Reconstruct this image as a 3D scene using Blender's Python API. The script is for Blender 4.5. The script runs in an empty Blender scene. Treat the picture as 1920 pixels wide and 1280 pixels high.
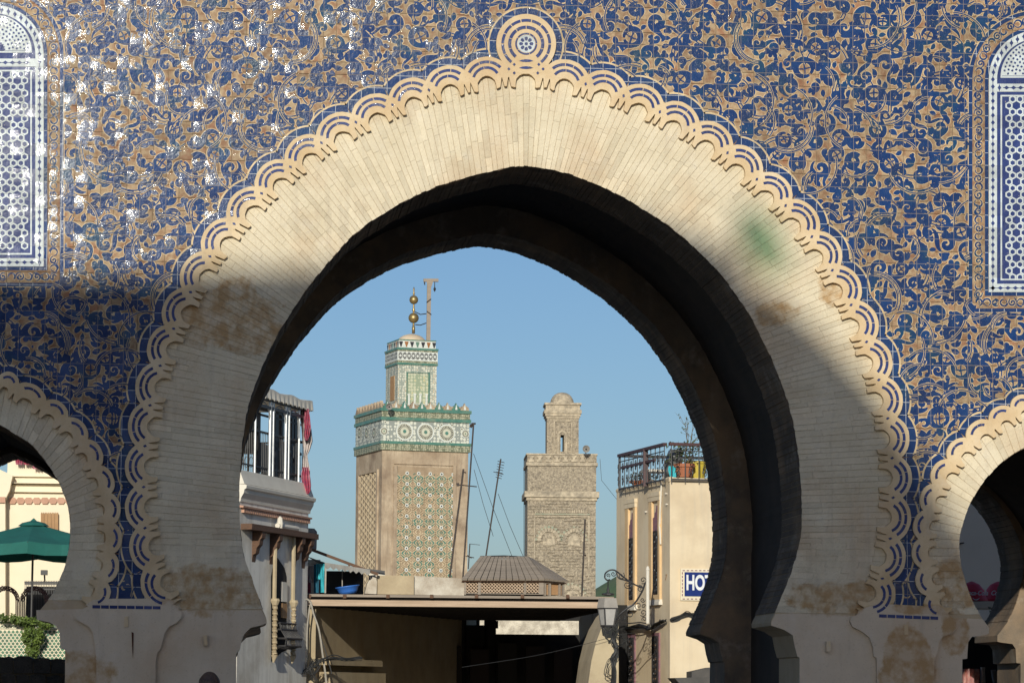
import bpy, math, random
import numpy as np
from mathutils import Vector, Matrix
from mathutils.geometry import tessellate_polygon
R = random.Random(7)
sc = bpy.context.scene
COL = sc.collection

# ------------------------------------------------------------------ camera
FPX, EYE, WALLD = 5600.0, 1.6, 28.0
TH = math.atan(660 / FPX)
PSI = math.atan(539 * math.cos(TH) / FPX)
ROLL = 0.006
_F = Vector((math.sin(PSI) * math.cos(TH), math.cos(PSI) * math.cos(TH), math.sin(TH)))
_R0 = Vector((math.cos(PSI), -math.sin(PSI), 0))
_U0 = _R0.cross(_F)
_R = _R0 * math.cos(ROLL) + _U0 * math.sin(ROLL)
_U = _U0 * math.cos(ROLL) - _R0 * math.sin(ROLL)
CAMP = Vector((0, -WALLD, EYE))
cam = bpy.data.cameras.new("camera")
camo = bpy.data.objects.new("camera", cam)
COL.objects.link(camo)
m = Matrix((_R, _U, -_F)).transposed().to_4x4()
m.translation = CAMP
camo.matrix_world = m
cam.sensor_width = 36
cam.lens = FPX * 36 / 1920
cam.clip_start = 0.5
cam.clip_end = 6000
sc.camera = camo

# ------------------------------------------------------------------ light
SUNTO = Vector((-0.2, -1.0, 0.30)).normalized()      # towards the sun (low, behind the camera, a little left)
w = bpy.data.worlds.new("World")
sc.world = w
w.use_nodes = True
nt = w.node_tree
bg = nt.nodes["Background"]
sky = nt.nodes.new("ShaderNodeTexSky")
sky.sky_type = 'NISHITA'
sky.sun_disc = False
sky.sun_elevation = math.asin(SUNTO.z)
sky.sun_rotation = math.atan2(SUNTO.x, SUNTO.y)
sky.altitude = 400
sky.air_density = 1.0
sky.dust_density = 1.2
sky.ozone_density = 4.8
warm = nt.nodes.new("ShaderNodeVectorMath"); warm.operation = 'MULTIPLY'      # sky colour tinted slightly warm
warm.inputs[1].default_value = (1.03, 0.98, 0.97)
nt.links.new(sky.outputs[0], warm.inputs[0]); nt.links.new(warm.outputs[0], bg.inputs[0])
bg.inputs[1].default_value = 0.094
sun = bpy.data.lights.new("sun", 'SUN')
sun.energy = 3.75
sun.angle = math.radians(0.53)
sun.color = (1.0, 0.965, 0.85)
suno = bpy.data.objects.new("sun", sun)
COL.objects.link(suno)
suno.rotation_euler = SUNTO.to_track_quat('Z', 'Y').to_euler()
sc.view_settings.view_transform = 'Standard'
sc.view_settings.look = 'None'
sc.view_settings.gamma = 1
sc.view_settings.use_curve_mapping = False
sc.view_settings.exposure = 0.0
sc.render.engine = 'CYCLES'
sc.cycles.max_bounces = 6
sc.cycles.diffuse_bounces = 3
sc.cycles.glossy_bounces = 3
sc.cycles.use_denoising = True

# ------------------------------------------------------------------ helpers
def wp(px, py, Y=0.0):
    """the point of the plane y=Y that the camera sees at photograph pixel (px, py)"""
    d = _F + _R * ((px - 960) / FPX) + _U * ((640 - py) / FPX)
    t = (Y + WALLD) / d.y
    return CAMP + d * t

def wpo(px, py, off=0.0):
    """on the gate's front wall, off metres in front of it"""
    p = wp(px, py, 0.0)
    return (p.x, -off, p.z)

def link(o, parent=None, loc=None):
    COL.objects.link(o)
    if parent is not None:
        o.parent = parent
        o.matrix_parent_inverse = Matrix.Translation(parent.location).inverted()
    return o

def mesh(name, vs, fs, mat, parent=None, smooth=False, kind=None, label=None):
    me = bpy.data.meshes.new(name)
    me.from_pydata([tuple(v) for v in vs], [], fs)
    mats = mat if isinstance(mat, (list, tuple)) else [mat]
    for q in mats:
        me.materials.append(q)
    if smooth:
        for p in me.polygons:
            p.use_smooth = True
    o = bpy.data.objects.new(name, me)
    link(o, parent)
    if kind: o["kind"] = kind
    if label: o["label"] = label
    return o

def thing(name, label, cat, loc=(0, 0, 0), group=None):
    o = bpy.data.objects.new(name, None)
    o.empty_display_size = 0.2
    o.location = loc
    COL.objects.link(o)
    o["label"] = label
    o["category"] = cat
    if group: o["group"] = group
    return o

def tag(o, label, cat, group=None):
    o["label"] = label; o["category"] = cat
    if group: o["group"] = group
    return o

class MB:
    """collects shapes for one mesh"""
    def __init__(s): s.v = []; s.f = []
    def add(s, vs, fs):
        b = len(s.v); s.v += [tuple(q) for q in vs]; s.f += [tuple(i + b for i in f) for f in fs]
    def box(s, c, size, M=None):
        x, y, z = size[0] / 2, size[1] / 2, size[2] / 2
        vs = [Vector((i, j, k)) for i in (-x, x) for j in (-y, y) for k in (-z, z)]
        vs = [(M @ q if M else q) + Vector(c) for q in vs]
        s.add(vs, [(0, 1, 3, 2), (4, 6, 7, 5), (0, 4, 5, 1), (2, 3, 7, 6), (0, 2, 6, 4), (1, 5, 7, 3)])
    def bar(s, a, b, w, h=None, up=(0, 0, 1)):
        """a box beam from a to b"""
        h = h or w
        a = Vector(a); b = Vector(b); d = (b - a).normalized(); up = Vector(up)
        if abs(d.dot(up)) > .95: up = Vector((0, 1, 0))
        r = d.cross(up).normalized() * (w / 2); u = r.cross(d).normalized() * (h / 2)
        vs = [p + q for p in (a, b) for q in (-r - u, r - u, r + u, -r + u)]
        s.add(vs, [(0, 3, 2, 1), (4, 5, 6, 7), (0, 1, 5, 4), (1, 2, 6, 5), (2, 3, 7, 6), (3, 0, 4, 7)])
    def tube(s, pts, r, n=6, cap=True):
        pts = [Vector(p) for p in pts]
        rs = r if isinstance(r, (list, tuple)) else [r] * len(pts)
        rings = []
        ref = Vector((0.13, 0.31, 0.94))
        for i, p in enumerate(pts):
            d = (pts[min(i + 1, len(pts) - 1)] - pts[max(i - 1, 0)])
            if d.length < 1e-9: d = Vector((0, 0, 1))
            d.normalize()
            a = d.cross(ref)
            if a.length < .1: a = d.cross(Vector((1, 0, 0)))
            a.normalize(); b = d.cross(a)
            rings.append([p + (a * math.cos(2 * math.pi * k / n) + b * math.sin(2 * math.pi * k / n)) * rs[i] for k in range(n)])
        vs = [q for g in rings for q in g]
        fs = [(i * n + k, i * n + (k + 1) % n, (i + 1) * n + (k + 1) % n, (i + 1) * n + k) for i in range(len(pts) - 1) for k in range(n)]
        if cap:
            fs.append(tuple(range(n))[::-1]); fs.append(tuple((len(pts) - 1) * n + k for k in range(n)))
        s.add(vs, fs)
    def lathe(s, prof, c=(0, 0, 0), n=16, M=None):
        """prof: (radius, z)"""
        c = Vector(c); vs = []
        for r, z in prof:
            for k in range(n):
                q = Vector((r * math.cos(2 * math.pi * k / n), r * math.sin(2 * math.pi * k / n), z))
                vs.append((M @ q if M else q) + c)
        fs = [(i * n + k, i * n + (k + 1) % n, (i + 1) * n + (k + 1) % n, (i + 1) * n + k) for i in range(len(prof) - 1) for k in range(n)]
        fs.append(tuple(range(n))[::-1]); fs.append(tuple((len(prof) - 1) * n + k for k in range(n)))
        s.add(vs, fs)
    def prism(s, loop, fn, y0, y1, back=True):
        """loop: list of 2D points, fn(x, y, off) -> 3D; front cap at y0, sides to y1"""
        n = len(loop)
        tr = tessellate_polygon([[Vector((a, b, 0)) for a, b in loop]])
        A = [fn(a, b, y0) for a, b in loop]; B = [fn(a, b, y1) for a, b in loop]
        fs = [tuple(t) for t in tr] + [(i, (i + 1) % n, n + (i + 1) % n, n + i) for i in range(n)]
        if back: fs += [tuple(n + i for i in t)[::-1] for t in tr]
        s.add(A + B, fs)
    def build(s, name, mat, parent=None, smooth=False, kind=None, label=None):
        o = mesh(name, s.v, s.f, mat, parent, smooth, kind, label)
        return o

def catmull(P, k=6, closed=False):
    out = []
    n = len(P)
    for i in range(n - 1):
        p0 = P[max(i - 1, 0)]; p1 = P[i]; p2 = P[i + 1]; p3 = P[min(i + 2, n - 1)]
        for j in range(k):
            t = j / k
            out.append(tuple(0.5 * ((2 * b) + (-a + c) * t + (2 * a - 5 * b + 4 * c - d) * t * t + (-a + 3 * b - 3 * c + d) * t ** 3)
                             for a, b, c, d in zip(p0, p1, p2, p3)))
    out.append(tuple(P[-1]))
    return out

# ------------------------------------------------------------------ materials
def newmat(name):
    m = bpy.data.materials.new(name); m.use_nodes = True
    return m, m.node_tree, m.node_tree.nodes["Principled BSDF"]

def nd(nt, typ, **kw):
    n = nt.nodes.new(typ)
    for k, v in kw.items():
        if k.startswith("_"): n.inputs[int(k[1:])].default_value = v
        else: setattr(n, k, v)
    return n

def ramp(nt, src, a, b, c0=(0, 0, 0, 1), c1=(1, 1, 1, 1)):
    r = nt.nodes.new("ShaderNodeValToRGB")
    r.color_ramp.elements[0].position = a; r.color_ramp.elements[1].position = b
    r.color_ramp.elements[0].color = c0; r.color_ramp.elements[1].color = c1
    nt.links.new(src, r.inputs[0])
    return r.outputs[0]

def mixc(nt, fac, a, b, mode='MIX'):
    x = nt.nodes.new("ShaderNodeMix"); x.data_type = 'RGBA'; x.blend_type = mode
    if isinstance(fac, (int, float)): x.inputs[0].default_value = fac
    else: nt.links.new(fac, x.inputs[0])
    for s, i in ((a, 6), (b, 7)):
        if isinstance(s, tuple): x.inputs[i].default_value = s if len(s) == 4 else s + (1,)
        else: nt.links.new(s, x.inputs[i])
    return x.outputs[2]

def mth(nt, op, a, b=None, clamp=False):
    x = nt.nodes.new("ShaderNodeMath"); x.operation = op; x.use_clamp = clamp
    for s, i in ((a, 0), (b, 1)):
        if s is None: continue
        if isinstance(s, (int, float)): x.inputs[i].default_value = s
        else: nt.links.new(s, x.inputs[i])
    return x.outputs[0]

def noise(nt, vec, scale, detail=4, rough=.55, stretch=None):
    n = nd(nt, "ShaderNodeTexNoise"); n.inputs["Scale"].default_value = scale
    n.inputs["Detail"].default_value = detail; n.inputs["Roughness"].default_value = rough
    if stretch:
        mp = nd(nt, "ShaderNodeVectorMath", operation='MULTIPLY'); mp.inputs[1].default_value = stretch
        nt.links.new(vec, mp.inputs[0]); vec = mp.outputs[0]
    nt.links.new(vec, n.inputs["Vector"])
    return n.outputs[0]

def mat(name, c1, c2=None, scale=3.0, rough=.85, bump=.15, bscale=None, metal=0.0, dirt=None, dscale=.8, island=0.0,
        stretch=None, streak=None, spec=None, dist=.01):
    m, nt, b = newmat(name)
    g = nd(nt, "ShaderNodeNewGeometry"); pos = g.outputs["Position"]
    c2 = c2 or tuple(x * .8 for x in c1)
    n1 = noise(nt, pos, scale, 6, .6, stretch)
    col = mixc(nt, ramp(nt, n1, .35, .65), tuple(c1) , tuple(c2))
    if dirt:
        n2 = noise(nt, pos, dscale, 8, .65)
        col = mixc(nt, ramp(nt, n2, .48, .72), col, tuple(dirt))
    if streak:
        n3 = noise(nt, pos, 1.0, 5, .6, (6, 6, .5))
        col = mixc(nt, mth(nt, 'MULTIPLY', ramp(nt, n3, .5, .75), .7), col, tuple(streak))
    if island:
        k = mth(nt, 'MULTIPLY_ADD', g.outputs["Random Per Island"], island); k.node.inputs[2].default_value = 1 - island / 2
        hs = nd(nt, "ShaderNodeHueSaturation"); nt.links.new(k, hs.inputs["Value"]); nt.links.new(col, hs.inputs["Color"]); col = hs.outputs[0]
    nt.links.new(col, b.inputs["Base Color"])
    b.inputs["Roughness"].default_value = rough; b.inputs["Metallic"].default_value = metal
    if spec is not None: b.inputs["Specular IOR Level"].default_value = spec
    if bump:
        bp = nd(nt, "ShaderNodeBump"); bp.inputs["Strength"].default_value = bump; bp.inputs["Distance"].default_value = dist
        nt.links.new(noise(nt, pos, bscale or scale * 8, 6, .6), bp.inputs["Height"])
        nt.links.new(bp.outputs[0], b.inputs["Normal"])
    return m

def blotches(nt, pos, spots, wob=.25):
    """a mask of irregular stains: spots = (x, z, rx, rz) in metres on the front wall"""
    n = nd(nt, "ShaderNodeTexNoise"); n.inputs["Scale"].default_value = 2.2; n.inputs["Detail"].default_value = 8; n.inputs["Roughness"].default_value = .65
    nt.links.new(pos, n.inputs["Vector"])
    out = None
    for x, z, rx, rz in spots:
        s = nd(nt, "ShaderNodeVectorMath", operation='SUBTRACT'); nt.links.new(pos, s.inputs[0]); s.inputs[1].default_value = (x, 0, z)
        d = nd(nt, "ShaderNodeVectorMath", operation='MULTIPLY'); nt.links.new(s.outputs[0], d.inputs[0]); d.inputs[1].default_value = (1 / rx, 0, 1 / rz)
        l = nd(nt, "ShaderNodeVectorMath", operation='LENGTH'); nt.links.new(d.outputs[0], l.inputs[0])
        v = mth(nt, 'SUBTRACT', 1.15, l.outputs["Value"])
        v = mth(nt, 'ADD', v, mth(nt, 'MULTIPLY', mth(nt, 'SUBTRACT', n.outputs[0], .5), 2.4))
        v = mth(nt, 'MULTIPLY', v, 5.0, True)
        out = v if out is None else mth(nt, 'MAXIMUM', out, v)
    return out

def spot(px, py, rx, ry):
    p = wp(px, py); return (p.x, p.z, rx / 200, ry / 200)

def plaster_mat(name, base, base2, stains, island=.08, bump=.2):
    m, nt, b = newmat(name)
    g = nd(nt, "ShaderNodeNewGeometry"); pos = g.outputs["Position"]
    col = mixc(nt, ramp(nt, noise(nt, pos, 2.4, 9, .65), .35, .65), base, base2)
    col = mixc(nt, mth(nt, 'MULTIPLY', ramp(nt, noise(nt, pos, 1.1, 7, .6), .48, .72), .6), col, (.50, .33, .19))
    col = mixc(nt, mth(nt, 'MULTIPLY', ramp(nt, noise(nt, pos, 60, 3, .6), .60, .72), .35), col, (.30, .22, .15))
    col = mixc(nt, mth(nt, 'MULTIPLY', ramp(nt, noise(nt, pos, 3.1, 7, .7), .55, .78), .45), col, (.66, .60, .52))
    col = mixc(nt, mth(nt, 'MULTIPLY', ramp(nt, noise(nt, pos, 1.0, 5, .6, (9, 9, .9)), .55, .75), .30), col, (.34, .28, .22))
    if stains:
        bl = blotches(nt, pos, stains)
        pt = ramp(nt, noise(nt, pos, 8, 5, .6), .40, .60)
        bl = mth(nt, 'MULTIPLY', bl, mth(nt, 'MULTIPLY_ADD', pt, .75)); bl.node.inputs[1].links[0].from_node.inputs[2].default_value = .25
        col = mixc(nt, mth(nt, 'MULTIPLY', bl, .85), col, (.40, .24, .10))
    if island:
        k = mth(nt, 'MULTIPLY_ADD', g.outputs["Random Per Island"], island); k.node.inputs[2].default_value = 1 - island / 2
        hs = nd(nt, "ShaderNodeHueSaturation"); nt.links.new(k, hs.inputs["Value"]); nt.links.new(col, hs.inputs["Color"]); col = hs.outputs[0]
    nt.links.new(col, b.inputs["Base Color"]); b.inputs["Roughness"].default_value = .92
    b.inputs["Specular IOR Level"].default_value = .2
    bp = nd(nt, "ShaderNodeBump"); bp.inputs["Strength"].default_value = bump; bp.inputs["Distance"].default_value = .02
    nt.links.new(mth(nt, 'ADD', noise(nt, pos, 9, 8, .65), mth(nt, 'MULTIPLY', noise(nt, pos, 55, 4, .6), .3)), bp.inputs["Height"])
    nt.links.new(bp.outputs[0], b.inputs["Normal"])
    return m

TS = 0.122                                     # tile pitch in metres
def glazed(name, cols, nscale, rough=.2, line=(.30, .24, .17), tilt=.075, grid=True, coat=.10):
    """glazed tile: each tile of the grid faces very slightly its own way, so the low sun glints off some"""
    m, nt, b = newmat(name)
    g = nd(nt, "ShaderNodeNewGeometry"); pos = g.outputs["Position"]
    dv = nd(nt, "ShaderNodeVectorMath", operation='MULTIPLY'); dv.inputs[1].default_value = (1 / TS, 0, 1 / TS); nt.links.new(pos, dv.inputs[0])
    fl = nd(nt, "ShaderNodeVectorMath", operation='FLOOR'); nt.links.new(dv.outputs[0], fl.inputs[0])
    wn = nd(nt, "ShaderNodeTexWhiteNoise", noise_dimensions='3D'); nt.links.new(fl.outputs[0], wn.inputs[0])
    col = mixc(nt, ramp(nt, noise(nt, pos, nscale, 5, .6), .36, .62), cols[0], cols[1])
    if len(cols) > 2:
        col = mixc(nt, mth(nt, 'MULTIPLY', ramp(nt, noise(nt, pos, nscale * .45, 4, .6), .52, .66), .8), col, cols[2])
    k = mth(nt, 'MULTIPLY_ADD', wn.outputs[0], .45); k.node.inputs[2].default_value = .78
    hs = nd(nt, "ShaderNodeHueSaturation"); nt.links.new(k, hs.inputs["Value"]); nt.links.new(col, hs.inputs["Color"]); col = hs.outputs[0]
    # worn chips
    col = mixc(nt, mth(nt, 'MULTIPLY', ramp(nt, noise(nt, pos, 38, 4, .7), .66, .72), .6), col, (.55, .45, .32))
    if grid:
        fr = nd(nt, "ShaderNodeVectorMath", operation='FRACTION'); nt.links.new(dv.outputs[0], fr.inputs[0])
        sp = nd(nt, "ShaderNodeSeparateXYZ"); nt.links.new(fr.outputs[0], sp.inputs[0])
        ax = mth(nt, 'ABSOLUTE', mth(nt, 'SUBTRACT', sp.outputs[0], .5)); az = mth(nt, 'ABSOLUTE', mth(nt, 'SUBTRACT', sp.outputs[2], .5))
        ed = mth(nt, 'GREATER_THAN', mth(nt, 'MAXIMUM', ax, az), .481)
        col = mixc(nt, mth(nt, 'MULTIPLY', ed, .7), col, line)
        nt.links.new(mth(nt, 'MULTIPLY_ADD', ed, .6), b.inputs["Roughness"])
        b.inputs["Roughness"].links[0].from_node.inputs[2].default_value = rough
    else:
        b.inputs["Roughness"].default_value = rough
    nt.links.new(col, b.inputs["Base Color"])
    s1 = nd(nt, "ShaderNodeVectorMath", operation='SUBTRACT'); nt.links.new(wn.outputs[1], s1.inputs[0]); s1.inputs[1].default_value = (.5, .5, .5)
    s2 = nd(nt, "ShaderNodeVectorMath", operation='MULTIPLY'); nt.links.new(s1.outputs[0], s2.inputs[0]); s2.inputs[1].default_value = (tilt, 0, tilt)
    s3 = nd(nt, "ShaderNodeVectorMath", operation='ADD'); nt.links.new(s2.outputs[0], s3.inputs[0]); nt.links.new(g.outputs["Normal"], s3.inputs[1])
    s4 = nd(nt, "ShaderNodeVectorMath", operation='NORMALIZE'); nt.links.new(s3.outputs[0], s4.inputs[0])
    bp = nd(nt, "ShaderNodeBump"); bp.inputs["Strength"].default_value = .5; bp.inputs["Distance"].default_value = .007
    nt.links.new(noise(nt, pos, 26, 4, .6), bp.inputs["Height"]); nt.links.new(s4.outputs[0], bp.inputs["Normal"])
    nt.links.new(bp.outputs[0], b.inputs["Normal"])
    b.inputs["Specular IOR Level"].default_value = .15
    # a thin glassy coat that sparkles where its ripples face the sun
    b.inputs["Coat Weight"].default_value = coat; b.inputs["Coat Roughness"].default_value = .05
    b2 = nd(nt, "ShaderNodeBump"); b2.inputs["Strength"].default_value = 1.0; b2.inputs["Distance"].default_value = .0022
    nt.links.new(noise(nt, pos, 20, 4, .65), b2.inputs["Height"]); 
    t2 = nd(nt, "ShaderNodeVectorMath", operation='MULTIPLY'); nt.links.new(s1.outputs[0], t2.inputs[0]); t2.inputs[1].default_value = (.14, 0, .14)
    # every tile is slightly domed, so each glint is a small spot on it
    f1 = nd(nt, "ShaderNodeVectorMath", operation='FRACTION'); nt.links.new(dv.outputs[0], f1.inputs[0])
    f2 = nd(nt, "ShaderNodeVectorMath", operation='SUBTRACT'); nt.links.new(f1.outputs[0], f2.inputs[0]); f2.inputs[1].default_value = (.5, 0, .5)
    f3 = nd(nt, "ShaderNodeVectorMath", operation='MULTIPLY_ADD'); nt.links.new(f2.outputs[0], f3.inputs[0]); f3.inputs[1].default_value = (.10, 0, .10); nt.links.new(t2.outputs[0], f3.inputs[2])
    t3 = nd(nt, "ShaderNodeVectorMath", operation='ADD'); nt.links.new(f3.outputs[0], t3.inputs[0]); nt.links.new(g.outputs["Normal"], t3.inputs[1])
    t4 = nd(nt, "ShaderNodeVectorMath", operation='NORMALIZE'); nt.links.new(t3.outputs[0], t4.inputs[0])
    nt.links.new(t4.outputs[0], b2.inputs["Normal"])
    nt.links.new(b2.outputs[0], b.inputs["Coat Normal"])
    return m

STAINS = [spot(430, 585, 95, 60), spot(470, 625, 60, 40), spot(400, 1105, 110, 42), spot(1565, 1120, 85, 30), spot(1790, 1190, 25, 50),
          spot(1790, 1100, 60, 40), spot(1590, 545, 50, 40), spot(1460, 590, 45, 25), spot(1700, 1240, 45, 60), spot(150, 1260, 60, 40), spot(1730, 1140, 60, 12)]
M_brick = plaster_mat("limewashed_brick", (.70, .61, .45), (.61, .52, .365), STAINS, .20, .8)
M_mortar = plaster_mat("mortar", (.52, .41, .27), (.44, .34, .22), None, 0)
M_plaster = plaster_mat("pier_plaster", (.66, .54, .40), (.58, .47, .34), STAINS, 0, .25)
M_band = plaster_mat("carved_plaster", (.72, .57, .37), (.57, .41, .23), [spot(1690, 1140, 80, 10)], 0, .12)
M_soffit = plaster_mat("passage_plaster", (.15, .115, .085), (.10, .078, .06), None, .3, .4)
M_rear = plaster_mat("rear_plaster", (.19, .155, .12), (.14, .115, .09), None, 0, .4)  # darker than the other plaster, to paint in the passage's shade
M_vault = mat("shaded_vault", (.055, .042, .032), (.030, .024, .020), 2, .95, .3)  # deep shade of the vault is put into this near-black base
M_tile = glazed("tile_ochre_ground", [(.23, .125, .066), (.36, .26, .155), (.26, .11, .056)], 15, .5)
M_cream = glazed("tile_cream_line", [(.58, .45, .27), (.48, .35, .19)], 9, .3)
M_blue = glazed("tile_blue_glaze", [(.008, .026, .100), (.012, .042, .135), (.013, .055, .10)], 6, .24)
M_bluedk = glazed("tile_blue_inlay", [(.022, .036, .13), (.034, .052, .16)], 9, .3, grid=False, tilt=.1)
M_border = glazed("tile_blue_border", [(.009, .028, .105), (.013, .042, .135), (.014, .045, .10)], 6, .26, line=(.7, .7, .66))
M_white = glazed("tile_white_glaze", [(.56, .60, .60), (.46, .50, .50)], 8, .3, line=(.45, .45, .42), tilt=.12)

# ------------------------------------------------------------------ the gate
# outlines read off the front wall, in photograph pixels, put on the wall plane by wp()
IN_L = [(447, 940), (449, 880), (454, 825), (464, 765), (481, 712), (505, 655), (534, 602), (572, 545), (615, 492), (662, 440),
        (715, 402), (770, 370), (832, 344), (900, 325), (950, 314), (985, 310)]
IN_R = [(985, 310), (1040, 318), (1100, 337), (1150, 359), (1200, 387), (1245, 416), (1292, 453), (1340, 500), (1380, 550), (1412, 600),
        (1440, 655), (1464, 712), (1482, 765), (1494, 820), (1501, 880), (1505, 940)]
IN_MAIN = ([(500, 1162), (485, 1122), (470, 1082), (456, 1040), (449, 990)] + IN_L + IN_R[1:] +
           [(1503, 1000), (1495, 1040), (1481, 1082), (1463, 1125), (1446, 1165)])
IN_MAIN = catmull(IN_MAIN, 5)
IN_MAIN = [(x + R.uniform(-.8, .8), y + R.uniform(-.8, .8)) for x, y in IN_MAIN]
SR = [(1969, 822), (1935, 832), (1900, 849), (1865, 877), (1837, 910), (1817, 945), (1806, 975), (1799, 1003), (1797, 1026), (1799, 1048),
      (1805, 1075), (1815, 1109), (1830, 1142), (1845, 1163), (1854, 1175)]
SL = [(-40, 778), (0, 795), (30, 813), (60, 833), (88, 866), (107, 895), (120, 923), (129, 950), (133, 982), (131, 1022), (125, 1053),
      (115, 1081), (100, 1112), (80, 1137), (68, 1151)]
SR = catmull(SR, 4); SL = catmull(SL, 4)
CXR, CXL = 1969, -40
def mir(P, cx): return [(2 * cx - x, y) for x, y in P]
IN_SR = SR[::-1] + mir(SR, CXR)[1:]            # left foot -> apex -> right foot
IN_SL = mir(SL, CXL)[::-1] + SL[1:]
C_ML = [(500, 1168), (488, 1172), (470, 1176), (458, 1188), (452, 1204), (450, 1216), (443, 1225), (442, 1640)]     # jamb below the left nose
C_MR = [(1446, 1172), (1470, 1180), (1486, 1190), (1490, 1212), (1495, 1230), (1499, 1232), (1498, 1640)]
C_SR = [(1854, 1188), (1846, 1190), (1822, 1193), (1815, 1203), (1813, 1234), (1804, 1235), (1803, 1640)]
C_SL = [(69, 1161), (93, 1166), (105, 1173), (112, 1186), (113, 1215), (122, 1217), (122, 1640)]

def opening_loop(inn, cl, cr):
    """foot of left jamb, up, over, down to foot of right jamb"""
    return cl[::-1] + inn + cr
O_SL = opening_loop(IN_SL, mir(C_SL, CXL), C_SL)
O_M = opening_loop(IN_MAIN, C_ML, C_MR)
O_SR = opening_loop(IN_SR, C_SR, mir(C_SR, CXR))
def slab_outline(x0, x1, ytop, ops):
    L = [(x0, 1640), (x0, ytop), (x1, ytop), (x1, 1640)]
    for o in reversed(ops): L += o[::-1]
    return L
def wide(op, cx, dx):
    """the passage between the two rings: wider, with plain upright jambs"""
    top = [p for p in op if p[1] < 1000]
    P = [(cx + (x - cx) * dx, 900 + (y - 900) * (1.10 if y < 900 else 1)) for x, y in top]
    return [(P[0][0], 1640)] + P + [(P[-1][0], 1640)]
def wY(Y):
    def f(x, y, off): p = wp(x, y, 0); return (p.x, Y + off, p.z)
    return f
gate = thing("city_gate", "great blue tiled gate with a pointed horseshoe arch filling the foreground", "gate", (5, 0, 0))
FR = slab_outline(-900, 2900, -150, [O_SL, O_M, O_SR])
b = MB(); b.prism(FR, wY(0), 0, 1.05); b.build("front_wall", M_mortar, gate)
MID = slab_outline(-898, 2898, -148, [wide(O_SL, CXL, 1.1), wide(O_M, 975, 1.10), wide(O_SR, CXR, 1.1)])
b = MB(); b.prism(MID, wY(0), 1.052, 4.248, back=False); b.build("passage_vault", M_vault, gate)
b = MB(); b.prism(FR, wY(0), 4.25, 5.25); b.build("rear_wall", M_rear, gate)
# merlons along the top, out of the frame
b = MB()
for i in range(24):
    p = wp(-850 + i * 155, -150); b.box((p.x, .5, p.z + .25), (.42, .5, .5)); b.box((p.x, .5, p.z + .6), (.22, .5, .24))
b.build("merlon_row", M_mortar, gate, kind="stuff")

# --- bands: junction points between the lobes
JM = [(270.0, 913.3), (272.5, 836.8), (281.8, 760.8), (300.8, 686.8), (325.9, 617.6), (357.6, 549.3), (393.8, 482.6), (439, 421.6), (490.4, 364.8),
      (544.4, 315.3), (602.5, 270.3), (666.8, 231.8), (735.3, 199.4), (803.5, 171.8), (873.8, 151.9), (945.6, 139.8)]
JM = [(318, 1133), (287, 1064), (272.5, 990)] + JM + [(1024.4, 142.2), (1096.6, 160.4), (1167.5, 182.5), (1235.4, 212.5), (1299.7, 246.8), (1361.9, 288.9),
      (1416.8, 338.4), (1470.6, 387.5), (1519.6, 445.6), (1558, 508.2), (1593.1, 573), (1622, 642), (1645, 713), (1661.8, 785), (1670, 859),
      (1671.8, 933), (1666.5, 1009.5), (1651.8, 1084), (1626, 1150)]
JSR = [(1969, 754), (1935, 763), (1900, 780), (1861, 803), (1821, 834), (1788, 871), (1762, 914.5), (1746, 961), (1737.5, 1011), (1741, 1062), (1752, 1111), (1772, 1152)]
JSL = [(-40, 712), (-6, 721), (28, 736), (77.5, 766), (116, 796), (150, 834), (174, 880), (192, 929), (198, 982), (197, 1035), (186, 1087), (165, 1133)]
JSR = JSR[::-1] + mir(JSR, CXR)[1:]
JSL = mir(JSL, CXL)[::-1] + JSL[1:]

def norm2(x, y):
    l = math.hypot(x, y) or 1; return (x / l, y / l)
class Path:
    def __init__(s, J, centre):
        s.J = J; s.n = len(J) - 1
        s.N = []
        for i, p in enumerate(J):
            a = J[max(i - 1, 0)]; c = J[min(i + 1, s.n)]
            t = norm2(c[0] - a[0], c[1] - a[1]); n = (t[1], -t[0])
            if (p[0] - centre[0]) * n[0] + (p[1] - centre[1]) * n[1] < 0: n = (-n[0], -n[1])
            s.N.append(n)
        s.c = centre
    def at(s, i, u, r):
        """unit i, u in [-.5,.5] along it, r pixels outwards"""
        a = s.J[i]; c = s.J[i + 1]; k = u + .5
        n = norm2(s.N[i][0] * (1 - k) + s.N[i + 1][0] * k, s.N[i][1] * (1 - k) + s.N[i + 1][1] * k)
        return (a[0] + (c[0] - a[0]) * k + n[0] * r, a[1] + (c[1] - a[1]) * k + n[1] * r)
    def sd(s, x, y):
        """signed distance outwards; numpy arrays"""
        best = np.full(np.shape(x), 1e9); sg = np.zeros(np.shape(x))
        for i in range(s.n):
            ax, ay = s.J[i]; bx, by = s.J[i + 1]
            dx, dy = bx - ax, by - ay; l2 = dx * dx + dy * dy
            t = np.clip(((x - ax) * dx + (y - ay) * dy) / l2, 0, 1)
            qx, qy = ax + t * dx, ay + t * dy
            d = np.hypot(x - qx, y - qy)
            nx = s.N[i][0] * (1 - t) + s.N[i + 1][0] * t; ny = s.N[i][1] * (1 - t) + s.N[i + 1][1] * t
            sign = np.where((x - qx) * nx + (y - qy) * ny >= 0, 1.0, -1.0)
            m = d < best
            best = np.where(m, d, best); sg = np.where(m, sign, sg)
        return best * sg
PM = Path(JM, (985, 820)); PR = Path(JSR, (CXR, 1020)); PL = Path(JSL, (CXL, 990))

def arc_pts(L, Rr, r0, a0, a1, n):
    """points of a circle of radius Rr about (s=0, r=r0), as (u, r)"""
    return [(Rr * math.sin(a0 + (a1 - a0) * k / n) / L, r0 + Rr * math.cos(a0 + (a1 - a0) * k / n)) for k in range(n + 1)]

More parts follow.
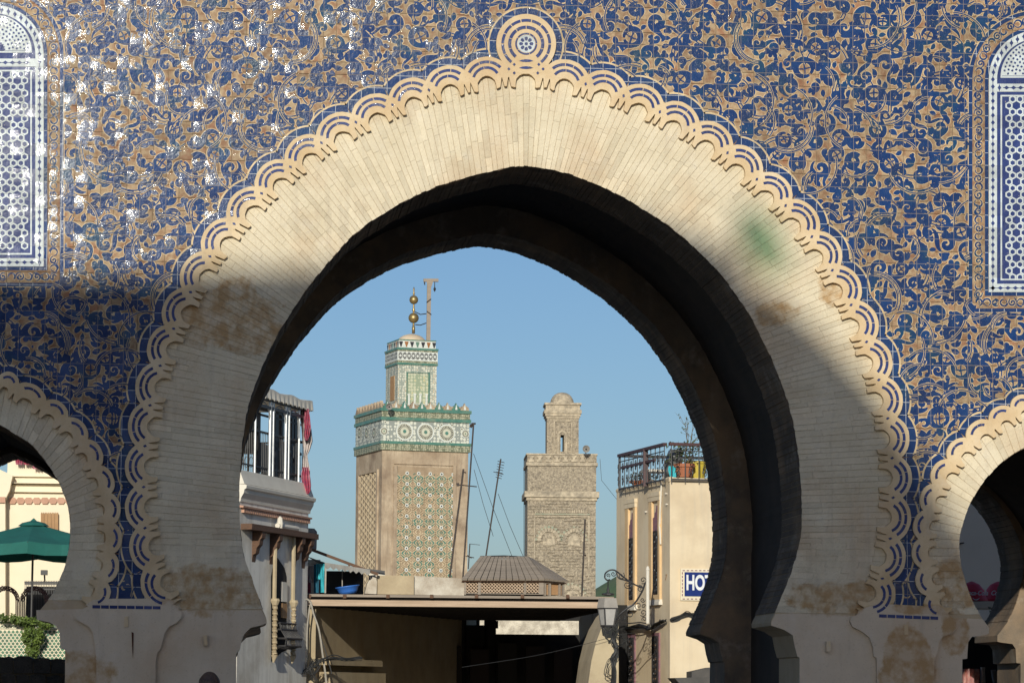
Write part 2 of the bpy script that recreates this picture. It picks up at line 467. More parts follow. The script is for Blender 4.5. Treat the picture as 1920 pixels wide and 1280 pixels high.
def band(P, L, Ro, r0, bite, fingers, name):
    out = []
    am = math.asin(min(1, (L / 2) / Ro))
    for i in range(P.n):
        out += [P.at(i, u, r) for u, r in arc_pts(L, Ro, r0, -am, am, 10)][(0 if i == 0 else 1):]
    inn = []
    for i in range(P.n):
        Lr = L
        prof = fingers["right"] + bite + fingers["left"]
        inn += [P.at(i, s / Lr, r) for s, r in prof]
    loop = [(x + R.uniform(-.45, .45), y + R.uniform(-.45, .45)) for x, y in out + inn[::-1]]
    b = MB(); b.prism(loop, lambda x, y, off: wpo(x, y, -off), -.055, -.004, back=False)
    return b.build(name, M_band, gate)
# main band: lobes 74 px, one bite and three fingers to each
R1 = R.random
bite_m = [(-18.5, -25), (-18.4, -17), (-16.8, -9.5), (-11.5, -3.5), (-6, 0), (0, 1.2), (6, 0), (11.5, -3.5), (16.8, -9.5), (18.4, -17), (18.5, -25)]
fr_m = [(-37, -24), (-34.6, -24), (-31.4, -7), (-30.2, -7), (-26.6, -24), (-21.5, -25.5)]
fl_m = [(21.5, -25.5), (26.6, -24), (30.2, -7), (31.4, -7), (34.6, -24), (37, -24)]
band(PM, 74, 46, -9, bite_m, {"right": fr_m, "left": fl_m}, "scalloped_band")
bite_s = [(-14, -15), (-12.5, -8), (-10, -2.5), (-5, 1), (0, 2), (5, 1), (10, -2.5), (12.5, -8), (14, -15)]
fr_s = [(-25, -3), (-24.0, -3), (-21.5, -14), (-18, -15.5)]
fl_s = [(18, -15.5), (21.5, -14), (24.0, -3), (25, -3)]
band(PR, 50, 29, 3, bite_s, {"right": fr_s, "left": fl_s}, "scalloped_band")
band(PL, 50, 29, 3, bite_s, {"right": fr_s, "left": fl_s}, "scalloped_band")

# --- blue border following the lobes and the cream line round it
def border(P, L, Ro, r0, wd, off, lo=0, hi=None):
    b = MB(); c = MB(); am = math.asin(min(1, (L / 2) / Ro))
    for i in range(lo, hi or P.n):
        for bb, ra, rb, o in ((b, Ro - 2, Ro + wd, off), (c, Ro + wd - 1, Ro + wd + 3.2, off - .0006)):
            ao = math.asin(min(1, (L / 2 + .2) / rb))
            A = arc_pts(L, ra, r0, -am, am, 10); B = arc_pts(L, rb, r0, -ao, ao, 10)
            vs = [wpo(*P.at(i, u, r), o) for u, r in A] + [wpo(*P.at(i, u, r), o) for u, r in B]
            bb.add(vs, [(k, k + 1, 12 + k, 11 + k) for k in range(10)])
    b.build("blue_border", M_border, gate); c.build("cream_line", M_cream, gate)
border(PM, 74, 46, -9, 14, .0200, 0, 18); border(PM, 74, 46, -9, 14, .0200, 19)
border(PR, 50, 29, 3, 11, .0190); border(PL, 50, 29, 3, 11, .0190)

# --- blue inlays in the bands
def inlay(P, i, L, r0, rr, wd, a0, a1):
    A = arc_pts(L, rr - wd / 2, r0, a0, a1, 4); B = arc_pts(L, rr + wd / 2, r0, a0, a1, 4)
    loop = [P.at(i, u, r) for u, r in A] + [P.at(i, u, r) for u, r in B][::-1]
    b = MB(); b.prism(loop, lambda x, y, off: wpo(x, y, -off), -.0575, -.050, back=False)
    b.build("inlay_tile", M_bluedk, gate)
def arc_set(P, i, L, r0, rr, wd, am, n):
    cuts = [-am + 2 * am * (k + (R.uniform(-.2, .2) if 0 < k < n else 0)) / n for k in range(n + 1)]
    for k in range(n): inlay(P, i, L, r0, rr, wd, cuts[k] + .018, cuts[k + 1] - .018)
for i in range(PM.n):
    if i == 18: continue
    j = R.uniform(-.05, .05)
    arc_set(PM, i, 74, -9, 36, 5.2, .93 + j, 3)
    arc_set(PM, i, 74, -9, 25.5, 5.0, 1.10 + j, 2)
for P in (PR, PL):
    lo, hi = (0, P.n)
    for i in range(lo, hi):
        arc_set(P, i, 50, 3, 19, 4.6, .86, 2)
def flat_piece(loop, name, m, o0=-.0575, o1=-.050, parent=None, kind=None, label=None):
    b = MB(); b.prism(loop, lambda x, y, off: wpo(x, y, -off), o0, o1, back=False)
    return b.build(name, m, parent or gate, kind=kind, label=label)
for i in range(1, PM.n):
    if i in (18, 19): continue
    q = [PM.at(i, -.5 + u, r) for u, r in ((-.035, 1), (0, 4.2), (.04, 0), (0, -3.5))]
    if R.random() < .9: flat_piece(q, "inlay_diamond", M_bluedk)

# --- medallion over the apex
MC = (985.5, 85)
def circ(c, r, n=28, a0=0, a1=2 * math.pi, closed=True):
    n1 = n if closed else n + 1
    return [(c[0] + r * math.cos(a0 + (a1 - a0) * k / n), c[1] - r * math.sin(a0 + (a1 - a0) * k / n)) for k in range(n1)]
def ring(c, ra, rb, a0, a1, name, m, o0, o1, n=10, parent=None, kind=None):
    A = circ(c, ra, n, a0, a1, False); B = circ(c, rb, n, a0, a1, False)
    return flat_piece(A + B[::-1], name, m, o0, o1, parent, kind)
flat_piece(circ(MC, 56, 48) , "medallion", M_band, -.0564, -.004)
flat_piece([(944, 122), (1028, 122), (1030, 138), (1000, 139), (985, 139), (971, 139), (940, 138)], "medallion_foot", M_band, -.0558, -.010)
for rr, wd, n in ((44, 5.2, 11), (31, 6, 8)):
    lo = math.radians(-52); hi = math.radians(232)
    for k in range(n):
        a = lo + (hi - lo) * k / n; c = lo + (hi - lo) * (k + 1) / n
        ring(MC, rr - wd / 2, rr + wd / 2, a + .02, c - .02, "inlay_tile", M_bluedk, -.0595, -.050, 4)
for k in range(5): ring(MC, 17.5, 20.7, k * 1.2566 + .03, (k + 1) * 1.2566 - .03, "inlay_tile", M_bluedk, -.0595, -.050, 6)
flat_piece(circ(MC, 16.6), "rosette", M_white, -.0590, -.050)
for k in range(8):
    a = k * math.pi / 4
    q = [(MC[0] + r * math.cos(a + t), MC[1] - r * math.sin(a + t)) for r, t in ((5.5, 0), (8, .34), (12.2, .26), (13.6, 0), (12.2, -.26), (8, -.34))]
    flat_piece(q, "petal", M_bluedk, -.0605, -.0585)
flat_piece([(MC[0] + (3.8 if k % 2 else 2.4) * math.cos(k * math.pi / 8), MC[1] + (3.8 if k % 2 else 2.4) * math.sin(k * math.pi / 8)) for k in range(16)], "petal", M_bluedk, -.0605, -.0585)
for yy in (117, 130):
    flat_piece([(972, yy), (978, yy - 2.4), (985.5, yy - 3.2), (993, yy - 2.4), (999, yy), (993, yy + 1.6), (985.5, yy + 2.2), (978, yy + 1.6)], "inlay_tile", M_bluedk, -.0595, -.050)
for x, y in ((963, 123.5), (1009, 123.5), (953, 132), (1017, 132), (963, 139.5), (1007, 139.5)):
    flat_piece([(x - 3, y), (x, y - 3.2), (x + 3, y), (x, y + 3.2)], "inlay_diamond", M_bluedk, -.0595, -.050)
# blue border round the medallion
for k in range(12):
    ring(MC, 54, 69, math.radians(-32 + k * 244 / 12), math.radians(-32 + (k + 1) * 244 / 12 - .8), "border_tile", M_border, -.0206, -.010, 4)
ring(MC, 68.5, 71.5, math.radians(-32), math.radians(212), "cream_line", M_cream, -.0209, -.010, 30)

# --- the two pilasters between the arches, each with its bar of blue tiles
PIL_L = [(160, 1134), (176, 1124), (205, 1122), (262, 1122), (312, 1120), (326, 1126), (331, 1129), (324, 1132), (333, 1136), (341, 1150), (340, 1158), (330, 1168), (317, 1174), (309, 1186),
         (305, 1200), (302, 1215), (299, 1219), (295, 1222), (292, 1240), (292, 1640), (181, 1640), (181, 1240), (179, 1214), (177, 1200), (174, 1184), (167, 1174), (155, 1167),
         (145, 1162), (141, 1154), (143, 1147), (156, 1141), (166, 1136)]
PIL_R = [(1608, 1142), (1626, 1137), (1640, 1132), (1660, 1132), (1740, 1136), (1757, 1134), (1766, 1141), (1774, 1150), (1784, 1158), (1790, 1166), (1790, 1177), (1780, 1188), (1765, 1193), (1758, 1203), (1756, 1222),
         (1749, 1236), (1749, 1640), (1644, 1640), (1642, 1240), (1641, 1232), (1636, 1230), (1635, 1214), (1628, 1194), (1612, 1182), (1596, 1174), (1592, 1164), (1594, 1156), (1604, 1153)]
def dense(L, step=25):
    out = []
    for i in range(len(L)):
        a = L[i]; c = L[(i + 1) % len(L)]; n = max(1, int(math.hypot(c[0] - a[0], c[1] - a[1]) // step))
        out += [(a[0] + (c[0] - a[0]) * k / n, a[1] + (c[1] - a[1]) * k / n) for k in range(n)]
    return out
for L, nm in ((PIL_L, "pale plastered pilaster with a rusty streak"), (PIL_R, None)):
    flat_piece(L, "pilaster", M_plaster, -.0562, -.004, label=nm)
for x0, y0, x1, y1, n in ((173, 1137, 302, 1139, 8), (1645, 1154, 1757, 1158.5, 7)):
    for k in range(n):
        a = x0 + (x1 - x0) * k / n + .8; c = x0 + (x1 - x0) * (k + 1) / n - .8
        ya = y0 + (y1 - y0) * k / n; yc = y0 + (y1 - y0) * (k + 1) / n
        flat_piece([(a, ya - 3), (c, yc - 3), (c, yc + 3), (a, ya + 3)], "inlay_tile", M_bluedk, -.0595, -.050)
for x, y in ((237, 1165), (385, 1200), (1551, 1211), (1696, 1180)):       # little plaster-covered plugs
    flat_piece([(x - 3.5, y - 9), (x + 3.5, y - 10), (x + 4, y + 9), (x - 3.5, y + 10)], "plug", M_band, -.068, -.02)
M_rust = mat("rust", (.10, .03, .015), (.05, .02, .012), 30, .9)
flat_piece([(247, 1184), (251, 1186), (250.5, 1210), (249.5, 1233), (248, 1210)], "iron_pin", M_rust, -.064, -.045)

# smooth lower piers
def pier_plate(loop): flat_piece(dense(loop, 40), "pier_face", M_plaster, -.0085, 0.0)
def below(P, y): return [p for p in P if p[1] >= y]
pier_plate([(68, 1143), (69, 1161), (93, 1166), (105, 1173), (112, 1186), (113, 1215), (122, 1217), (122, 1640), (442, 1640), (443, 1225), (450, 1216), (452, 1204), (458, 1188), (470, 1176), (488, 1172),
            (500, 1168), (498, 1158), (490, 1143), (330, 1143), (150, 1141)])
pier_plate([(1454, 1150), (1446, 1166), (1446, 1172), (1470, 1180), (1486, 1190), (1490, 1212), (1495, 1230), (1499, 1232), (1498, 1640), (1803, 1640), (1804, 1235), (1813, 1234), (1815, 1203), (1822, 1193), (1846, 1190), (1854, 1187),
            (1854, 1176), (1842, 1160), (1800, 1158), (1600, 1152), (1500, 1149)])

# --- radial bricks of the three rings
def poly_hit(B, d, poly):
    """first crossing of the ray B + t d with a polyline"""
    best = None
    for i in range(len(poly) - 1):
        a = poly[i]; c = poly[i + 1]; ex, ey = c[0] - a[0], c[1] - a[1]
        den = d[0] * ey - d[1] * ex
        if abs(den) < 1e-9: continue
        t = ((a[0] - B[0]) * ey - (a[1] - B[1]) * ex) / den
        u = ((a[0] - B[0]) * d[1] - (a[1] - B[1]) * d[0]) / den
        if t > 5 and -.001 <= u <= 1.001 and (best is None or t < best): best = t
    return None if best is None else (B[0] + d[0] * best, B[1] + d[1] * best)
PAIR = [((495, 1141), (316, 1141)), ((474, 1092), (296, 1085)), ((462, 1052), (283, 1047)), ((450, 992), (272, 985)), ((447, 935), (270, 913)), ((452, 858), (272.5, 836.8)),
        ((463, 790), (281.8, 760.8)), ((476, 724), (300.8, 686.8)), ((497, 672), (325.9, 617.6)), ((518, 636), (357.6, 549.3)), ((545, 585), (393.8, 482.6)), ((573, 541), (439, 421.6)), ((610, 498), (490.4, 364.8)),
        ((654, 446), (544.4, 315.3)), ((696, 413), (602.5, 270.3)), ((745, 384), (666.8, 231.8)), ((792, 360), (735.3, 199.4)), ((840, 341), (803.5, 171.8)), ((898, 325), (873.8, 151.9)), ((960, 312), (945.6, 139.8)),
        ((985, 310), (985, 132)), ((1006, 312), (1024.4, 142.2)), ((1052, 320), (1096.6, 160.4)), ((1098, 337), (1167.5, 182.5)), ((1150, 360), (1235.4, 212.5)), ((1200, 388), (1299.7, 246.8)), ((1246, 417), (1361.9, 288.9)),
        ((1288, 450), (1416.8, 338.4)), ((1332, 492), (1470.6, 387.5)), ((1368, 535), (1519.6, 445.6)), ((1402, 583), (1558, 508.2)), ((1430, 634), (1593.1, 573)), ((1456, 692), (1622, 642)), ((1474, 740), (1645, 713)),
        ((1488, 800), (1661.8, 785)), ((1499, 868), (1670, 859)), ((1505, 938), (1671.8, 933)), ((1501, 1012), (1666.5, 1009.5)), ((1483, 1080), (1651.8, 1084)), ((1458, 1148), (1626, 1150))]
PAIRF = catmull([p + q for p, q in PAIR], 12)
PAIRF = [((a, b), (c, d)) for a, b, c, d in PAIRF]
def courses_from(pairs, inn, pitch):
    cum = [0]
    for i in range(1, len(pairs)):
        m0 = [(pairs[i - 1][0][k] + pairs[i - 1][1][k]) / 2 for k in (0, 1)]; m1 = [(pairs[i][0][k] + pairs[i][1][k]) / 2 for k in (0, 1)]
        cum.append(cum[-1] + math.hypot(m1[0] - m0[0], m1[1] - m0[1]))
    n = int(cum[-1] / pitch); out = []; j = 0
    for k in range(n + 1):
        s = cum[-1] * k / n + (R.uniform(-.12, .12) * pitch if 0 < k < n else 0)
        while j < len(cum) - 2 and cum[j + 1] < s: j += 1
        u = (s - cum[j]) / (cum[j + 1] - cum[j])
        (A0, B0), (A1, B1) = pairs[j], pairs[j + 1]
        A = (A0[0] + (A1[0] - A0[0]) * u, A0[1] + (A1[1] - A0[1]) * u); B = (B0[0] + (B1[0] - B0[0]) * u, B0[1] + (B1[1] - B0[1]) * u)
        h = poly_hit(B, norm2(A[0] - B[0], A[1] - B[1]), inn)
        if h and math.hypot(h[0] - A[0], h[1] - A[1]) < 30: A = h
        out.append((A, B))
    return out
def lerp(a, b, t): return (a[0] + (b[0] - a[0]) * t, a[1] + (b[1] - a[1]) * t)
bricks = []
def brick_geo(q, top=.0058, gap=.22, ch=.35):
    """q: four corners in px, a low chamfered slab proud of the mortar"""
    cx = sum(p[0] for p in q) / 4; cy = sum(p[1] for p in q) / 4
    def ins(p, g):
        # shrink along the short side as much as along the long one
        e1 = norm2(q[1][0] - q[0][0], q[1][1] - q[0][1]); e2 = norm2(q[3][0] - q[0][0], q[3][1] - q[0][1])
        v = (p[0] - cx, p[1] - cy)
        s1 = 1 if v[0] * e1[0] + v[1] * e1[1] > 0 else -1; s2 = 1 if v[0] * e2[0] + v[1] * e2[1] > 0 else -1
        return (p[0] - s1 * g * .35 * e1[0] - s2 * g * e2[0], p[1] - s1 * g * .35 * e1[1] - s2 * g * e2[1])
    t = top + R.uniform(-.0015, .0012)
    tl = [t + R.uniform(-.0008, .0008) for _ in range(4)]
    A = [wpo(*ins(p, gap + ch), tl[i]) for i, p in enumerate(q)]
    Bq = [wpo(*ins(p, gap), tl[i] - .003) for i, p in enumerate(q)]
    Cq = [wpo(*ins(p, gap), -.001) for p in q]
    return A + Bq + Cq, [(0, 1, 2, 3)] + [(i, (i + 1) % 4, 4 + (i + 1) % 4, 4 + i) for i in range(4)] + [(4 + i, 4 + (i + 1) % 4, 8 + (i + 1) % 4, 8 + i) for i in range(4)]
def ring_bricks(cs, blen, soff, back):
    for k in range(len(cs) - 1):
        (A0, B0), (A1, B1) = cs[k], cs[k + 1]
        L = math.hypot(A0[0] - B0[0], A0[1] - B0[1])
        cuts = [0]; s = blen * R.uniform(.25, 1.0) / L
        while s < .9: cuts.append(s); s += blen * R.uniform(.8, 1.25) / L
        cuts.append(1.0)
        for a, c in zip(cuts[:-1], cuts[1:]):
            q = [lerp(A0, B0, a), lerp(A0, B0, c), lerp(A1, B1, c), lerp(A1, B1, a)]
            if a == 0:
                ex = R.uniform(.5, 2.2) / L; q[0] = lerp(A0, B0, -ex); q[3] = lerp(A1, B1, -ex)
            area = abs((q[2][0] - q[0][0]) * (q[3][1] - q[1][1]) - (q[2][1] - q[0][1]) * (q[3][0] - q[1][0])) / 2
            cx = sum(p[0] for p in q) / 4; vis = 0 < cx < 1920
            bricks.append((area if vis else 0, brick_geo(q)))
        # the same course seen under the arch, through the thickness of the wall
        for bb, ya, yb in ((soff, 0.0, 1.045), (back, 4.255, 5.245)):
            e = R.uniform(.5, 2.2) / L; g = .05
            P0 = lerp(lerp(A0, A1, g), lerp(B0, B1, g), -e); P1 = lerp(lerp(A0, A1, 1 - g), lerp(B0, B1, 1 - g), -e)
            Q0 = lerp(A0, B0, .06); Q1 = lerp(A1, B1, .06)
            w4 = [wp(*p) for p in (P0, P1, Q1, Q0)]
            bb.add([(p.x, ya, p.z) for p in w4] + [(p.x, yb, p.z) for p in w4], [(0, 1, 5, 4), (1, 2, 6, 5), (3, 0, 4, 7), (0, 3, 2, 1), (4, 5, 6, 7)])
soff = MB(); back = MB()
CM = courses_from(PAIRF, IN_MAIN, 11.4)
ring_bricks(CM, 62, soff, back)
def small_pairs(P, C, J0, J1):
    pr = []
    for i in range(J0, J1):
        for k in range(6):
            B = P.at(i, -.5 + k / 6, -2)
            cy = min(max(B[1], C[1]), B[1]) if B[1] > C[1] else C[1]
            d = norm2(C[0] - B[0], (C[1] - B[1]) if B[1] < C[1] else 0)
            pr.append((B, d))
    return pr
for P, C, inn, lo, hi in ((PR, (CXR, 1030), IN_SR, 0, PR.n), (PL, (CXL, 1010), IN_SL, 0, PL.n)):
    prs = []
    for B, d in small_pairs(P, C, lo, hi):
        h = poly_hit(B, d, inn)
        if h: prs.append((h, B))
    cs = courses_from(prs, inn, 14.5)
    ring_bricks(cs, 60, soff, back)
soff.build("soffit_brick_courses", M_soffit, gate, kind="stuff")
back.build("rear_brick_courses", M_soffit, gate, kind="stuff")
bricks.sort(key=lambda t: -t[0])
for i, (ar, (vs, fs)) in enumerate(bricks[:300]): mesh("brick", vs, fs, M_brick, gate)
b = MB()
for ar, (vs, fs) in bricks[300:]: b.add(vs, fs)
b.build("small_bricks", M_brick, gate, kind="stuff")

# --- the field of square tiles
WINR = dict(cx=1945, r=92, ys=150, yb=548); WINL = dict(cx=-10, r=92, ys=103, yb=500)
def win_sd(W, x, y):
    """signed distance outside the arched white frame"""
    x = np.asarray(x, float); y = np.asarray(y, float)
    up = np.hypot(x - W['cx'], y - W['ys']) - W['r']
    dx = np.abs(x - W['cx']) - W['r']; dy = y - W['yb']
    lo = np.where((dx > 0) & (dy > 0), np.hypot(dx, dy), np.maximum(dx, dy))
    return np.where(y < W['ys'], up, lo)
def wallpx(X, Z):
    """front-wall metres -> photograph pixel"""
    v = Vector((X, 0, Z)) - CAMP
    return (960 + FPX * v.dot(_R) / v.dot(_F), 640 - FPX * v.dot(_U) / v.dot(_F))
def free(x, y):
    """how far (px) a point is from anything that is not tiled field"""
    d = np.minimum(PM.sd(x, y), np.minimum(PR.sd(x, y), PL.sd(x, y)))
    d = np.minimum(d, np.minimum(win_sd(WINR, x, y), win_sd(WINL, x, y)))
    return d
def clip_half(poly, px, py, nx, ny):
    out = []
    for i in range(len(poly)):
        a = poly[i]; c = poly[(i + 1) % len(poly)]
        da = (a[0] - px) * nx + (a[1] - py) * ny; dc = (c[0] - px) * nx + (c[1] - py) * ny
        if da >= 0: out.append(a)
        if (da >= 0) != (dc >= 0):
            t = da / (da - dc); out.append((a[0] + (c[0] - a[0]) * t, a[1] + (c[1] - a[1]) * t))
    return out
pA = wp(-380, -140); pB = wp(2350, 1150)
full = []; cut = MB()
i0, i1 = int(pA.x / TS) - 1, int(pB.x / TS) + 1
k0, k1 = int(pB.z / TS) - 1, int(pA.z / TS) + 1
h = TS / 2
tv = [(sx * (h - c), -o, sz * (h - c)) for c, o in ((.0035, .0125), (.0018, .0105), (.0018, -.001)) for sx, sz in ((-1, -1), (1, -1), (1, 1), (-1, 1))]
tf = [(0, 1, 2, 3)] + [(i + a, (i + 1) % 4 + a, (i + 1) % 4 + a + 4, i + a + 4) for a in (0, 4) for i in range(4)]
for i in range(i0, i1 + 1):
    for k in range(k0, k1 + 1):
        X = (i + .5) * TS; Z = (k + .5) * TS
        cs = [wallpx(X + sx * h, Z + sz * h) for sx, sz in ((-1, -1), (1, -1), (1, 1), (-1, 1))]
        xs = np.array([c[0] for c in cs]); ys = np.array([c[1] for c in cs])
        if xs.max() < -370 or xs.min() > 2340 or ys.max() < -135: continue
        band_d = np.minimum(PM.sd(xs, ys), np.minimum(PR.sd(xs, ys), PL.sd(xs, ys)))
        wd = np.minimum(win_sd(WINR, xs, ys), win_sd(WINL, xs, ys))
        if wd.max() < -4 or band_d.max() < 8 or ys.min() > 1128: continue
        if band_d.min() >= 8:
            full.append((X, Z, free(xs, ys).min()))
        else:
            poly = cs
            for P in (PM, PR, PL):
                cx = sum(p[0] for p in poly) / len(poly); cy = sum(p[1] for p in poly) / len(poly)
                e = 1.0; d0 = float(P.sd(cx, cy)); gx = float(P.sd(cx + e, cy)) - d0; gy = float(P.sd(cx, cy + e)) - d0
                gx, gy = norm2(gx, gy)
                poly = clip_half(poly, cx + gx * (8 - d0), cy + gy * (8 - d0), gx, gy)
                if len(poly) < 3: break
            if len(poly) < 3: continue
            cx = sum(p[0] for p in poly) / len(poly); cy = sum(p[1] for p in poly) / len(poly)
            poly = [lerp(p, (cx, cy), .04) for p in poly]
            n = len(poly)
            cut.add([wpo(*p, .0122) for p in poly] + [wpo(*p, 0) for p in poly], [tuple(range(n))] + [(a, (a + 1) % n, n + (a + 1) % n, n + a) for a in range(n)])
cut.build("cut_tiles", M_tile, gate, kind="stuff")
me_t = bpy.data.meshes.new("tile"); me_t.from_pydata(tv, [], tf); me_t.materials.append(M_tile)
full.sort(key=lambda t: math.hypot(t[0] - 2.8, t[1] - 7.2))
for X, Z, d in full[:300]:
    o = bpy.data.objects.new("tile", me_t); link(o, gate, None); o.location = (X, 0, Z)
b = MB()
for X, Z, d in full[300:]:
    tx = R.uniform(-.0006, .0006)
    b.add([(v[0] + X, v[1] + tx, v[2] + Z) for v in tv], tf)
b.build("field_tiles", M_tile, gate, kind="stuff")

# ------------------------------------------------------------------ scroll ornament on the tiles
class Ribbons:
    def __init__(s, fat=1.0): s.blue = []; s.halo = []; s.n = 0; s.fat = fat
    def add(s, pts, ws, halo=2.4):
        s.n += 1
        lay = s.n % 61
        ws = [q_ * s.fat for q_ in ws]
        s.blue.append((pts, ws, .0139 + lay * .00004))
        if halo: s.halo.append((pts, [w_ + halo for w_ in ws], .0127 + (lay % 31) * .00002))
    def disc(s, x, y, r, halo=1.5):
        s.n += 1; lay = s.n % 61
        s.blue.append(((x, y), r, .0139 + lay * .00004))
        s.halo.append(((x, y), r + halo, .0127 + (lay % 31) * .00002))
    def mesh(s, items, test):
        V = []; F = []; ctr = []
        for pts, ws, off in items:
            if isinstance(ws, (int, float)):
                b = len(V); n = 10
                tx, ty = R.uniform(-5e-5, 5e-5), R.uniform(-5e-5, 5e-5)
                V += [(pts[0] + ws * math.cos(2 * math.pi * k / n), pts[1] + ws * math.sin(2 * math.pi * k / n), off + tx * math.cos(2 * math.pi * k / n) + ty * math.sin(2 * math.pi * k / n)) for k in range(n)]
                F.append(tuple(range(b, b + n))); ctr.append(pts); continue
            n = len(pts); b = len(V)
            for i, (x, y) in enumerate(pts):
                a = pts[max(i - 1, 0)]; c = pts[min(i + 1, n - 1)]
                t = norm2(c[0] - a[0], c[1] - a[1]); hw = ws[i] / 2
                o_ = off + i * 2.2e-5
                V.append((x - t[1] * hw, y + t[0] * hw, o_)); V.append((x + t[1] * hw, y - t[0] * hw, o_ + 1.1e-5))
            for i in range(n - 1):
                F.append((b + 2 * i, b + 2 * i + 1, b + 2 * i + 3, b + 2 * i + 2)); ctr.append(pts[i])
        C = np.array(ctr); ok = test(C[:, 0], C[:, 1])
        F = [f for f, o in zip(F, ok) if o]
        return [wpo(*v) for v in V], F
SC = Ribbons()
Q = random.Random(21)
def spiral(cx, cy, r0, a0, turns, sgn, w0, wm, w1, S=SC, rend=.22, lobes=True):
    n = 22; pts = []; ws = []
    for k in range(n + 1):
        t = k / n; a = a0 + sgn * turns * 2 * math.pi * t; r = r0 * (1 - (1 - rend) * t ** .85)
        pts.append((cx + r * math.cos(a), cy + r * math.sin(a)))
        ws.append((w0 + (wm - w0) * math.sin(min(1, t * 2.2) * math.pi / 2)) * (1 - t) ** .55 + w1 * t)
    S.add(pts, ws)
    S.disc(pts[-1][0], pts[-1][1], w1 * .9 + .8)
    if lobes:
        for t in (.22, .38):
            a = a0 + sgn * turns * 2 * math.pi * t; r = r0 * 1.12
            S.disc(cx + r * math.cos(a), cy + r * math.sin(a), r0 * .34)
    return pts[0]
def ringm(cx, cy, r, a0, S=SC, wd=6.0, cross=True, ang=330):
    n = 22; pts = []; ws = []
    for k in range(n + 1):
        a = a0 + math.radians(ang) * k / n
        pts.append((cx + r * math.cos(a), cy + r * math.sin(a))); ws.append(wd * (.55 + .75 * math.sin(math.pi * k / n)))
    S.add(pts, ws)
    if cross:
        for a in (a0 + .5, a0 + .5 + math.pi / 2):
            c, s_ = math.cos(a), math.sin(a); bend = r * .18
            S.add([(cx - r * c, cy - r * s_), (cx - bend * s_ * .5, cy + bend * c * .5), (cx + r * c, cy + r * s_)], [1.9, 2.6, 1.9], 0)
def bez(p0, p1, p2, p3, n=14):
    o = []
    for k in range(n + 1):
        t = k / n; u = 1 - t
        o.append(tuple(u ** 3 * a + 3 * u * u * t * b_ + 3 * u * t * t * c + t ** 3 * d for a, b_, c, d in zip(p0, p1, p2, p3)))
    return o
def comma(x, y, a, L, wd, curl=.9):
    n = 9; pts = []; ws = []
    ang = a
    px_, py_ = x, y
    for k in range(n + 1):
        t = k / n; pts.append((px_, py_)); ws.append(wd * math.sin(math.pi * min(1, t * .95 + .08)) ** .8 + .5)
        px_ += math.cos(ang) * L / n; py_ += math.sin(ang) * L / n; ang += curl * 2 / n
    SC.add(pts, ws)

# the wall is packed with touching circles, large ones first; each holds a scroll, ring or leaf,
# and stems run from one to the next; one half is mirrored about the arch's axis
AX = 985.5
half = Ribbons(1.03); over = Ribbons()
_keep = SC
nodes = []
gx = np.random.RandomState(5)
NA = np.zeros((0, 3))
for rad, tries in ((19.5, 500), (17, 2500), (15, 5000), (12.5, 8000), (10, 10000), (8, 12000), (6, 15000)):
    c_ = gx.uniform([AX - 4, -150], [AX + 1360, 1135], (int(tries * 2.1), 2))
    f1 = np.maximum(free(c_[:, 0], c_[:, 1]), free(2 * AX - c_[:, 0], c_[:, 1]))
    ok = (f1 > 28 + rad * .3) & (np.hypot(c_[:, 0] - MC[0], c_[:, 1] - MC[1]) > 66 + rad)
    for x, y in c_[ok]:
        r = rad * Q.uniform(.9, 1.08)
        if x - AX < r * .9 and x - AX > -5 and abs(x - AX) > 3: 
            if x - AX < r * .55: continue
        if len(NA) and (np.hypot(NA[:, 0] - x, NA[:, 1] - y) < NA[:, 2] + r - .9).any(): continue
        nodes.append((x, y, r)); NA = np.array(nodes)
SC = half
def trefoil(x, y, r, a, S):
    for k in range(3): S.disc(x + r * .5 * math.cos(a + k * 2.1), y + r * .5 * math.sin(a + k * 2.1), r * .56)
for i, (x, y, r) in enumerate(nodes):
    a0 = Q.uniform(0, 6.28); sg = Q.choice((-1, 1)); kd = Q.random()
    if r > 11.5:
        if kd < .58:
            w_ = r * Q.uniform(.56, .68)
            spiral(x, y, r - w_ * .36, a0, Q.uniform(1.0, 1.3), sg, w_ * .7, w_, 2.4, half, .16, False)
            for k in range(Q.randint(1, 3)):
                a = a0 + sg * (.5 + k * .62); half.disc(x + r * .98 * math.cos(a), y + r * .98 * math.sin(a), r * .27)
            a = a0 + sg * 3.4; comma(x + r * .9 * math.cos(a), y + r * .9 * math.sin(a), a + sg * 1.2, r * 1.1, r * .5, sg * .8)
        elif kd < .76:
            w_ = r * .46; ringm(x, y, r + .4 - w_ * .5, a0, half, w_ * 1.0, False, 345)
            for a in (a0 + .5, a0 + .5 + math.pi / 2):
                c, s_ = math.cos(a), math.sin(a); q = r * .62
                half.add([(x - q * c, y - q * s_), (x + 1.5 * s_, y - 1.5 * c), (x + q * c, y + q * s_)], [2.0, 2.8, 2.0], 0)
        else:
            w_ = r * .66
            spiral(x, y, r - w_ * .4, a0, .75, sg, w_ * .6, w_, 2.2, half, .3, False)
            spiral(x, y, r - w_ * .4, a0 + math.pi, .62, sg, w_ * .5, w_ * .8, 2.0, half, .4, False)
    elif r > 7.6:
        if kd < .5: spiral(x, y, r * .72, a0, 1.1, sg, r * .45, r * .7, 1.9, half, .2, False)
        elif kd < .75: ringm(x, y, r * .74, a0, half, r * .62, False, 300)
        else: trefoil(x, y, r, a0, half)
    else:
        comma(x - r * .9 * math.cos(a0), y - r * .9 * math.sin(a0), a0, r * 2.3, r * 1.35, Q.uniform(-.7, .7))
NA = np.array(nodes)
links = set(); deg = {}
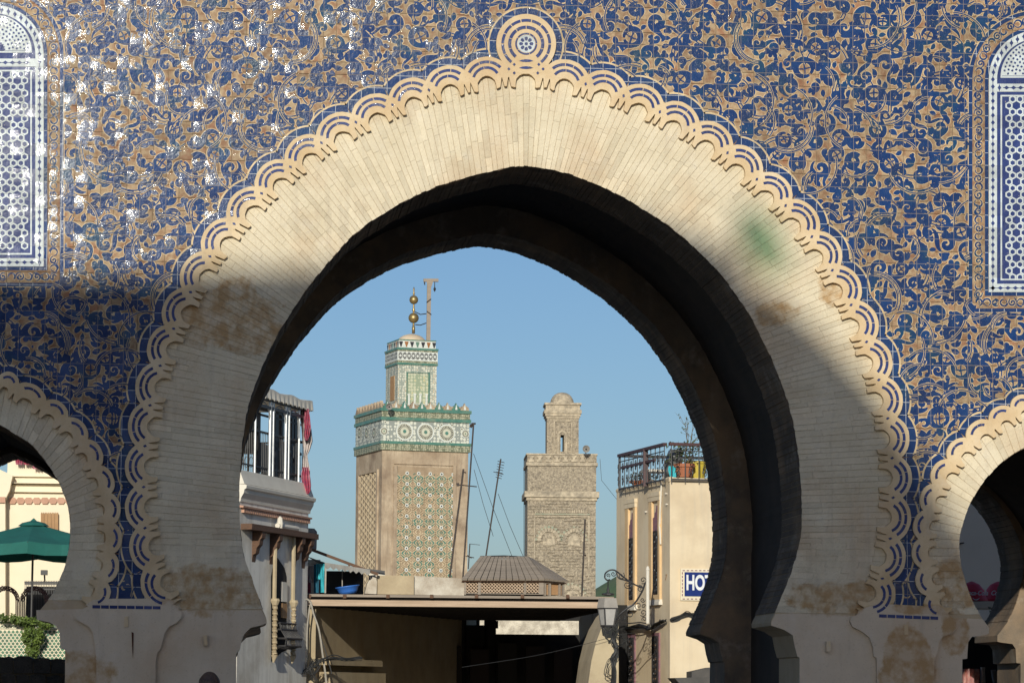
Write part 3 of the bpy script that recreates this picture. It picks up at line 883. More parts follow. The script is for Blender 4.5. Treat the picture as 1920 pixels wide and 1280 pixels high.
for i, (x, y, r) in enumerate(nodes):
    if r < 8: continue
    d = np.hypot(NA[:, 0] - x, NA[:, 1] - y); js = [j for j in np.argsort(d)[1:9] if NA[j, 2] > 7.6]
    for j in js:
        if (j, i) in links or deg.get(i, 0) > 1 or deg.get(j, 0) > 1: continue
        X, Y, rr = nodes[j]; dd = d[j]
        if dd > r + rr + 9: continue
        links.add((i, j)); deg[i] = deg.get(i, 0) + 1; deg[j] = deg.get(j, 0) + 1
        t = norm2(X - x, Y - y); sg = 1 if (i + j) % 2 else -1; n = (-t[1] * sg, t[0] * sg)
        p0 = (x + n[0] * r * .82, y + n[1] * r * .82); p3 = (X - n[0] * rr * .82, Y - n[1] * rr * .82)
        p1 = (p0[0] + t[0] * dd * .5, p0[1] + t[1] * dd * .5); p2 = (p3[0] - t[0] * dd * .5, p3[1] - t[1] * dd * .5)
        wm = min(12, min(r, rr) * Q.uniform(.62, .84))
        half.add(bez(p0, p1, p2, p3), [wm * (.35 + .65 * math.sin(math.pi * k / 14)) for k in range(15)])
# thin paired tendrils laid over the scrolls, each with its pale outline
for i, (x, y, r) in enumerate(nodes):
    if r > 10 and Q.random() < .6:
        rad = Q.uniform(22, 58); a0 = Q.uniform(0, 6.28); ln = Q.uniform(1.0, 2.2)
        cx, cy = x + rad * math.cos(a0 + ln / 2), y + rad * math.sin(a0 + ln / 2)
        for dr in (0, 5.6) if Q.random() < .6 else (0,):
            pts = [(cx - (rad + dr) * math.cos(a0 + ln * k / 18), cy - (rad + dr) * math.sin(a0 + ln * k / 18)) for k in range(19)]
            (over if Q.random() < .3 else half).add(pts, [2.3] * 19, 1.8)
over.blue = [(p, w_, o + .0052) for p, w_, o in over.blue]; over.halo = [(p, w_, o + .0050) for p, w_, o in over.halo]
# small leaves and curls in whatever gaps are left
G = 3.0; gw_, gh_ = int(1400 / G), int(1320 / G)
occ = np.zeros((gw_, gh_), bool)
def stamp(x, y, r):
    i0, i1 = int((x - r - AX) / G), int((x + r - AX) / G) + 1; j0, j1 = int((y - r + 160) / G), int((y + r + 160) / G) + 1
    occ[max(0, i0):max(0, i1), max(0, j0):max(0, j1)] = True
for pts, ws, off in half.halo:
    if isinstance(ws, (int, float)): stamp(pts[0], pts[1], ws * .7)
    else:
        for p, w_ in zip(pts, ws): stamp(p[0], p[1], w_ * .42)
for rad in (8, 6, 4.4, 3.4):
    for _ in range(20000):
        x = Q.uniform(AX, AX + 1350); y = Q.uniform(-145, 1130)
        i, j = int((x - AX) / G), int((y + 160) / G); q = max(1, int(rad / G))
        if occ[max(0, i - q):i + q + 1, max(0, j - q):j + q + 1].any(): continue
        stamp(x, y, rad * .9)
        if rad >= 17 and Q.random() < .55: spiral(x, y, rad * .85, Q.uniform(0, 6.28), 1.1, Q.choice((-1, 1)), 2, rad * .42, 1.6, half, lobes=False)
        elif rad >= 17: ringm(x, y, rad * .7, Q.uniform(0, 6.28), half, rad * .34, False)
        else:
            a = Q.uniform(0, 6.28); comma(x - rad * .8 * math.cos(a), y - rad * .8 * math.sin(a), a + .4, rad * 1.9, rad * 1.1, -.5)
SC = _keep
def mirrored(S):
    out = Ribbons()
    for lst, dst in ((S.blue, out.blue), (S.halo, out.halo)):
        for pts, ws, off in lst:
            if isinstance(ws, (int, float)): dst.append(((2 * AX - pts[0], pts[1]), ws, off))
            else: dst.append(([(2 * AX - p[0], p[1]) for p in pts], ws, off))
    return out
mh = mirrored(half)
SC.blue = half.blue + mh.blue; SC.halo = half.halo + mh.halo
mo = mirrored(over); over.blue += mo.blue; over.halo += mo.halo
# the finials standing on the blue bars at the foot of each pier
for cx, base in ((236, 1112), (1699, 1126)):
    S = SC
    S.add([(cx - 26, base + 4), (cx + 24, base + 4)], [18, 18], 0)
    spiral(cx + 2, base - 14, 11, 1.2, 1.2, -1, 5, 8, 2.2, S)
    S.add(bez((cx + 8, base - 22), (cx + 4, base - 40), (cx - 12, base - 44), (cx + 2, base - 74)), [9 - 6 * abs(k - 5) / 9 for k in range(15)])
def bigtest(x, y):
    d = np.minimum(PM.sd(x, y), np.minimum(PR.sd(x, y), PL.sd(x, y)))
    wd = np.minimum(win_sd(WINR, x, y), win_sd(WINL, x, y))
    return (d > 10) & (wd > 38) & (y < 1136) & (x > -370) & (x < 2340) & (y > -138) & (np.hypot(x - MC[0], y - MC[1]) > 60)
V, F = SC.mesh(SC.blue, bigtest); mesh("scroll_ornament", V, F, M_blue, gate, kind="stuff")
V, F = SC.mesh(SC.halo, bigtest); mesh("scroll_outline", V, F, M_cream, gate, kind="stuff")
V, F = SC.mesh(over.blue, bigtest); mesh("tendrils", V, F, M_blue, gate, kind="stuff")
V, F = SC.mesh(over.halo, bigtest); mesh("tendril_outline", V, F, M_cream, gate, kind="stuff")

# ------------------------------------------------------------------ the two arched zellij panels
def arch_path(W, off, step=8):
    """polyline round the frame at a distance off outside it: up the left side, over, down, along the bottom"""
    r = W['r'] + off; P = []
    yb = W['yb'] + off
    n = int((yb - W['ys']) / step)
    P += [(W['cx'] - r, yb - (yb - W['ys']) * k / n) for k in range(n)]
    m = int(math.pi * r / step)
    P += [(W['cx'] - r * math.cos(math.pi * k / m), W['ys'] - r * math.sin(math.pi * k / m)) for k in range(m)]
    P += [(W['cx'] + r, W['ys'] + (yb - W['ys']) * k / n) for k in range(n)]
    m = int(2 * r / step)
    P += [(W['cx'] + r - 2 * r * k / m, yb) for k in range(m + 1)]
    return P
def strip_mesh(P, Pi, o, name, m, par):
    n = len(P); vs = [wpo(*p, o) for p in P] + [wpo(*p, o) for p in Pi]
    return mesh(name, vs, [(i, i + 1, n + i + 1, n + i) for i in range(n - 1)], m, par)
def scale_path(W, offa, offb, name, m, o, par):
    A = arch_path(W, offa); B = arch_path(W, offa)
    # same sampling for both edges
    B = []
    for (x, y) in A:
        rA = W['r'] + offa; rB = W['r'] + offb
        if y < W['ys'] - .01:
            a = norm2(x - W['cx'], y - W['ys']); B.append((W['cx'] + a[0] * rB, W['ys'] + a[1] * rB))
        else:
            nx = W['cx'] + (rB if x > W['cx'] else -rB) if abs(abs(x - W['cx']) - rA) < .01 else W['cx'] + (x - W['cx']) * rB / rA
            ny = W['yb'] + offb if abs(y - (W['yb'] + offa)) < .01 else W['ys'] + (y - W['ys']) * (W['yb'] + offb - W['ys']) / (W['yb'] + offa - W['ys'])
            B.append((nx, ny))
    A.append(A[0]); B.append(B[0])
    return strip_mesh(A, B, o, name, m, par)
def panel(W, label):
    t = gate
    scale_path(W, 0.5, 7, "border_line", M_border, .0150, t)
    scale_path(W, 30.5, 37.5, "border_line", M_border, .0150, t)
    scale_path(W, 37.5, 39, "cream_line", M_cream, .0152, t)
    # narrow band of small scrolls
    S = Ribbons(); P = arch_path(W, 19, 15)
    for i, (x, y) in enumerate(P):
        
        a = Q.uniform(0, 6.28)
        if i % 2: spiral(x, y, 7.5, a, 1.15, Q.choice((-1, 1)), 2, 3.6, 1.3, S, lobes=False)
        else: ringm(x, y, 6.5, a, S, 2.6, False, 250)
        for _ in range(3):
            a = Q.uniform(0, 6.28); rr = Q.uniform(4, 9)
            S.add([(x + rr * math.cos(a + .25 * k), y + rr * math.sin(a + .25 * k)) for k in range(7)], [1.8] * 7, .8)
    ok = lambda x, y: (np.minimum(win_sd(W, x, y), 99) > 8) & (win_sd(W, x, y) < 30)
    V, F = S.mesh(S.blue, ok); mesh("small_scrolls", V, F, M_blue, t, kind="stuff")
    V, F = S.mesh(S.halo, ok); mesh("small_scroll_outline", V, F, M_cream, t, kind="stuff")
    # blue ground
    cx, ys, yb, r = W['cx'], W['ys'], W['yb'], W['r']
    def arch_loop(off, y1=None):
        rr = r + off
        return [(cx - rr, y1 or yb + off)] + [(cx - rr * math.cos(math.pi * k / 30), ys - rr * math.sin(math.pi * k / 30)) for k in range(31)] + [(cx + rr, y1 or yb + off)]
    flat_piece(arch_loop(0), "panel_ground", M_bluedk, -.0170, -.001)
    # white outer frame with a chain of blue diamonds, and the cross bar
    def frame(offa, offb, name, o):
        A = arch_loop(offa); B = arch_loop(offb)
        n = len(A); vs = [wpo(*p, o) for p in A] + [wpo(*p, o) for p in B]
        mesh(name, vs, [(i, (i + 1) % n, n + (i + 1) % n, n + i) for i in range(n)], M_white, t)
    frame(0, -15.5, "white_frame", .0195)
    yl = ys + 6
    def rect(x0, y0, x1, y1, nm, m, o=.0193): flat_piece([(x0, y0), (x1, y0), (x1, y1), (x0, y1)], nm, m, -o, -.0165)
    rect(cx - r + 15, yl + 2, cx + r - 15, yl + 17, "white_bar", M_white)
    # thin white lines inside the blue lines
    A = [(cx - (r - 22) * math.cos(math.pi * k / 30), ys - 4 - (r - 22) * math.sin(math.pi * k / 30) * 1.0) for k in range(31)]
    B = [(cx - (r - 25) * math.cos(math.pi * k / 30), ys - 6 - (r - 25) * math.sin(math.pi * k / 30)) for k in range(31)]
    strip_mesh(A, B, .0191, "white_line", M_white, t)
    rect(cx - r + 22, ys - 6, cx + r - 22, ys - 3, "white_line", M_white)
    x0, x1, y0, y1 = cx - r + 22, cx + r - 22, yl + 23, yb - 22
    for q in ((x0, y0, x1, y0 + 3), (x0, y1 - 3, x1, y1), (x0, y0 + 3, x0 + 3, y1 - 3), (x1 - 3, y0 + 3, x1, y1 - 3)): rect(*q, "white_line", M_white)
    # blue diamonds
    b = MB()
    P = arch_path(dict(cx=cx, r=r - 7.7, ys=ys, yb=yb - 7.7), 0, 13.2)
    P += [(cx - r + 20 + 13.2 * k, yl + 9.5) for k in range(int((2 * r - 34) / 13.2))]
    for i, (x, y) in enumerate(P):
        hz = i > 0 and (abs(P[i][1] - P[i - 1][1]) < .5)
        a, c = (5.6, 3.7) if hz else (3.7, 5.6)
        b.add([wpo(*p, .0205) for p in ((x - a, y), (x - a * .45, y - c * .5), (x, y - c), (x + a * .45, y - c * .5), (x + a, y), (x + a * .45, y + c * .5), (x, y + c), (x - a * .45, y + c * .5))], [tuple(range(8))])
        if hz: b.add([wpo(*p, .0204) for p in ((x - 6.8, y - .6), (x + 6.8, y - .6), (x + 6.8, y + .6), (x - 6.8, y + .6))], [(0, 1, 2, 3)])
        else: b.add([wpo(*p, .0204) for p in ((x - .6, y - 6.8), (x + .6, y - 6.8), (x + .6, y + 6.8), (x - .6, y + 6.8))], [(0, 1, 2, 3)])
    b.build("frame_diamonds", M_bluedk, t, kind="stuff")
    # lattice of white hexagon rings leaving six-pointed stars
    b = MB(); dx, dy = 13.8, 11.9
    nx = int((x1 - x0) / dx) + 2; ny = int((y1 - y0) / dy) + 2
    for j in range(ny):
        for i in range(-1, nx):
            x = x0 + 9 + (i + (j % 2) * .5) * dx; y = y0 + 8 + j * dy
            if x < x0 + 5 or x > x1 - 5 or y < y0 + 4 or y > y1 - 5: continue
            ii = i - (j - j % 2) // 2
            if (ii - j) % 3 == 0: continue
            ro, ri = 7.7, 4.6
            vs = [wpo(min(max(x + rr * math.sin(math.pi * k / 3), x0), x1), min(max(y + rr * math.cos(math.pi * k / 3), y0), y1), .0185) for rr in (ro, ri) for k in range(6)]
            b.add(vs, [(k, (k + 1) % 6, 6 + (k + 1) % 6, 6 + k) for k in range(6)])
    b.build("star_lattice", M_white, t, kind="stuff")
    # lunette: white ground with rays and blue chips
    rl = r - 25; cy = ys - 7
    flat_piece([(cx - rl, cy)] + [(cx - rl * math.cos(math.pi * k / 24), cy - rl * math.sin(math.pi * k / 24)) for k in range(1, 24)] + [(cx + rl, cy)], "lunette_ground", M_white, -.0182, -.0165)
    b = MB()
    for k in range(13):
        a = math.pi * (k + .5) / 13; ca, sa = math.cos(a), math.sin(a)
        b.add([wpo(cx + ca * q + sa * e, cy - sa * q + ca * e, .0200) for q, e in ((7, -.8), (18, -2.2), (21, 0), (18, 2.2), (7, .8))], [(0, 1, 2, 3, 4)])
    for rr in range(28, int(rl) - 2, 7):
        n = int(math.pi * rr / 7.5)
        for k in range(n):
            a = math.pi * (k + .5 + .25 * (rr % 2)) / n
            x, y = cx + rr * math.cos(a), cy - rr * math.sin(a); ph = Q.uniform(0, 3)
            if y > cy - 2: continue
            b.add([wpo(x + q * math.cos(ph + g_), y + q * math.sin(ph + g_), .0200) for q, g_ in ((2.7, 0), (1.7, .8), (2.4, 1.6), (2, 2.4), (2.7, 3.14), (1.7, 3.9), (2.4, 4.7), (1.8, 5.5))], [tuple(range(8))])
    b.build("lunette_chips", M_bluedk, t, kind="stuff")
panel(WINR, ""); panel(WINL, "")

# ------------------------------------------------------------------ unseen houses behind the camera, outlines shaped to shade the lower gate
YC = -42.0
def shade_point(px, py, Y=YC):
    p = wp(px, py, 0); k = -Y
    s = SUNTO / -SUNTO.y
    return (p.x + s.x * k, p.z + s.z * k)
M_far = mat("far_plaster", (.62, .50, .36), (.55, .44, .31), 1.5, .9)
M_farroof = mat("far_tile", (.20, .10, .06), (.14, .08, .05), 3, .9)
def sil(name, pts, label, cat, depth=5.0, m=None, Y=YC):
    P = [shade_point(x, y, Y) for x, y in pts]
    P = [(P[0][0], 0.0)] + P + [(P[-1][0], 0.0)]
    b = MB(); b.prism(P, lambda x, z, off: (x, Y - off, z), 0, depth)
    root = thing(name, label, cat, (sum(p[0] for p in P) / len(P), Y, 0))
    b.build("walls", m or M_far, root)
    return root
sil("town_house", [(-900, 505), (150, 516), (330, 520), (345, 503), (620, 500), (1000, 498)], "long flat roofed house standing behind the camera on the left", "house")
sil("shade_hall", [(1001, 480), (1001, 440), (1060, 400), (1130, 392), (1190, 402), (1240, 416), (1290, 436), (1342, 452), (1378, 490), (1405, 528), (1440, 548), (1520, 608), (1600, 690), (1640, 735),
     (1668, 790), (1690, 850), (1725, 890), (1760, 960), (1800, 1025), (1845, 1090), (1960, 1230), (2060, 1400)], "domed hall behind the camera whose roof slopes down to one side", "hall")  # roofline raised to keep sun off the rear arch ring
M_green, nt_, b_ = newmat("green_cloth")
nt_.nodes.remove(b_)
tr = nt_.nodes.new("ShaderNodeBsdfTransparent"); tr.inputs[0].default_value = (.46, .80, .50, 1)
df = nt_.nodes.new("ShaderNodeBsdfDiffuse"); df.inputs[0].default_value = (.05, .22, .10, 1)
mx = nt_.nodes.new("ShaderNodeMixShader"); mx.inputs[0].default_value = .35
nt_.links.new(tr.outputs[0], mx.inputs[1]); nt_.links.new(df.outputs[0], mx.inputs[2]); nt_.links.new(mx.outputs[0], nt_.nodes["Material Output"].inputs[0])
root = thing("awning", "thin green cloth awning on a pole above the hall behind the camera", "awning", (0, YC + 1, 15))  # added out of view; colours the patch of sun on the arch
b = MB(); P = [shade_point(x, y, YC + 1) for x, y in ((1372, 398), (1400, 388), (1440, 405), (1475, 460), (1470, 520), (1430, 515), (1392, 462))]
b.prism(P, lambda x, z, off: (x, YC + 1 - off, z), 0, .01); b.build("cloth", M_green, root)
px0, pz0 = shade_point(1388, 404, YC + 1.1)
b = MB(); b.tube([(px0, YC + 1.1, 0), (px0, YC + 1.1, pz0 + .1)], .04); b.build("pole", M_far, root)

# unseen houses added right of the square to bounce warm light onto the gate
for i in range(4):
    x0, y0 = 17 + i * 1.5, -34 + i * 8.6
    root = thing("bounce_block", ("first", "second", "third", "fourth")[i] + " sunlit pale house along the right side of the square, out of frame", "house", (x0, y0, 0))
    b = MB(); P = [(x0, y0), (x0 + 2.5, y0 + 8.4), (x0 + 11, y0 + 8.4), (x0 + 11, y0)]
    hh_ = 7 + (i % 2) * 1.5
    b.add([(p[0], p[1], z_) for z_ in (0, hh_) for p in P], [(0, 1, 5, 4), (1, 2, 6, 5), (2, 3, 7, 6), (3, 0, 4, 7), (4, 5, 6, 7)])
    b.build("walls", M_far, root)
    for k in range(3):
        t_ = .2 + k * .3; b = MB(); q = Vector((x0 + 2.5 * t_, y0 + 8.4 * t_, 4)); b.box(q, (.12, 1.0, 1.5)); b.build("shutter", M_farroof, root)

# ground
M_ground = mat("street_stone", (.34, .29, .23), (.28, .24, .19), 1.2, .9, .3)
g_ = mesh("ground", [(-900, -300, 0), (900, -300, 0), (900, 1500, 0), (-900, 1500, 0)], [(0, 1, 2, 3)], M_ground); g_["kind"] = "structure"

# ------------------------------------------------------------------ beyond the gate
class Fac:
    """an upright plane through the point seen at (px, py) at depth Y, running along direction u"""
    def __init__(s, px, Y, u, py=1200):
        o = wp(px, py, Y); s.O = Vector((o.x, Y, 0)); s.u = Vector((u[0], u[1], 0)).normalized()
        s.n = Vector((s.u.y, -s.u.x, 0))
        if s.n.dot(s.O - CAMP) > 0: s.n = -s.n
    def hit(s, px, py):
        d = _F + _R * ((px - 960) / FPX) + _U * ((640 - py) / FPX)
        t = (s.O - CAMP).dot(s.n) / d.dot(s.n); p = CAMP + d * t
        return ((p - s.O).dot(s.u), p.z)
    def P(s, a, z, o=0.0): return s.O + s.u * a + s.n * o + Vector((0, 0, z))
    def px(s, x, y, o=0.0): a, z = s.hit(x, y); return s.P(a, z, o)
    def box(s, b, a0, a1, z0, z1, o0, o1):
        vs = [s.P(a, z, o) for a in (a0, a1) for o in (o0, o1) for z in (z0, z1)]
        b.add(vs, [(0, 1, 3, 2), (4, 6, 7, 5), (0, 4, 5, 1), (2, 3, 7, 6), (0, 2, 6, 4), (1, 5, 7, 3)])
    def pbox(s, b, x0, y0, x1, y1, o0, o1):
        a0, zt = s.hit(x0, y0); a1, zb = s.hit(x1, y1)
        s.box(b, a0, a1, zb, zt, o0, o1)
    def prism(s, b, pts, o0, o1, px=True):
        """pts outline, in pixels or in (a, z)"""
        P2 = [s.hit(*p) for p in pts] if px else pts
        b.prism(P2, lambda a, z, o: s.P(a, z, o), o0, o1)
    def mould(s, b, a0, a1, prof):
        """a moulding running along u: prof = (out, z) outline"""
        n = len(prof)
        vs = [s.P(a, z, o) for a in (a0, a1) for o, z in prof]
        b.add(vs, [(i, (i + 1) % n, n + (i + 1) % n, n + i) for i in range(n)] + [tuple(range(n))[::-1], tuple(range(n, 2 * n))])
def text(name, body, m, parent, loc, ux, size, sx=1.0, shear=0.0, extrude=.004, bold=0.0):
    c = bpy.data.curves.new(name, 'FONT'); c.body = body; c.size = size; c.extrude = extrude; c.shear = shear; c.offset = bold
    c.align_x = 'CENTER'; c.align_y = 'CENTER'
    o = bpy.data.objects.new(name, c); COL.objects.link(o)
    dg = bpy.context.evaluated_depsgraph_get(); dg.update()
    me = bpy.data.meshes.new_from_object(o.evaluated_get(dg)); bpy.data.objects.remove(o)
    ux = Vector(ux).normalized(); nz = ux.cross(Vector((0, 0, 1)))
    M = Matrix((ux * sx, Vector((0, 0, 1)), nz)).transposed()
    vs = [M @ v.co + Vector(loc) for v in me.vertices]
    return mesh(name, vs, [tuple(p.vertices) for p in me.polygons], m, parent)

M_cafe = mat("cafe_wall", (.84, .80, .71), (.76, .72, .63), 1.2, .9, .25, streak=(.46, .42, .36), dirt=(.52, .46, .37))
M_cream_w = mat("cream_wall", (.80, .70, .52), (.74, .64, .46), .8, .9, .12)
M_hotel = mat("hotel_wall", (.74, .61, .42), (.66, .52, .34), 1.0, .9, .25, dirt=(.56, .44, .29), streak=(.54, .45, .33), dscale=.5)
M_trim = mat("trim_plaster", (.74, .68, .57), (.66, .60, .50), 2, .85, .1)
M_pink = mat("terracotta_pink", (.55, .32, .22), (.48, .27, .18), 5, .8, .1, island=.2)
M_wood = mat("brown_wood", (.15, .075, .04), (.09, .05, .03), 4, .8, .3, stretch=(3, 3, 12))
M_wgrey = mat("weathered_wood", (.31, .255, .20), (.23, .19, .15), 2, .85, .4, stretch=(.6, .6, 14), island=.3)
M_beam = mat("tawny_beam", (.50, .37, .26), (.38, .27, .18), 2.4, .85, .4, stretch=(.5, .5, 10), island=.18)
M_lattice = mat("orange_wood", (.42, .25, .12), (.34, .19, .09), 3, .8, .2)
M_iron = mat("black_iron", (.022, .022, .024), (.035, .03, .028), 20, .5, .1)
M_ironbr = mat("maroon_iron", (.07, .022, .022), (.05, .02, .02), 10, .5, .1)
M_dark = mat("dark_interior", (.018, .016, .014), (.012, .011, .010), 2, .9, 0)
M_white = M_white
M_metal = mat("pale_metal", (.62, .62, .60), (.5, .5, .49), 5, .35, .05, metal=.6)
M_awn = mat("awning_cloth", (.30, .28, .25), (.22, .21, .19), 3, .9, .2, streak=(.15, .14, .13))
M_awndk = mat("dark_canvas", (.10, .09, .08), (.07, .065, .06), 3, .9, .2)
M_cloth = mat("red_rug_cloth", (.42, .04, .08), (.20, .05, .10), 14, .9, .2, dirt=(.45, .25, .28), dscale=9)
M_paleclo = mat("pale_cloth", (.55, .48, .45), (.45, .40, .38), 6, .9, .2)
M_teal = mat("teal_cloth", (.05, .42, .48), (.07, .48, .54), 6, .85, .2)
M_tealdk = mat("blue_cloth", (.02, .16, .25), (.03, .13, .20), 6, .85, .2)
M_basin = mat("blue_plastic", (.05, .18, .58), (.045, .16, .52), 3, .35, 0)
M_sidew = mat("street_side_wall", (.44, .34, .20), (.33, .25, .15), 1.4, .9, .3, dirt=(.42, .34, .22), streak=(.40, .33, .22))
M_beige = mat("beige_render", (.52, .42, .27), (.44, .35, .22), 1.5, .9, .3, dirt=(.33, .25, .16))
M_shedw = mat("patchy_limewash", (.62, .56, .46), (.40, .33, .25), 3, .9, .4)
M_cable = mat("black_cable", (.02, .02, .02), (.03, .03, .03), 9, .6, 0)
M_cablegr = mat("grey_cable", (.38, .34, .28), (.3, .27, .22), 9, .7, 0)

# --- cafe on the left: a facade running away from the camera
cf = Fac(575, 36, (.38, 1))
cafe = thing("corner_cafe", "grey plastered corner cafe with a covered roof terrace left of the street", "cafe", tuple(cf.O))
b = MB(); cf.box(b, -4.2, 0, 0, cf.hit(575, 962)[1], -3, 0); b.build("wall", M_cafe, cafe)
aL = -4.2; z = lambda y, x=575: cf.hit(x, y)[1]
b = MB(); cf.mould(b, aL, .06, [(-.2, z(962)), (.02, z(962)), (.03, z(956)), (.07, z(950)), (.09, z(947)), (.10, z(941)), (.14, z(939)), (.15, z(934)), (.12, z(932)), (-.2, z(931))])
b.build("cornice", M_trim, cafe)
b = MB(); cf.mould(b, aL, 0.05, [(-.25, z(931)), (.10, z(931)), (.03, z(915)), (.0, z(906)), (-.05, z(905)), (-.25, z(905))]); b.build("terrace_parapet", M_trim, cafe)
zt, zb = z(971), z(981)
for k in range(37):
    a = -.04 - k * .11
    b = MB(); cf.box(b, a - .075, a, zb, zt - .02, .0, .06); b.build("roof_tile", M_pink, cafe)
b = MB(); cf.mould(b, aL, 0, [(0, zt - .02), (.085, zt - .02), (.09, zt + .015), (0, zt + .03)]); b.build("tile_ledge", M_pink, cafe)
# the white strip lamp above the wooden hood
b = MB()
p0, p1 = cf.px(510, 985, .12), cf.px(547, 991, .12)
b.tube([p0, p1], .055, 8); b.build("strip_lamp", M_trim, cafe)
b = MB(); q = cf.px(513, 982, .14); b.lathe([(.01, -.16), (.05, -.12), (.07, 0), (.05, .12), (.01, .16)], q, 8); b.build("finial", M_trim, cafe)
# wooden hood with brackets
hood = MB(); za, zb2 = z(1006), z(1011)
cf.box(hood, -4.1, .0, zb2, za + .06, 0, .24); ho = hood.build("wooden_hood", M_wood, cafe)
for xx in (476, 509, 552, 569):
    a = cf.hit(xx, 1010)[0]
    b = MB(); zt_ = zb2 - .003
    prof = [(0.0, zt_), (.22, zt_), (.21, zt_ - .13), (.17, zt_ - .17), (.155, zt_ - .27), (.10, zt_ - .33), (.08, zt_ - .44), (.02, zt_ - .48), (0.0, zt_ - .62)]
    cf.mould(b, a - .10, a + .10, prof); b.build("bracket", M_wood, ho)
# tall arched niche with twisted colonnettes and an iron balconette
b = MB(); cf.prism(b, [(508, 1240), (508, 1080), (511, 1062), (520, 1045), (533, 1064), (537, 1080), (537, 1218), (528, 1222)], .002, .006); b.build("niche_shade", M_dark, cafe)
a0, a1 = cf.hit(507, 1100)[0], cf.hit(545, 1100)[0]
b = MB(); cf.box(b, a0 - .05, a1 + .05, z(1195), z(1012), .02, .035)
b = MB(); cf.prism(b, [(509, 1210), (509, 1085), (513, 1066), (521, 1052), (529, 1066), (534, 1086), (534, 1210)], .012, .02); b.build("window_pane", M_dark, cafe)
for y0, y1, mm, nm in ((1090, 1128, M_trim, "carved_panel"), (1130, 1158, M_lattice, "wood_panel")):
    b = MB(); cf.pbox(b, 525, y0, 534, y1, .02, .05); b.build(nm, mm, cafe)
for xx in (506, 541):
    b = MB(); a = cf.hit(xx, 1100)[0]
    zz = [z(1235), z(1230), z(1140), z(1132), z(1128), z(1012)]
    b.tube([cf.P(a, zz[0] - .1, .10), cf.P(a, zz[0], .12), cf.P(a, zz[1], .12)], [.015, .05, .075], 8)
    n = 26; pts = [cf.P(a + .012 * math.sin(k * 2.1), zz[1] + (zz[2] - zz[1]) * k / n, .12 + .012 * math.cos(k * 2.1)) for k in range(n + 1)]
    b.tube(pts, .055, 8)
    b.tube([cf.P(a, zz[2], .12), cf.P(a, zz[3], .12), cf.P(a, zz[4], .12)], [.06, .10, .085], 8)
    b.tube([cf.P(a, zz[4], .10), cf.P(a, zz[5], .10)], .045, 6)
    b.build("colonnette", M_beige, cafe)
# iron balconette, belly-shaped
bal = MB(); a0, a1 = cf.hit(509, 1200)[0], cf.hit(538, 1200)[0]
zt, zb = z(1168, 520), z(1216, 530)
for k in range(11):
    a = a0 + (a1 - a0) * k / 10
    bal.tube([cf.P(a, zt, .18), cf.P(a, zt - .25 * (zt - zb), .20), cf.P(a, zt - .6 * (zt - zb), .32), cf.P(a, zt - .9 * (zt - zb), .30), cf.P(a, zb, .08)], .014, 4)
for zz, o in ((zt, .19), (zt - .25 * (zt - zb), .21), (zt - .6 * (zt - zb), .33), (zt - .9 * (zt - zb), .31)):
    bal.tube([cf.P(a0 - .02, zz, 0), cf.P(a0 - .02, zz, o), cf.P(a1 + .02, zz, o), cf.P(a1 + .02, zz, 0)], .018, 4)
bal.build("iron_balcony", M_iron, cafe)

# terrace: posts, arches, railing, roof
deck = z(903)
edge = lambda xx: cf.hit(xx, 903 - (575 - xx) * .19)[0]
roof_z = z(768) ; 
ter = cafe
for xx in (480, 507.5, 513, 537, 542.5, 562):
    b = MB(); a = edge(xx)
    b.tube([cf.P(a, deck - .1, -.03), cf.P(a, roof_z + .0, -.03)], .035 if xx not in (480, 562) else .025, 8); b.build("terrace_post", M_metal, cafe)
for x0, x1 in ((481, 507), (513.5, 536.5), (543, 561)):
    b = MB(); A0, A1 = edge(x0), edge(x1)
    n = 12
    pts = [cf.P((A0 + A1) / 2 - (A1 - A0) / 2 * math.cos(math.pi * k / n), roof_z - .42 + .34 * math.sin(math.pi * k / n), -.03) for k in range(n + 1)]
    b.tube([cf.P(A0, deck + .9, -.03)] + pts + [cf.P(A1, deck + .9, -.03)], .018, 5); b.build("terrace_arch", M_metal, cafe)
b = MB(); cf.box(b, -4.1, -.05, roof_z - .2, roof_z - .14, -.05, .0); cf.box(b, -4.1, -.05, roof_z - .04, roof_z, -.06, .01); b.build("roof_beam", M_iron, cafe)
# railing
b = MB(); rz = deck + .85
b.bar(cf.P(-4.1, rz, -.1), cf.P(-.1, rz, -.1), .04); b.bar(cf.P(-4.1, deck + .12, -.1), cf.P(-.1, deck + .12, -.1), .03)
b.bar(cf.P(-.1, rz, -.1), cf.P(-.1, rz, -2.9), .04); b.bar(cf.P(-.1, deck + .12, -.1), cf.P(-.1, deck + .12, -2.9), .03)
for k in range(38): a = -.15 - k * .105; b.bar(cf.P(a, deck, -.1), cf.P(a, rz, -.1), .014)
for k in range(24):
    q = -.2 - k * .115; b.bar(cf.P(-.1, deck, q), cf.P(-.1, rz, q), .014)
    pts = [cf.P(-.1, deck + .45 + .12 * math.sin(t * .7) , q - .05 + .04 * math.cos(t * .7)) for t in range(10)]
    b.tube(pts, .008, 3)
b.build("terrace_railing", M_iron, cafe)
b = MB(); cf.box(b, -4.2, 0, deck - .12, deck, -2.9, -.26); b.build("terrace_floor", M_trim, cafe)
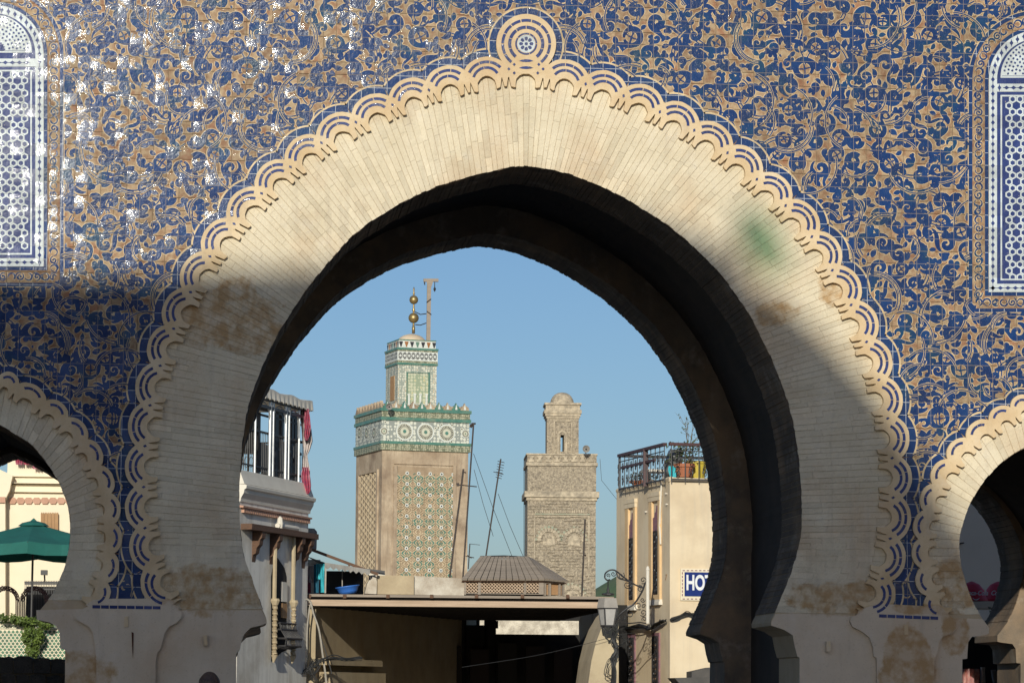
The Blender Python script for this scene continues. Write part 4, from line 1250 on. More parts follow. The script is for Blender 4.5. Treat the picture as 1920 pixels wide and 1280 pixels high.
# back frames with panes seen against the sky
fb = Fac(560, 37.4, (.38, 1))
for x0, x1 in ((484, 487), (517, 521), (529, 531), (548, 550), (554, 556), (560, 561.5)):
    b = MB(); fb.pbox(b, x0, 772, x1, 905, -.08, 0); b.build("back_post", M_iron, cafe)
for q in ((470, 768, 566, 776), (470, 783, 566, 786), (470, 838, 566, 843), (483, 843, 511, 890), (541, 850, 546, 900)):
    b = MB(); a0_, z0_ = fb.hit(q[0], q[1] + (q[0] - 520) * .12); a1_, z1_ = fb.hit(q[2], q[3] + (q[2] - 520) * .12)
    fb.box(b, a0_, a1_, fb.hit(520, q[3])[1], fb.hit(520, q[1])[1], -.07, 0); b.build("back_rail", M_iron, cafe)
b = MB(); fb.pbox(b, 514, 850, 528, 905, -.3, -.1); b.build("cabinet", M_dark, cafe)
M_pane = mat("misty_pane", (.35, .42, .48), (.3, .38, .44), 2, .2, 0)
# awning roof with a scalloped valance
b = MB()
A0, A1 = -4.1, .0
r1, r2 = z(752), z(735)
for k in range(16):
    a = A0 + (A1 - A0) * k / 16; c = A0 + (A1 - A0) * (k + 1) / 16
    zz = r1 + .025 * math.sin(k * 1.3)
    b.add([cf.P(a, zz, .06), cf.P(c, r1 + .025 * math.sin((k + 1) * 1.3), .06), cf.P(c, r2 + .15, -2.2), cf.P(a, r2 + .15, -2.2)], [(0, 1, 2, 3)])
b.add([cf.P(A1, r1, .06), cf.P(A1, r2 + .15, -2.2), cf.P(A1, r1 - .2, -2.2), cf.P(A1, r1 - .2, .06)], [(0, 1, 2, 3)])
n = 120; top = [cf.P(A0 + (A1 - A0) * k / n, r1 + .025 * math.sin(k * 16 / n * 1.3), .06) for k in range(n + 1)]
bot = [cf.P(A0 + (A1 - A0) * k / n, roof_z - .04 + .05 * abs(math.sin(k * math.pi / 4)), .075 + .012 * math.sin(k * .8)) for k in range(n + 1)]
b.add(top + bot, [(k, k + 1, n + 2 + k, n + 1 + k) for k in range(n)])
b.build("awning_roof", M_trim, cafe)
# gathered curtain of patterned cloth and clear plastic on the corner post
def drape(name, pts, m, par, o=0.0, seed=1):
    """pts: list of (px_left, px_right, y); a pleated cloth, rows top to bottom"""
    rr = random.Random(seed); n = 12; vs = []
    for i, (x0, x1, y) in enumerate(pts):
        for k in range(n + 1):
            xx = x0 + (x1 - x0) * k / n; a, zz = dr.hit(xx, y)
            vs.append(dr.P(a, zz, o + .07 * math.sin(k * 1.9 + i * .35) + .02 * rr.random()))
    fs = [(i * (n + 1) + k, i * (n + 1) + k + 1, (i + 1) * (n + 1) + k + 1, (i + 1) * (n + 1) + k) for i in range(len(pts) - 1) for k in range(n)]
    return mesh(name, vs, fs, m, par, smooth=True)
dr = Fac(570, 35.75, (1, .1))
cur = thing("curtain", "red patterned curtain tied in with pale plastic at the terrace corner", "curtain", tuple(cf.P(0, deck, .1)))
drape("pale_sheet", [(563, 576, 767), (564, 580, 785), (566, 586, 805), (567, 588, 826), (569, 583, 842), (569, 578, 852), (567, 579, 862), (566, 582, 880), (568, 582, 900), (571, 580, 918)], M_paleclo, cur, -.1, 2)
drape("red_cloth", [(569, 578, 767), (568.5, 581, 785), (569, 583, 802), (568, 580, 818), (570, 576, 826)], M_cloth, cur, .08, 3)
drape("red_cloth", [(567, 577, 876), (564, 580, 886), (563, 582, 898), (566, 583, 910), (570, 582, 920), (572, 578, 926)], M_cloth, cur, .08, 4)
for xx, yy in ((487, 829), (502, 829)):
    c = thing("chair", "dark round-backed chair behind the terrace railing, %s of the two" % ("left" if xx < 490 else "right"), "chair", tuple(cf.P(edge(xx), deck, -.45)), "chairs on the roof terrace")
    o = cf.P(edge(xx), deck, -.45)
    b = MB(); b.box(o + Vector((0, 0, .45)), (.42, .42, .05)); b.build("seat", M_dark, c)
    b = MB(); b.prism([(.27 * math.cos(math.pi * k / 10), .55 + .22 * math.sin(math.pi * k / 10) + .33) for k in range(11)] + [(-.27, .45), (.27, .45)], lambda x_, z_, off: o + Vector((x_ * .8, off + .2, z_ + .05)), 0, .05); b.build("backrest", M_dark, c)
    for sx in (-.18, .18):
        for sy in (-.18, .18): b = MB(); b.bar(o + Vector((sx, sy, 0)), o + Vector((sx, sy, .43)), .04); b.build("leg", M_dark, c)

# a grey satellite box poking out past the corner and the small wall lantern
t = thing("water_tank", "grey rounded box at the roof edge behind the cafe corner", "tank", tuple(wp(582, 1020, 38)))
f2 = Fac(582, 38, (1, 0)); b = MB(); f2.prism(b, [(572, 1030), (572, 992), (588, 993), (593, 999), (592, 1031)], 0, .6); b.build("tank_body", M_awn, t)
t = thing("wall_lantern", "small black wall lantern half hidden by the gate's left jamb", "lantern", tuple(cf.px(480, 1185, .3)))
f3 = Fac(480, 34, (1, 0)); b = MB(); f3.prism(b, [(472, 1181), (484, 1178), (481, 1193), (473, 1193)], 0, .12); b.build("lantern_glass", M_paleclo, t)
b = MB(); b.tube([f3.px(472, 1194, .05), f3.px(481, 1194, .05), f3.px(480, 1198, .05), f3.px(476, 1201, .05), f3.px(472, 1206, .05)], .012, 5)
b.tube([f3.px(484, 1178, .05), f3.px(481, 1194, .05)], .012, 5); b.tube([f3.px(472, 1178, .05), f3.px(485, 1177, .05)], .015, 5); b.build("frame", M_iron, t)

M_under = mat("shaded_boards", (.035, .026, .018), (.022, .017, .013), 3, .9, .2)  # near-black boards carry the shade under the canopy in their colour
# --- covered street: timber canopy from house to house
cp = Fac(575, 36.3, (1, 0)); kz = lambda y: cp.hit(860, y)[1]
can = thing("timber_canopy", "long timber canopy roofing the street between the two houses", "canopy", tuple(cp.px(860, 1140)))
x0, x1 = 573, 1153
b = MB(); cp.pbox(b, x0, 1123.5, x1, 1140, 0, .10); b.build("fascia_board", M_beam, can)
b = MB(); cp.pbox(b, x0 + 4, 1113, x1 - 2, 1123, -.12, .02); b.build("upper_board", M_wgrey, can)
for xx in (580, 646, 727, 809, 893, 979, 1064): 
    b = MB(); cp.pbox(b, xx - 3, 1114, xx + 3, 1121, .02, .07); b.build("joist_end", M_wood, can)
a0, a1 = cp.hit(x0, 1120)[0], cp.hit(x1, 1120)[0]
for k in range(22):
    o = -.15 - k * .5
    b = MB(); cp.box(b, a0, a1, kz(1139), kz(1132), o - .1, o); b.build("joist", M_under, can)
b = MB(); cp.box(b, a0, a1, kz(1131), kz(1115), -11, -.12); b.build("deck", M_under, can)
# walls of the covered street
st = thing("covered_street", "deep shadowed passage of shops under the timber canopy", "arcade", tuple(cp.px(860, 1200, -11)))
sw = Fac(588, 36.6, (.38, 1))
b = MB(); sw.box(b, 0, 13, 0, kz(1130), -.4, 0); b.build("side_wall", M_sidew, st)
b = MB(); cp.pbox(b, 573, 1141, 589, 1400, -.5, -.02); b.build("corner_pier", M_sidew, st)
# ledge and shopfront header on the left side wall
b = MB(); A = sw.hit(600, 1240)[0]; A2 = sw.hit(690, 1243)[0]
sw.box(b, .1, A2, sw.hit(600, 1246)[1], sw.hit(600, 1234)[1], 0, .35); b.build("ledge", M_sidew, st)
b = MB(); sw.box(b, .3, A2 + .4, sw.hit(610, 1262)[1] - .8, sw.hit(610, 1259)[1], 0, .30); b.build("shop_box", M_sidew, st)
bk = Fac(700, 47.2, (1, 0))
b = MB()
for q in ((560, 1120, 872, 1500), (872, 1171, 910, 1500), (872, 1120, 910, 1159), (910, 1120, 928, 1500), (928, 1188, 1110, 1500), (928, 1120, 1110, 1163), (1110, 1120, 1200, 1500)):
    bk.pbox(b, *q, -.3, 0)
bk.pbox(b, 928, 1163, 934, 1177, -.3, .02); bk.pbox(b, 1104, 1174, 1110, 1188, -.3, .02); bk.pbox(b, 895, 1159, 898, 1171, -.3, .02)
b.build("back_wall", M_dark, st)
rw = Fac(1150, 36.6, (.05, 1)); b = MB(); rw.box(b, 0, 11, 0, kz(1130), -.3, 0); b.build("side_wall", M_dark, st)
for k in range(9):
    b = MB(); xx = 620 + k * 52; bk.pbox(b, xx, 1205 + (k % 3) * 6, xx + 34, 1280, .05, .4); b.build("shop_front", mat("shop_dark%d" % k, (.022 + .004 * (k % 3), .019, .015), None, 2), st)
# paler stone wall far down the street, seen through the slot
fw = Fac(1020, 88, (1, 0)); t = thing("stone_wall", "sunlit rough stone wall seen through the slot under the canopy", "wall", tuple(fw.px(1020, 1250)))
M_rubble = mat("rubble_stone", (.74, .66, .52), (.46, .40, .31), 3.4, .9, .6, dirt=(.34, .29, .22), dscale=2.6, dist=.05)
b = MB(); fw.pbox(b, 860, 1150, 1140, 1420, -.5, 0); b.build("masonry", M_rubble, t)

# hooded light under the canopy, cables
def cable(name, label, pts, r, m, n=5, group=None, sub=6):
    P = catmull([tuple(p) for p in pts], sub); b = MB(); b.tube(P, r, n); o = b.build(name, m); tag(o, label, "cable", group); return o
c2 = Fac(580, 35.9, (1, 0))
cable("wire", "pale cable looping down the pier at the canopy's left end", [c2.px(574, 1122), c2.px(582, 1128), c2.px(588, 1150), c2.px(598, 1180), c2.px(604, 1220), c2.px(610, 1262), c2.px(612, 1285)], .022, M_cablegr)
cable("wire", "grey conduit running straight up beside the canopy's left end", [c2.px(571, 1262), c2.px(575, 1238), c2.px(576, 1180), c2.px(580, 1142), c2.px(584, 1128)], .018, M_cablegr)
cable("wire", "thin dark cable hanging across the lit triangle of wall under the canopy", [c2.px(590, 1150), c2.px(600, 1190), c2.px(612, 1225), c2.px(622, 1262)], .012, M_cable)
def bundle(name, label, path, spread, n, r, seed, fac, m=M_cable):
    rr = random.Random(seed); b = MB()
    for k in range(n):
        P = []
        for i, (x, y) in enumerate(path):
            P.append(fac.px(x + rr.gauss(0, spread), y + rr.gauss(0, spread), .05 + .12 * rr.random()))
        b.tube(catmull([tuple(p) for p in P], 5), r * rr.uniform(.6, 1.3), 4)
    o = b.build(name, m); tag(o, label, "cables"); return o
bundle("cable_bundle", "tangle of black cables sagging along the foot of the cafe wall", [(472, 1262), (490, 1262), (510, 1268), (535, 1271), (558, 1268), (575, 1256), (590, 1250), (602, 1238), (625, 1233), (650, 1236), (678, 1233)], 2.2, 9, .010, 4, c2)
bundle("cable_loops", "loops of loose cable at the bottom of the cafe corner", [(585, 1238), (575, 1256), (588, 1262), (600, 1244), (592, 1236), (580, 1250), (590, 1275)], 3.0, 5, .009, 5, c2)

# --- things on the canopy roof
rf = Fac(600, 37.2, (1, 0)); rz0 = kz(1113)
def rfp(x, y, o=0.0): return rf.px(x, y, o)
for i, (x0, x1, y0, y1, m, col) in enumerate(((573, 583, 1063, 1112, M_cloth, "dark red"), (578, 589, 1060, 1092, M_paleclo, "pale grey"), (588, 598, 1058, 1111, M_tealdk, "blue, hanging low"), (592, 608, 1057, 1086, M_teal, "bright turquoise, wide"), (600, 608, 1057, 1111, M_teal, "turquoise, narrow and long"))):
    dr = rf; o = drape("towel", [(x0, x1, y0 + (y1 - y0) * k / 5) for k in range(6)], m, None, .02 + .05 * i, 10 + i)
    tag(o, "%s cloth drying on the roof beside the cafe wall" % col, "towel", "laundry on the roof")
b = MB(); b.tube([rfp(570, 1056, .1), rfp(590, 1057.5, .1), rfp(612, 1056, .1)], .012, 4); tag(b.build("washing_line", M_cablegr), "line over the hanging towels", "line")
sh = thing("roof_awning", "dark sagging awning with a zigzag hem over the roof shelter", "awning", tuple(rfp(650, 1112, -1)))
b = MB()
hem = [(605, 1058), (612, 1061)] ; 
L0 = [(571, 1028), (600, 1043), (640, 1061), (693, 1068)]
b.add([rfp(571, 1042, .3), rfp(608, 1055, .3), rfp(693, 1068, .3), rfp(690, 1066, -2.2), rfp(612, 1052, -2.2), rfp(571, 1028, -2.2)], [(0, 1, 4, 5), (1, 2, 3, 4)])
n = 32; T = [rfp(608 + 85 * k / n, 1055 + 13.0 * k / n, .3) for k in range(n + 1)]
Bm = [rfp(608 + 85 * k / n, 1055 + 13.0 * k / n + (7 if k % 4 == 0 else 12 if k % 4 == 2 else 9.5), .32) for k in range(n + 1)]
b.add(T + Bm, [(k, k + 1, n + 2 + k, n + 1 + k) for k in range(n)]); b.build("cloth", M_awn, sh)
b = MB(); b.bar(rfp(571, 1026, .2), rfp(708, 1077, .2), .06); b.bar(rfp(652, 1056, .2), rfp(655, 1064, .2), .03); b.build("boom", M_wood, sh)
b = MB(); b.bar(rfp(610, 1058, .25), rfp(609, 1112, .25), .035); b.bar(rfp(643, 1066, -.4), rfp(643, 1112, -.4), .02); b.build("pole", M_cablegr, sh)
b = MB(); rf.pbox(b, 606, 1062, 690, 1113, -2.4, -2.2); b.build("back_sheet", M_awndk, sh)
b = MB(); rf.pbox(b, 573, 1040, 606, 1113, -2.4, -2.2); b.build("back_sheet", M_cafe, sh)
# basin
t = thing("basin", "blue plastic wash basin standing on the canopy edge", "basin", tuple(rfp(654, 1113, .05)))
c = rfp(654, 1112, -.25); sc_ = 1 / 86.0
M5 = Matrix.Rotation(math.radians(8), 3, 'Y')
b = MB(); b.lathe([(15 * sc_, 0), (18 * sc_, 5 * sc_), (21 * sc_, 12 * sc_), (23 * sc_, 13 * sc_), (23 * sc_, 14.5 * sc_), (20.5 * sc_, 14 * sc_), (16 * sc_, 3 * sc_)], c, 28, M5.transposed()); b.build("bowl", M_basin, t, smooth=True)
# parapets
t = thing("roof_parapet", "bright beige rendered parapet block on the roof", "parapet", tuple(rfp(740, 1113)))
b = MB(); rf.pbox(b, 708, 1078, 776, 1114, -.8, 0); b.build("block", M_beige, t)
f5 = Fac(776.5, 37.3, (1, .25)); t = thing("roof_parapet", "duller oblique parapet wall between the beige block and the wooden lantern", "parapet", tuple(rfp(820, 1113)))
b = MB(); f5.prism(b, [(777, 1079), (870, 1084), (870, 1116), (777, 1114)], -.3, 0); b.build("block", M_shedw, t)
t = thing("rubble_pier", "patchy white lump of masonry at the end of the awning", "pier", tuple(rfp(697, 1113)))
b = MB(); rf.prism(b, [(684, 1112), (688, 1095), (693, 1085), (694, 1078), (704, 1077), (707, 1090), (706, 1113)], -.5, 0); b.build("masonry", M_shedw, t)
t = thing("roof_hatch", "white sheet metal hatch tilted behind the rubble pier", "hatch", tuple(rfp(712, 1080, -1.5)))
b = MB(); rf.prism(b, [(694, 1068), (703, 1063), (728, 1067), (731, 1082), (706, 1080)], -1.8, -1.5); b.build("sheet", M_trim, t)
b = MB(); b.bar(rfp(690, 1062, -1.4), rfp(728, 1067, -1.4), .05); b.build("lip", M_iron, t)

# --- timber roof lantern
ku = thing("roof_lantern", "low timber roof lantern with plank hipped roof and pierced sides", "roof lantern", tuple(rfp(960, 1113, -.5)))
kf = Fac(872, 37.6, (1, 0)); kr = Fac(1018, 37.6, (.92, .4))
rdg = [(907, 1041), (1021, 1042)]
eL, eR, eF = (864, 1087), (1018, 1088), (1059, 1091)
rdy = -.9
tl, tr = kf.px(*rdg[0], rdy), kf.px(997, 1042, rdy); trr = kf.px(1021, 1045, -2.0)
A, Bp, Cp = kf.px(*eL, .12), kf.px(1020, 1087.5, .12), kr.px(*eF, .12)
def lerp3(a, b, t): return Vector(a) + (Vector(b) - Vector(a)) * t
n = 13
def planks(p0, p1, q0, q1, n, seed):
    rr = random.Random(seed)
    nn = (Vector(p1) - Vector(p0)).cross(Vector(q0) - Vector(p0)).normalized()
    if nn.y > 0: nn = -nn
    for k in range(n):
        g = .0045; t0, t1 = k / n + g, (k + 1) / n - g; lift = nn * (.03 + .012 * rr.random())
        vs = [lerp3(p0, p1, t0), lerp3(p0, p1, t1), lerp3(q0, q1, t1), lerp3(q0, q1, t0)]
        b = MB(); b.add([v + lift for v in vs] + [v - nn * .01 for v in vs], [(0, 1, 2, 3), (4, 7, 6, 5), (0, 4, 5, 1), (1, 5, 6, 2), (2, 6, 7, 3), (3, 7, 4, 0)]); b.build("roof_plank", M_wgrey, ku)
b = MB(); dn = Vector((0, .03, -.04)); b.add([A + dn, Bp + dn, Cp + dn, trr + dn, tr + dn, tl + dn], [(0, 1, 4, 5), (1, 2, 3, 4)]); b.build("roof_boarding", M_wood, ku)
planks(A, Bp, tl, tr, 13, 1); planks(Bp, Cp, tr, trr, 5, 2)
b = MB(); b.tube([tl, lerp3(tl, tr, .5) + Vector((0, 0, .02)), tr, trr], .035, 5); b.build("ridge", M_iron, ku)
# frame of the front
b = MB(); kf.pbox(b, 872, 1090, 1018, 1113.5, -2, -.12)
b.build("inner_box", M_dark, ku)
b = MB()
for q in ((870, 1087, 1019, 1092), (870, 1111, 1019, 1114)): kf.pbox(b, *q, -.1, .03)
for q in ((870, 1087, 873.5, 1114), (896, 1087, 901, 1114), (982, 1087, 986, 1114), (1010, 1087, 1019, 1114)): kf.pbox(b, *q, -.1, .045)
b.build("front_frame", M_wgrey, ku)
for x0, x1 in ((873.5, 896), (901, 982), (986, 1010)):
    b = MB(); ya, yb = 1092, 1111; st_ = 6.2; hh = yb - ya
    for s_ in (1, -1):
        k = x0 - hh
        while k < x1 + hh:
            p, q = (k, ya), (k + hh, yb)
            if s_ < 0: p, q = (k + hh, ya), (k, yb)
            # clip to the panel
            (xa, y_a), (xb, y_b) = p, q
            tt = []
            ta = 0; tb = 1; dx = xb - xa
            u0, u1 = (x0 - xa) / dx, (x1 - xa) / dx
            ta = max(0, min(u0, u1)); tb = min(1, max(u0, u1))
            if tb > ta + .02: b.bar(kf.px(xa + dx * ta, y_a + (y_b - y_a) * ta, .0 + .012 * s_), kf.px(xa + dx * tb, y_a + (y_b - y_a) * tb, .0 + .012 * s_), .02, .026, up=(0, 1, 0))
            k += st_
    b.build("lattice_panel", M_beam, ku, kind="stuff")
b = MB(); kr.pbox(b, 1019, 1091, 1056, 1115, -1.0, -.02); b.build("side_panel", M_lattice, ku)
b = MB()
for q in ((1019, 1089, 1056, 1094), (1019, 1091, 1022, 1116), (1028, 1091, 1031, 1116), (1047, 1091, 1049, 1116), (1053.5, 1091, 1056.5, 1116)): kr.pbox(b, *q, -.05, .05)
b.build("side_frame", M_wgrey, ku)

# --- masts and aerials on the roofs
def mast(label, base, top, r, bars=(), Y=40.0, wires=()):
    f = Fac(900, Y, (1, 0)); t = thing("antenna_mast", label, "antenna", tuple(f.px(*base)))
    b = MB(); b.tube([f.px(*base), f.px(*top)], r * .72, 6); b.build("pole", M_ironm, t)
    if bars:
        b = MB()
        for p, q, rr in bars: b.tube([f.px(*p), f.px(*q)], rr * .75, 4)
        b.build("aerial", M_ironm, t)
M_ironm = mat("rusty_pole", (.035, .028, .026), (.06, .04, .03), 9, .7, .1)
mast("tall thin mast standing right of the tiled minaret, with a small box at its top", (868, 1082), (888, 793), .026, [((884, 794), (892, 794), .03), ((886, 799), (881, 797), .06)])
mast("leaning rusty mast with a cross aerial in front of the tiled minaret", (843, 1084), (869, 879), .03, [((856, 908), (894, 912), .018), ((858, 905), (859, 911), .05), ((868, 884), (874, 886), .02)])
mast("leaning mast with a stack of short aerial rods between the minarets", (911, 1043), (939, 860), .024,
     [((933 - k * .6, 864 + k * 5), (946 - k * .9, 867 + k * 5), .011) for k in range(7)] + [((925, 884), (944, 889), .011)])
mast("short thin aerial with pale cross rods left of the roof lantern", (878, 1066), (881, 1019), .018, [((873, 1042), (889, 1045), .014), ((876, 1040), (884, 1046), .014), ((880, 1019), (900, 1021), .008)])
mast("plain rusty pole rising before the right hand minaret", (1091, 1116), (1097, 973), .028, [((1096, 1040), (1099, 1041), .03)])
fg = Fac(900, 40.2, (1, 0))
for i, (a, c, lb) in enumerate((((888, 850), (960, 1042), "guy wire slanting down from the tall mast"), ((889, 880), (925, 1005), "second guy wire below the first, ending on the leaning mast"), ((934, 925), (981, 1042), "guy wire from the rod aerial to the roof lantern"))):
    b = MB(); b.tube([fg.px(*a), fg.px((a[0] + c[0]) / 2 - 1, (a[1] + c[1]) / 2 + 2), fg.px(*c)], .007, 3); tag(b.build("guy_wire", M_cable), lb, "wire")
b = MB(); f8 = Fac(1100, 120, (1, 0)); b.tube([f8.px(1125, 860), f8.px(1128, 900), f8.px(1160, 940)], .012, 3); tag(b.build("guy_wire", M_cable), "faint wire falling from the right minaret to the hotel roof", "wire")

# ------------------------------------------------------------------ hotel on the right
hl = Fac(1256, 34, (-.17, 1)); hf = Fac(1256, 34, (1, .12))
hot = thing("hotel_house", "cream plastered hotel with tall grilled windows and a roof terrace right of the street", "hotel", tuple(hl.O))
zt = hl.hit(1256, 901)[1]
aF = hl.hit(1156, 930)[0]
b = MB()
c0 = hl.O; c1 = hl.P(aF, 0); c2 = hf.P(7, 0); c3 = c1 + (c2 - c0)
zf = hl.hit(1156, 930)[1]
M_hotel_m = M_hotel
b.add([Vector((p.x, p.y, 0)) for p in (c0, c1, c3, c2)] + [Vector((p.x, p.y, zt)) for p in (c0, c1, c3, c2)], [(0, 1, 5, 4), (1, 2, 6, 5), (2, 3, 7, 6), (3, 0, 4, 7), (4, 5, 6, 7)])
b.build("wall", M_hotel, hot)
b = MB(); n = 14
for f, a0, a1 in ((hl, -.02, aF), (hf, -.02, 7)):
    pts = [f.P(a0 + (a1 - a0) * k / n, zt + .03 + R.uniform(-.015, .015), -.03) for k in range(n + 1)]
    b.tube(pts, .055, 6)
b.build("wall_top_edge", M_hotel, hot)
# tall narrow windows
M_mosaic = mat("purple_mosaic", (.30, .14, .14), (.18, .10, .14), 18, .7, .2)
M_peach = mat("peach_trim", (.72, .50, .27), (.64, .43, .22), 3, .9, .1)
def grille(fac, x0, x1, y0, y1, par, mm=M_iron):
    b = MB(); a0, zt_ = fac.hit(x0, y0); a1, zb_ = fac.hit(x1, y1); o = .05
    n = max(3, int((zt_ - zb_) / .14))
    for k in range(n):
        zc = zb_ + (zt_ - zb_) * (k + .5) / n
        am, hw, hh = (a0 + a1) / 2, abs(a1 - a0) * .42, (zt_ - zb_) / n * .55
        s_ = 1 if k % 2 else -1
        b.tube([fac.P(am + hw * math.cos(t * .8) * s_ * (1 - t * .06), zc + hh * math.sin(t * .8) * (1 - t * .06), o) for t in range(9)], .016, 4)
    for a in (a0, (a0 + a1) / 2, a1): b.tube([fac.P(a, zt_, o), fac.P(a, zb_, o)], .014, 4)
    b.build("iron_grille", mm, par)
for (x0, x1, yt, yb, gx0, gx1, gy0) in ((1175.5, 1194, 938, 1143, 1183.5, 1190.5, 1009), (1220, 1240.5, 925, 1133, 1229, 1237, 995)):
    b = MB()
    # peach surround, built as three sides and a sill
    hl.pbox(b, x0, yt + 12, x0 + 5.5, yb - 8, 0, .05); hl.pbox(b, x1 - 3.5, yt + 12, x1, yb - 8, 0, .05)
    hl.pbox(b, x0 + 5.5, yb - 18, x1 - 3.5, yb - 8, 0, .045)
    w_ = b.build("window", M_peach, hot)
    b = MB(); hl.pbox(b, x0 - .5, yt + 3, x1 + .5, yt + 12, 0, .06); hl.pbox(b, x0 - 1, yt, x1 + 1, yt + 3.4, 0, .07); b.build("lintel", M_hotel, w_)
    b = MB(); hl.pbox(b, x0 - 1, yb - 8, x1 + 1, yb - 4.5, 0, .06); hl.pbox(b, x0 - 1.5, yb - 4, x1 + 1.5, yb, 0, .08); b.build("sill", M_trim, w_)
    # pointed stepped niche of purple mosaic above the grille
    b = MB(); m_ = (gx0 + gx1) / 2
    hl.prism(b, [(x0 + 5.5, gy0), (x0 + 5.5, gy0 - 24), (m_ - 4.5, gy0 - 26), (m_ - 4, gy0 - 34), (m_ - 1.8, gy0 - 36), (m_ - 1, gy0 - 48), (m_ + 1, gy0 - 48), (m_ + 1.8, gy0 - 35), (m_ + 4, gy0 - 32), (x1 - 3.5, gy0 - 24), (x1 - 3.5, gy0)], .004, .02)
    b.build("mosaic_niche", M_mosaic, w_)
    b = MB(); hl.pbox(b, x0 + 5.5, gy0, x1 - 3.5, yb - 18, .004, .018); b.build("mosaic_jamb", M_mosaic, w_)
    b = MB(); hl.pbox(b, gx0, gy0, gx1, yb - 20, .02, .03); b.build("dark_opening", M_dark, w_)
    b = MB(); hl.pbox(b, m_ - 1, gy0 + 5, m_ + 1, yb - 26, .031, .036); b.build("pane", M_pane, w_)
    grille(hl, gx0, gx1, gy0, yb - 20, w_)
for (gx0, gx1, gy0) in ((1181.5, 1190.5, 1195), (1227, 1236.5, 1192)):
    b = MB(); hl.pbox(b, gx0 - 2.5, gy0 - 6, gx1 + 1.5, 1400, 0, .03); w_ = b.build("window", M_mosaic, hot)
    b = MB(); hl.pbox(b, gx0, gy0, gx1, 1400, .031, .04); b.build("dark_opening", M_dark, w_)
    grille(hl, gx0, gx1, gy0, 1330, w_, M_iron)
    b = MB()
    for k in range(9): hl.pbox(b, gx0 + 2.5, gy0 + 6 + k * 9, gx0 + 6, gy0 + 9 + k * 9, .041, .046)
    b.build("ochre_inset", M_lattice, w_, kind="stuff")
# plaster skirt at the corner below the lamp
sk = Fac(1150, 33.6, (1, 0))
b = MB(); sk.prism(b, [(1152, 1142), (1142, 1152), (1128, 1176), (1117, 1205), (1109, 1238), (1103, 1280), (1102, 1500), (1160, 1500), (1160, 1142)], -2.2, 0); b.build("buttress", M_beige, hot)
# little ochre figure 7
text("house_number", "7", M_lattice, hot, hl.px(1249, 1082, .012), -hl.u, .17, shear=.3)
for x, y in ((1213, 959), (1240, 927), (1240, 985), (1251, 925), (1252, 945)):
    b = MB(); q = hl.px(x, y, .0); b.tube([q, hl.px(x, y, .05)], .016, 6); b.build("insulator", M_trim, hot)
b = MB(); b.tube([hl.px(1243, 905, .03), hl.px(1242, 940, .04), hl.px(1240, 985, .04), hl.px(1242, 1020, .04)], .02, 5); b.build("drain_pipe", M_trim, hot)
# the name plate
sg = thing("hotel_sign", "blue enamel HOTEL sign with a patterned tile border on the cream wall", "sign", tuple(hf.px(1316, 1096, .05)))
b = MB(); hf.pbox(b, 1275, 1065, 1361, 1126, .003, .04); b.build("border_plate", M_cream_w, sg)
M_signblue = mat("sign_blue", (.012, .03, .17), (.010, .025, .14), 8, .3, 0)
b = MB(); hf.pbox(b, 1282.5, 1072, 1353.5, 1118, .041, .05); b.build("blue_field", M_signblue, sg)
b = MB()
for k in range(11):
    x = 1279 + k * 7.7
    for y in (1067.8, 1121): hf.pbox(b, x, y + .3, x + 4.2, y + 2.3, .0405, .043)
for k in range(7):
    y = 1072 + k * 6.8
    for x in (1277.6, 1356): hf.pbox(b, x, y, x + 1.8, y + 4.2, .0405, .043)
b.build("border_marks", M_mosaic, sg, kind="stuff")
M_letter = mat("white_enamel", (.82, .82, .80), None, 5, .4, 0)
text("lettering", "HOTEL", M_letter, sg, hf.px(1321, 1093.5, .052), hf.u, .43, sx=.62, bold=.014, extrude=.003)

# terrace railing of wrought iron with potted plants
rl = Fac(1256, 34.0, (-.17, 1)); o0 = .12
zr0 = rl.hit(1256, 833)[1]; zb0 = rl.hit(1256, 904)[1]; aE = rl.hit(1173, 925)[0]
rail = thing("terrace_railing", "maroon railed wrought iron balustrade round the hotel roof terrace", "railing", tuple(rl.P(0, zb0)))
b = MB()
b.bar(rl.P(-.05, zr0, o0), rl.P(aE + .1, zr0, o0), .09, .06); b.bar(hf.P(-.05, zr0, o0), hf.P(4, zr0, o0), .09, .06)
b.bar(rl.P(aE * .98, zr0 - .28, o0), rl.P(aE * .2, zr0 - .28, o0), .05)
b.build("handrail", M_ironbr, rail)
for a in (aE * .42, ): b = MB(); b.bar(rl.P(a, zb0, o0), rl.P(a, zr0, o0), .10); b.build("post", M_ironbr, rail)
b = MB()
b.bar(rl.P(0, zb0 + .06, o0), rl.P(aE + .1, zb0 + .06, o0), .03); b.bar(hf.P(0, zb0 + .06, o0), hf.P(4, zb0 + .06, o0), .03)
b.bar(rl.P(0, zr0 - .14, o0), rl.P(aE + .1, zr0 - .14, o0), .02); b.bar(hf.P(0, zr0 - .14, o0), hf.P(4, zr0 - .14, o0), .02)
H = zr0 - zb0
for f, L in ((rl, aE), (hf, 3.0)):
    n = int(L / .30)
    for k in range(n + 1):
        a = L * k / n
        b.bar(f.P(a, zb0, o0), f.P(a, zr0, o0), .018)
        for s_ in (-1, 1):
            for z0_ in (.28, .62):
                b.tube([f.P(a + .13 + s_ * .055 * (1 - t * .08) * math.cos(t * .9) , zb0 + H * z0_ + s_ * .03 + .11 * (1 - t * .08) * math.sin(t * .9), o0) for t in range(8)], .011, 3)
b.bar(rl.P(aE + .1, zb0, o0), rl.P(aE + .1, zr0, o0), .03)
b.bar(rl.P(aE + .1, zb0 + .06, o0), rl.P(aE + .1, zb0 + .06, -2), .03); b.bar(rl.P(aE + .1, zr0, o0), rl.P(aE + .1, zr0, -2.4), .06)
b.build("scroll_bars", M_iron, rail)
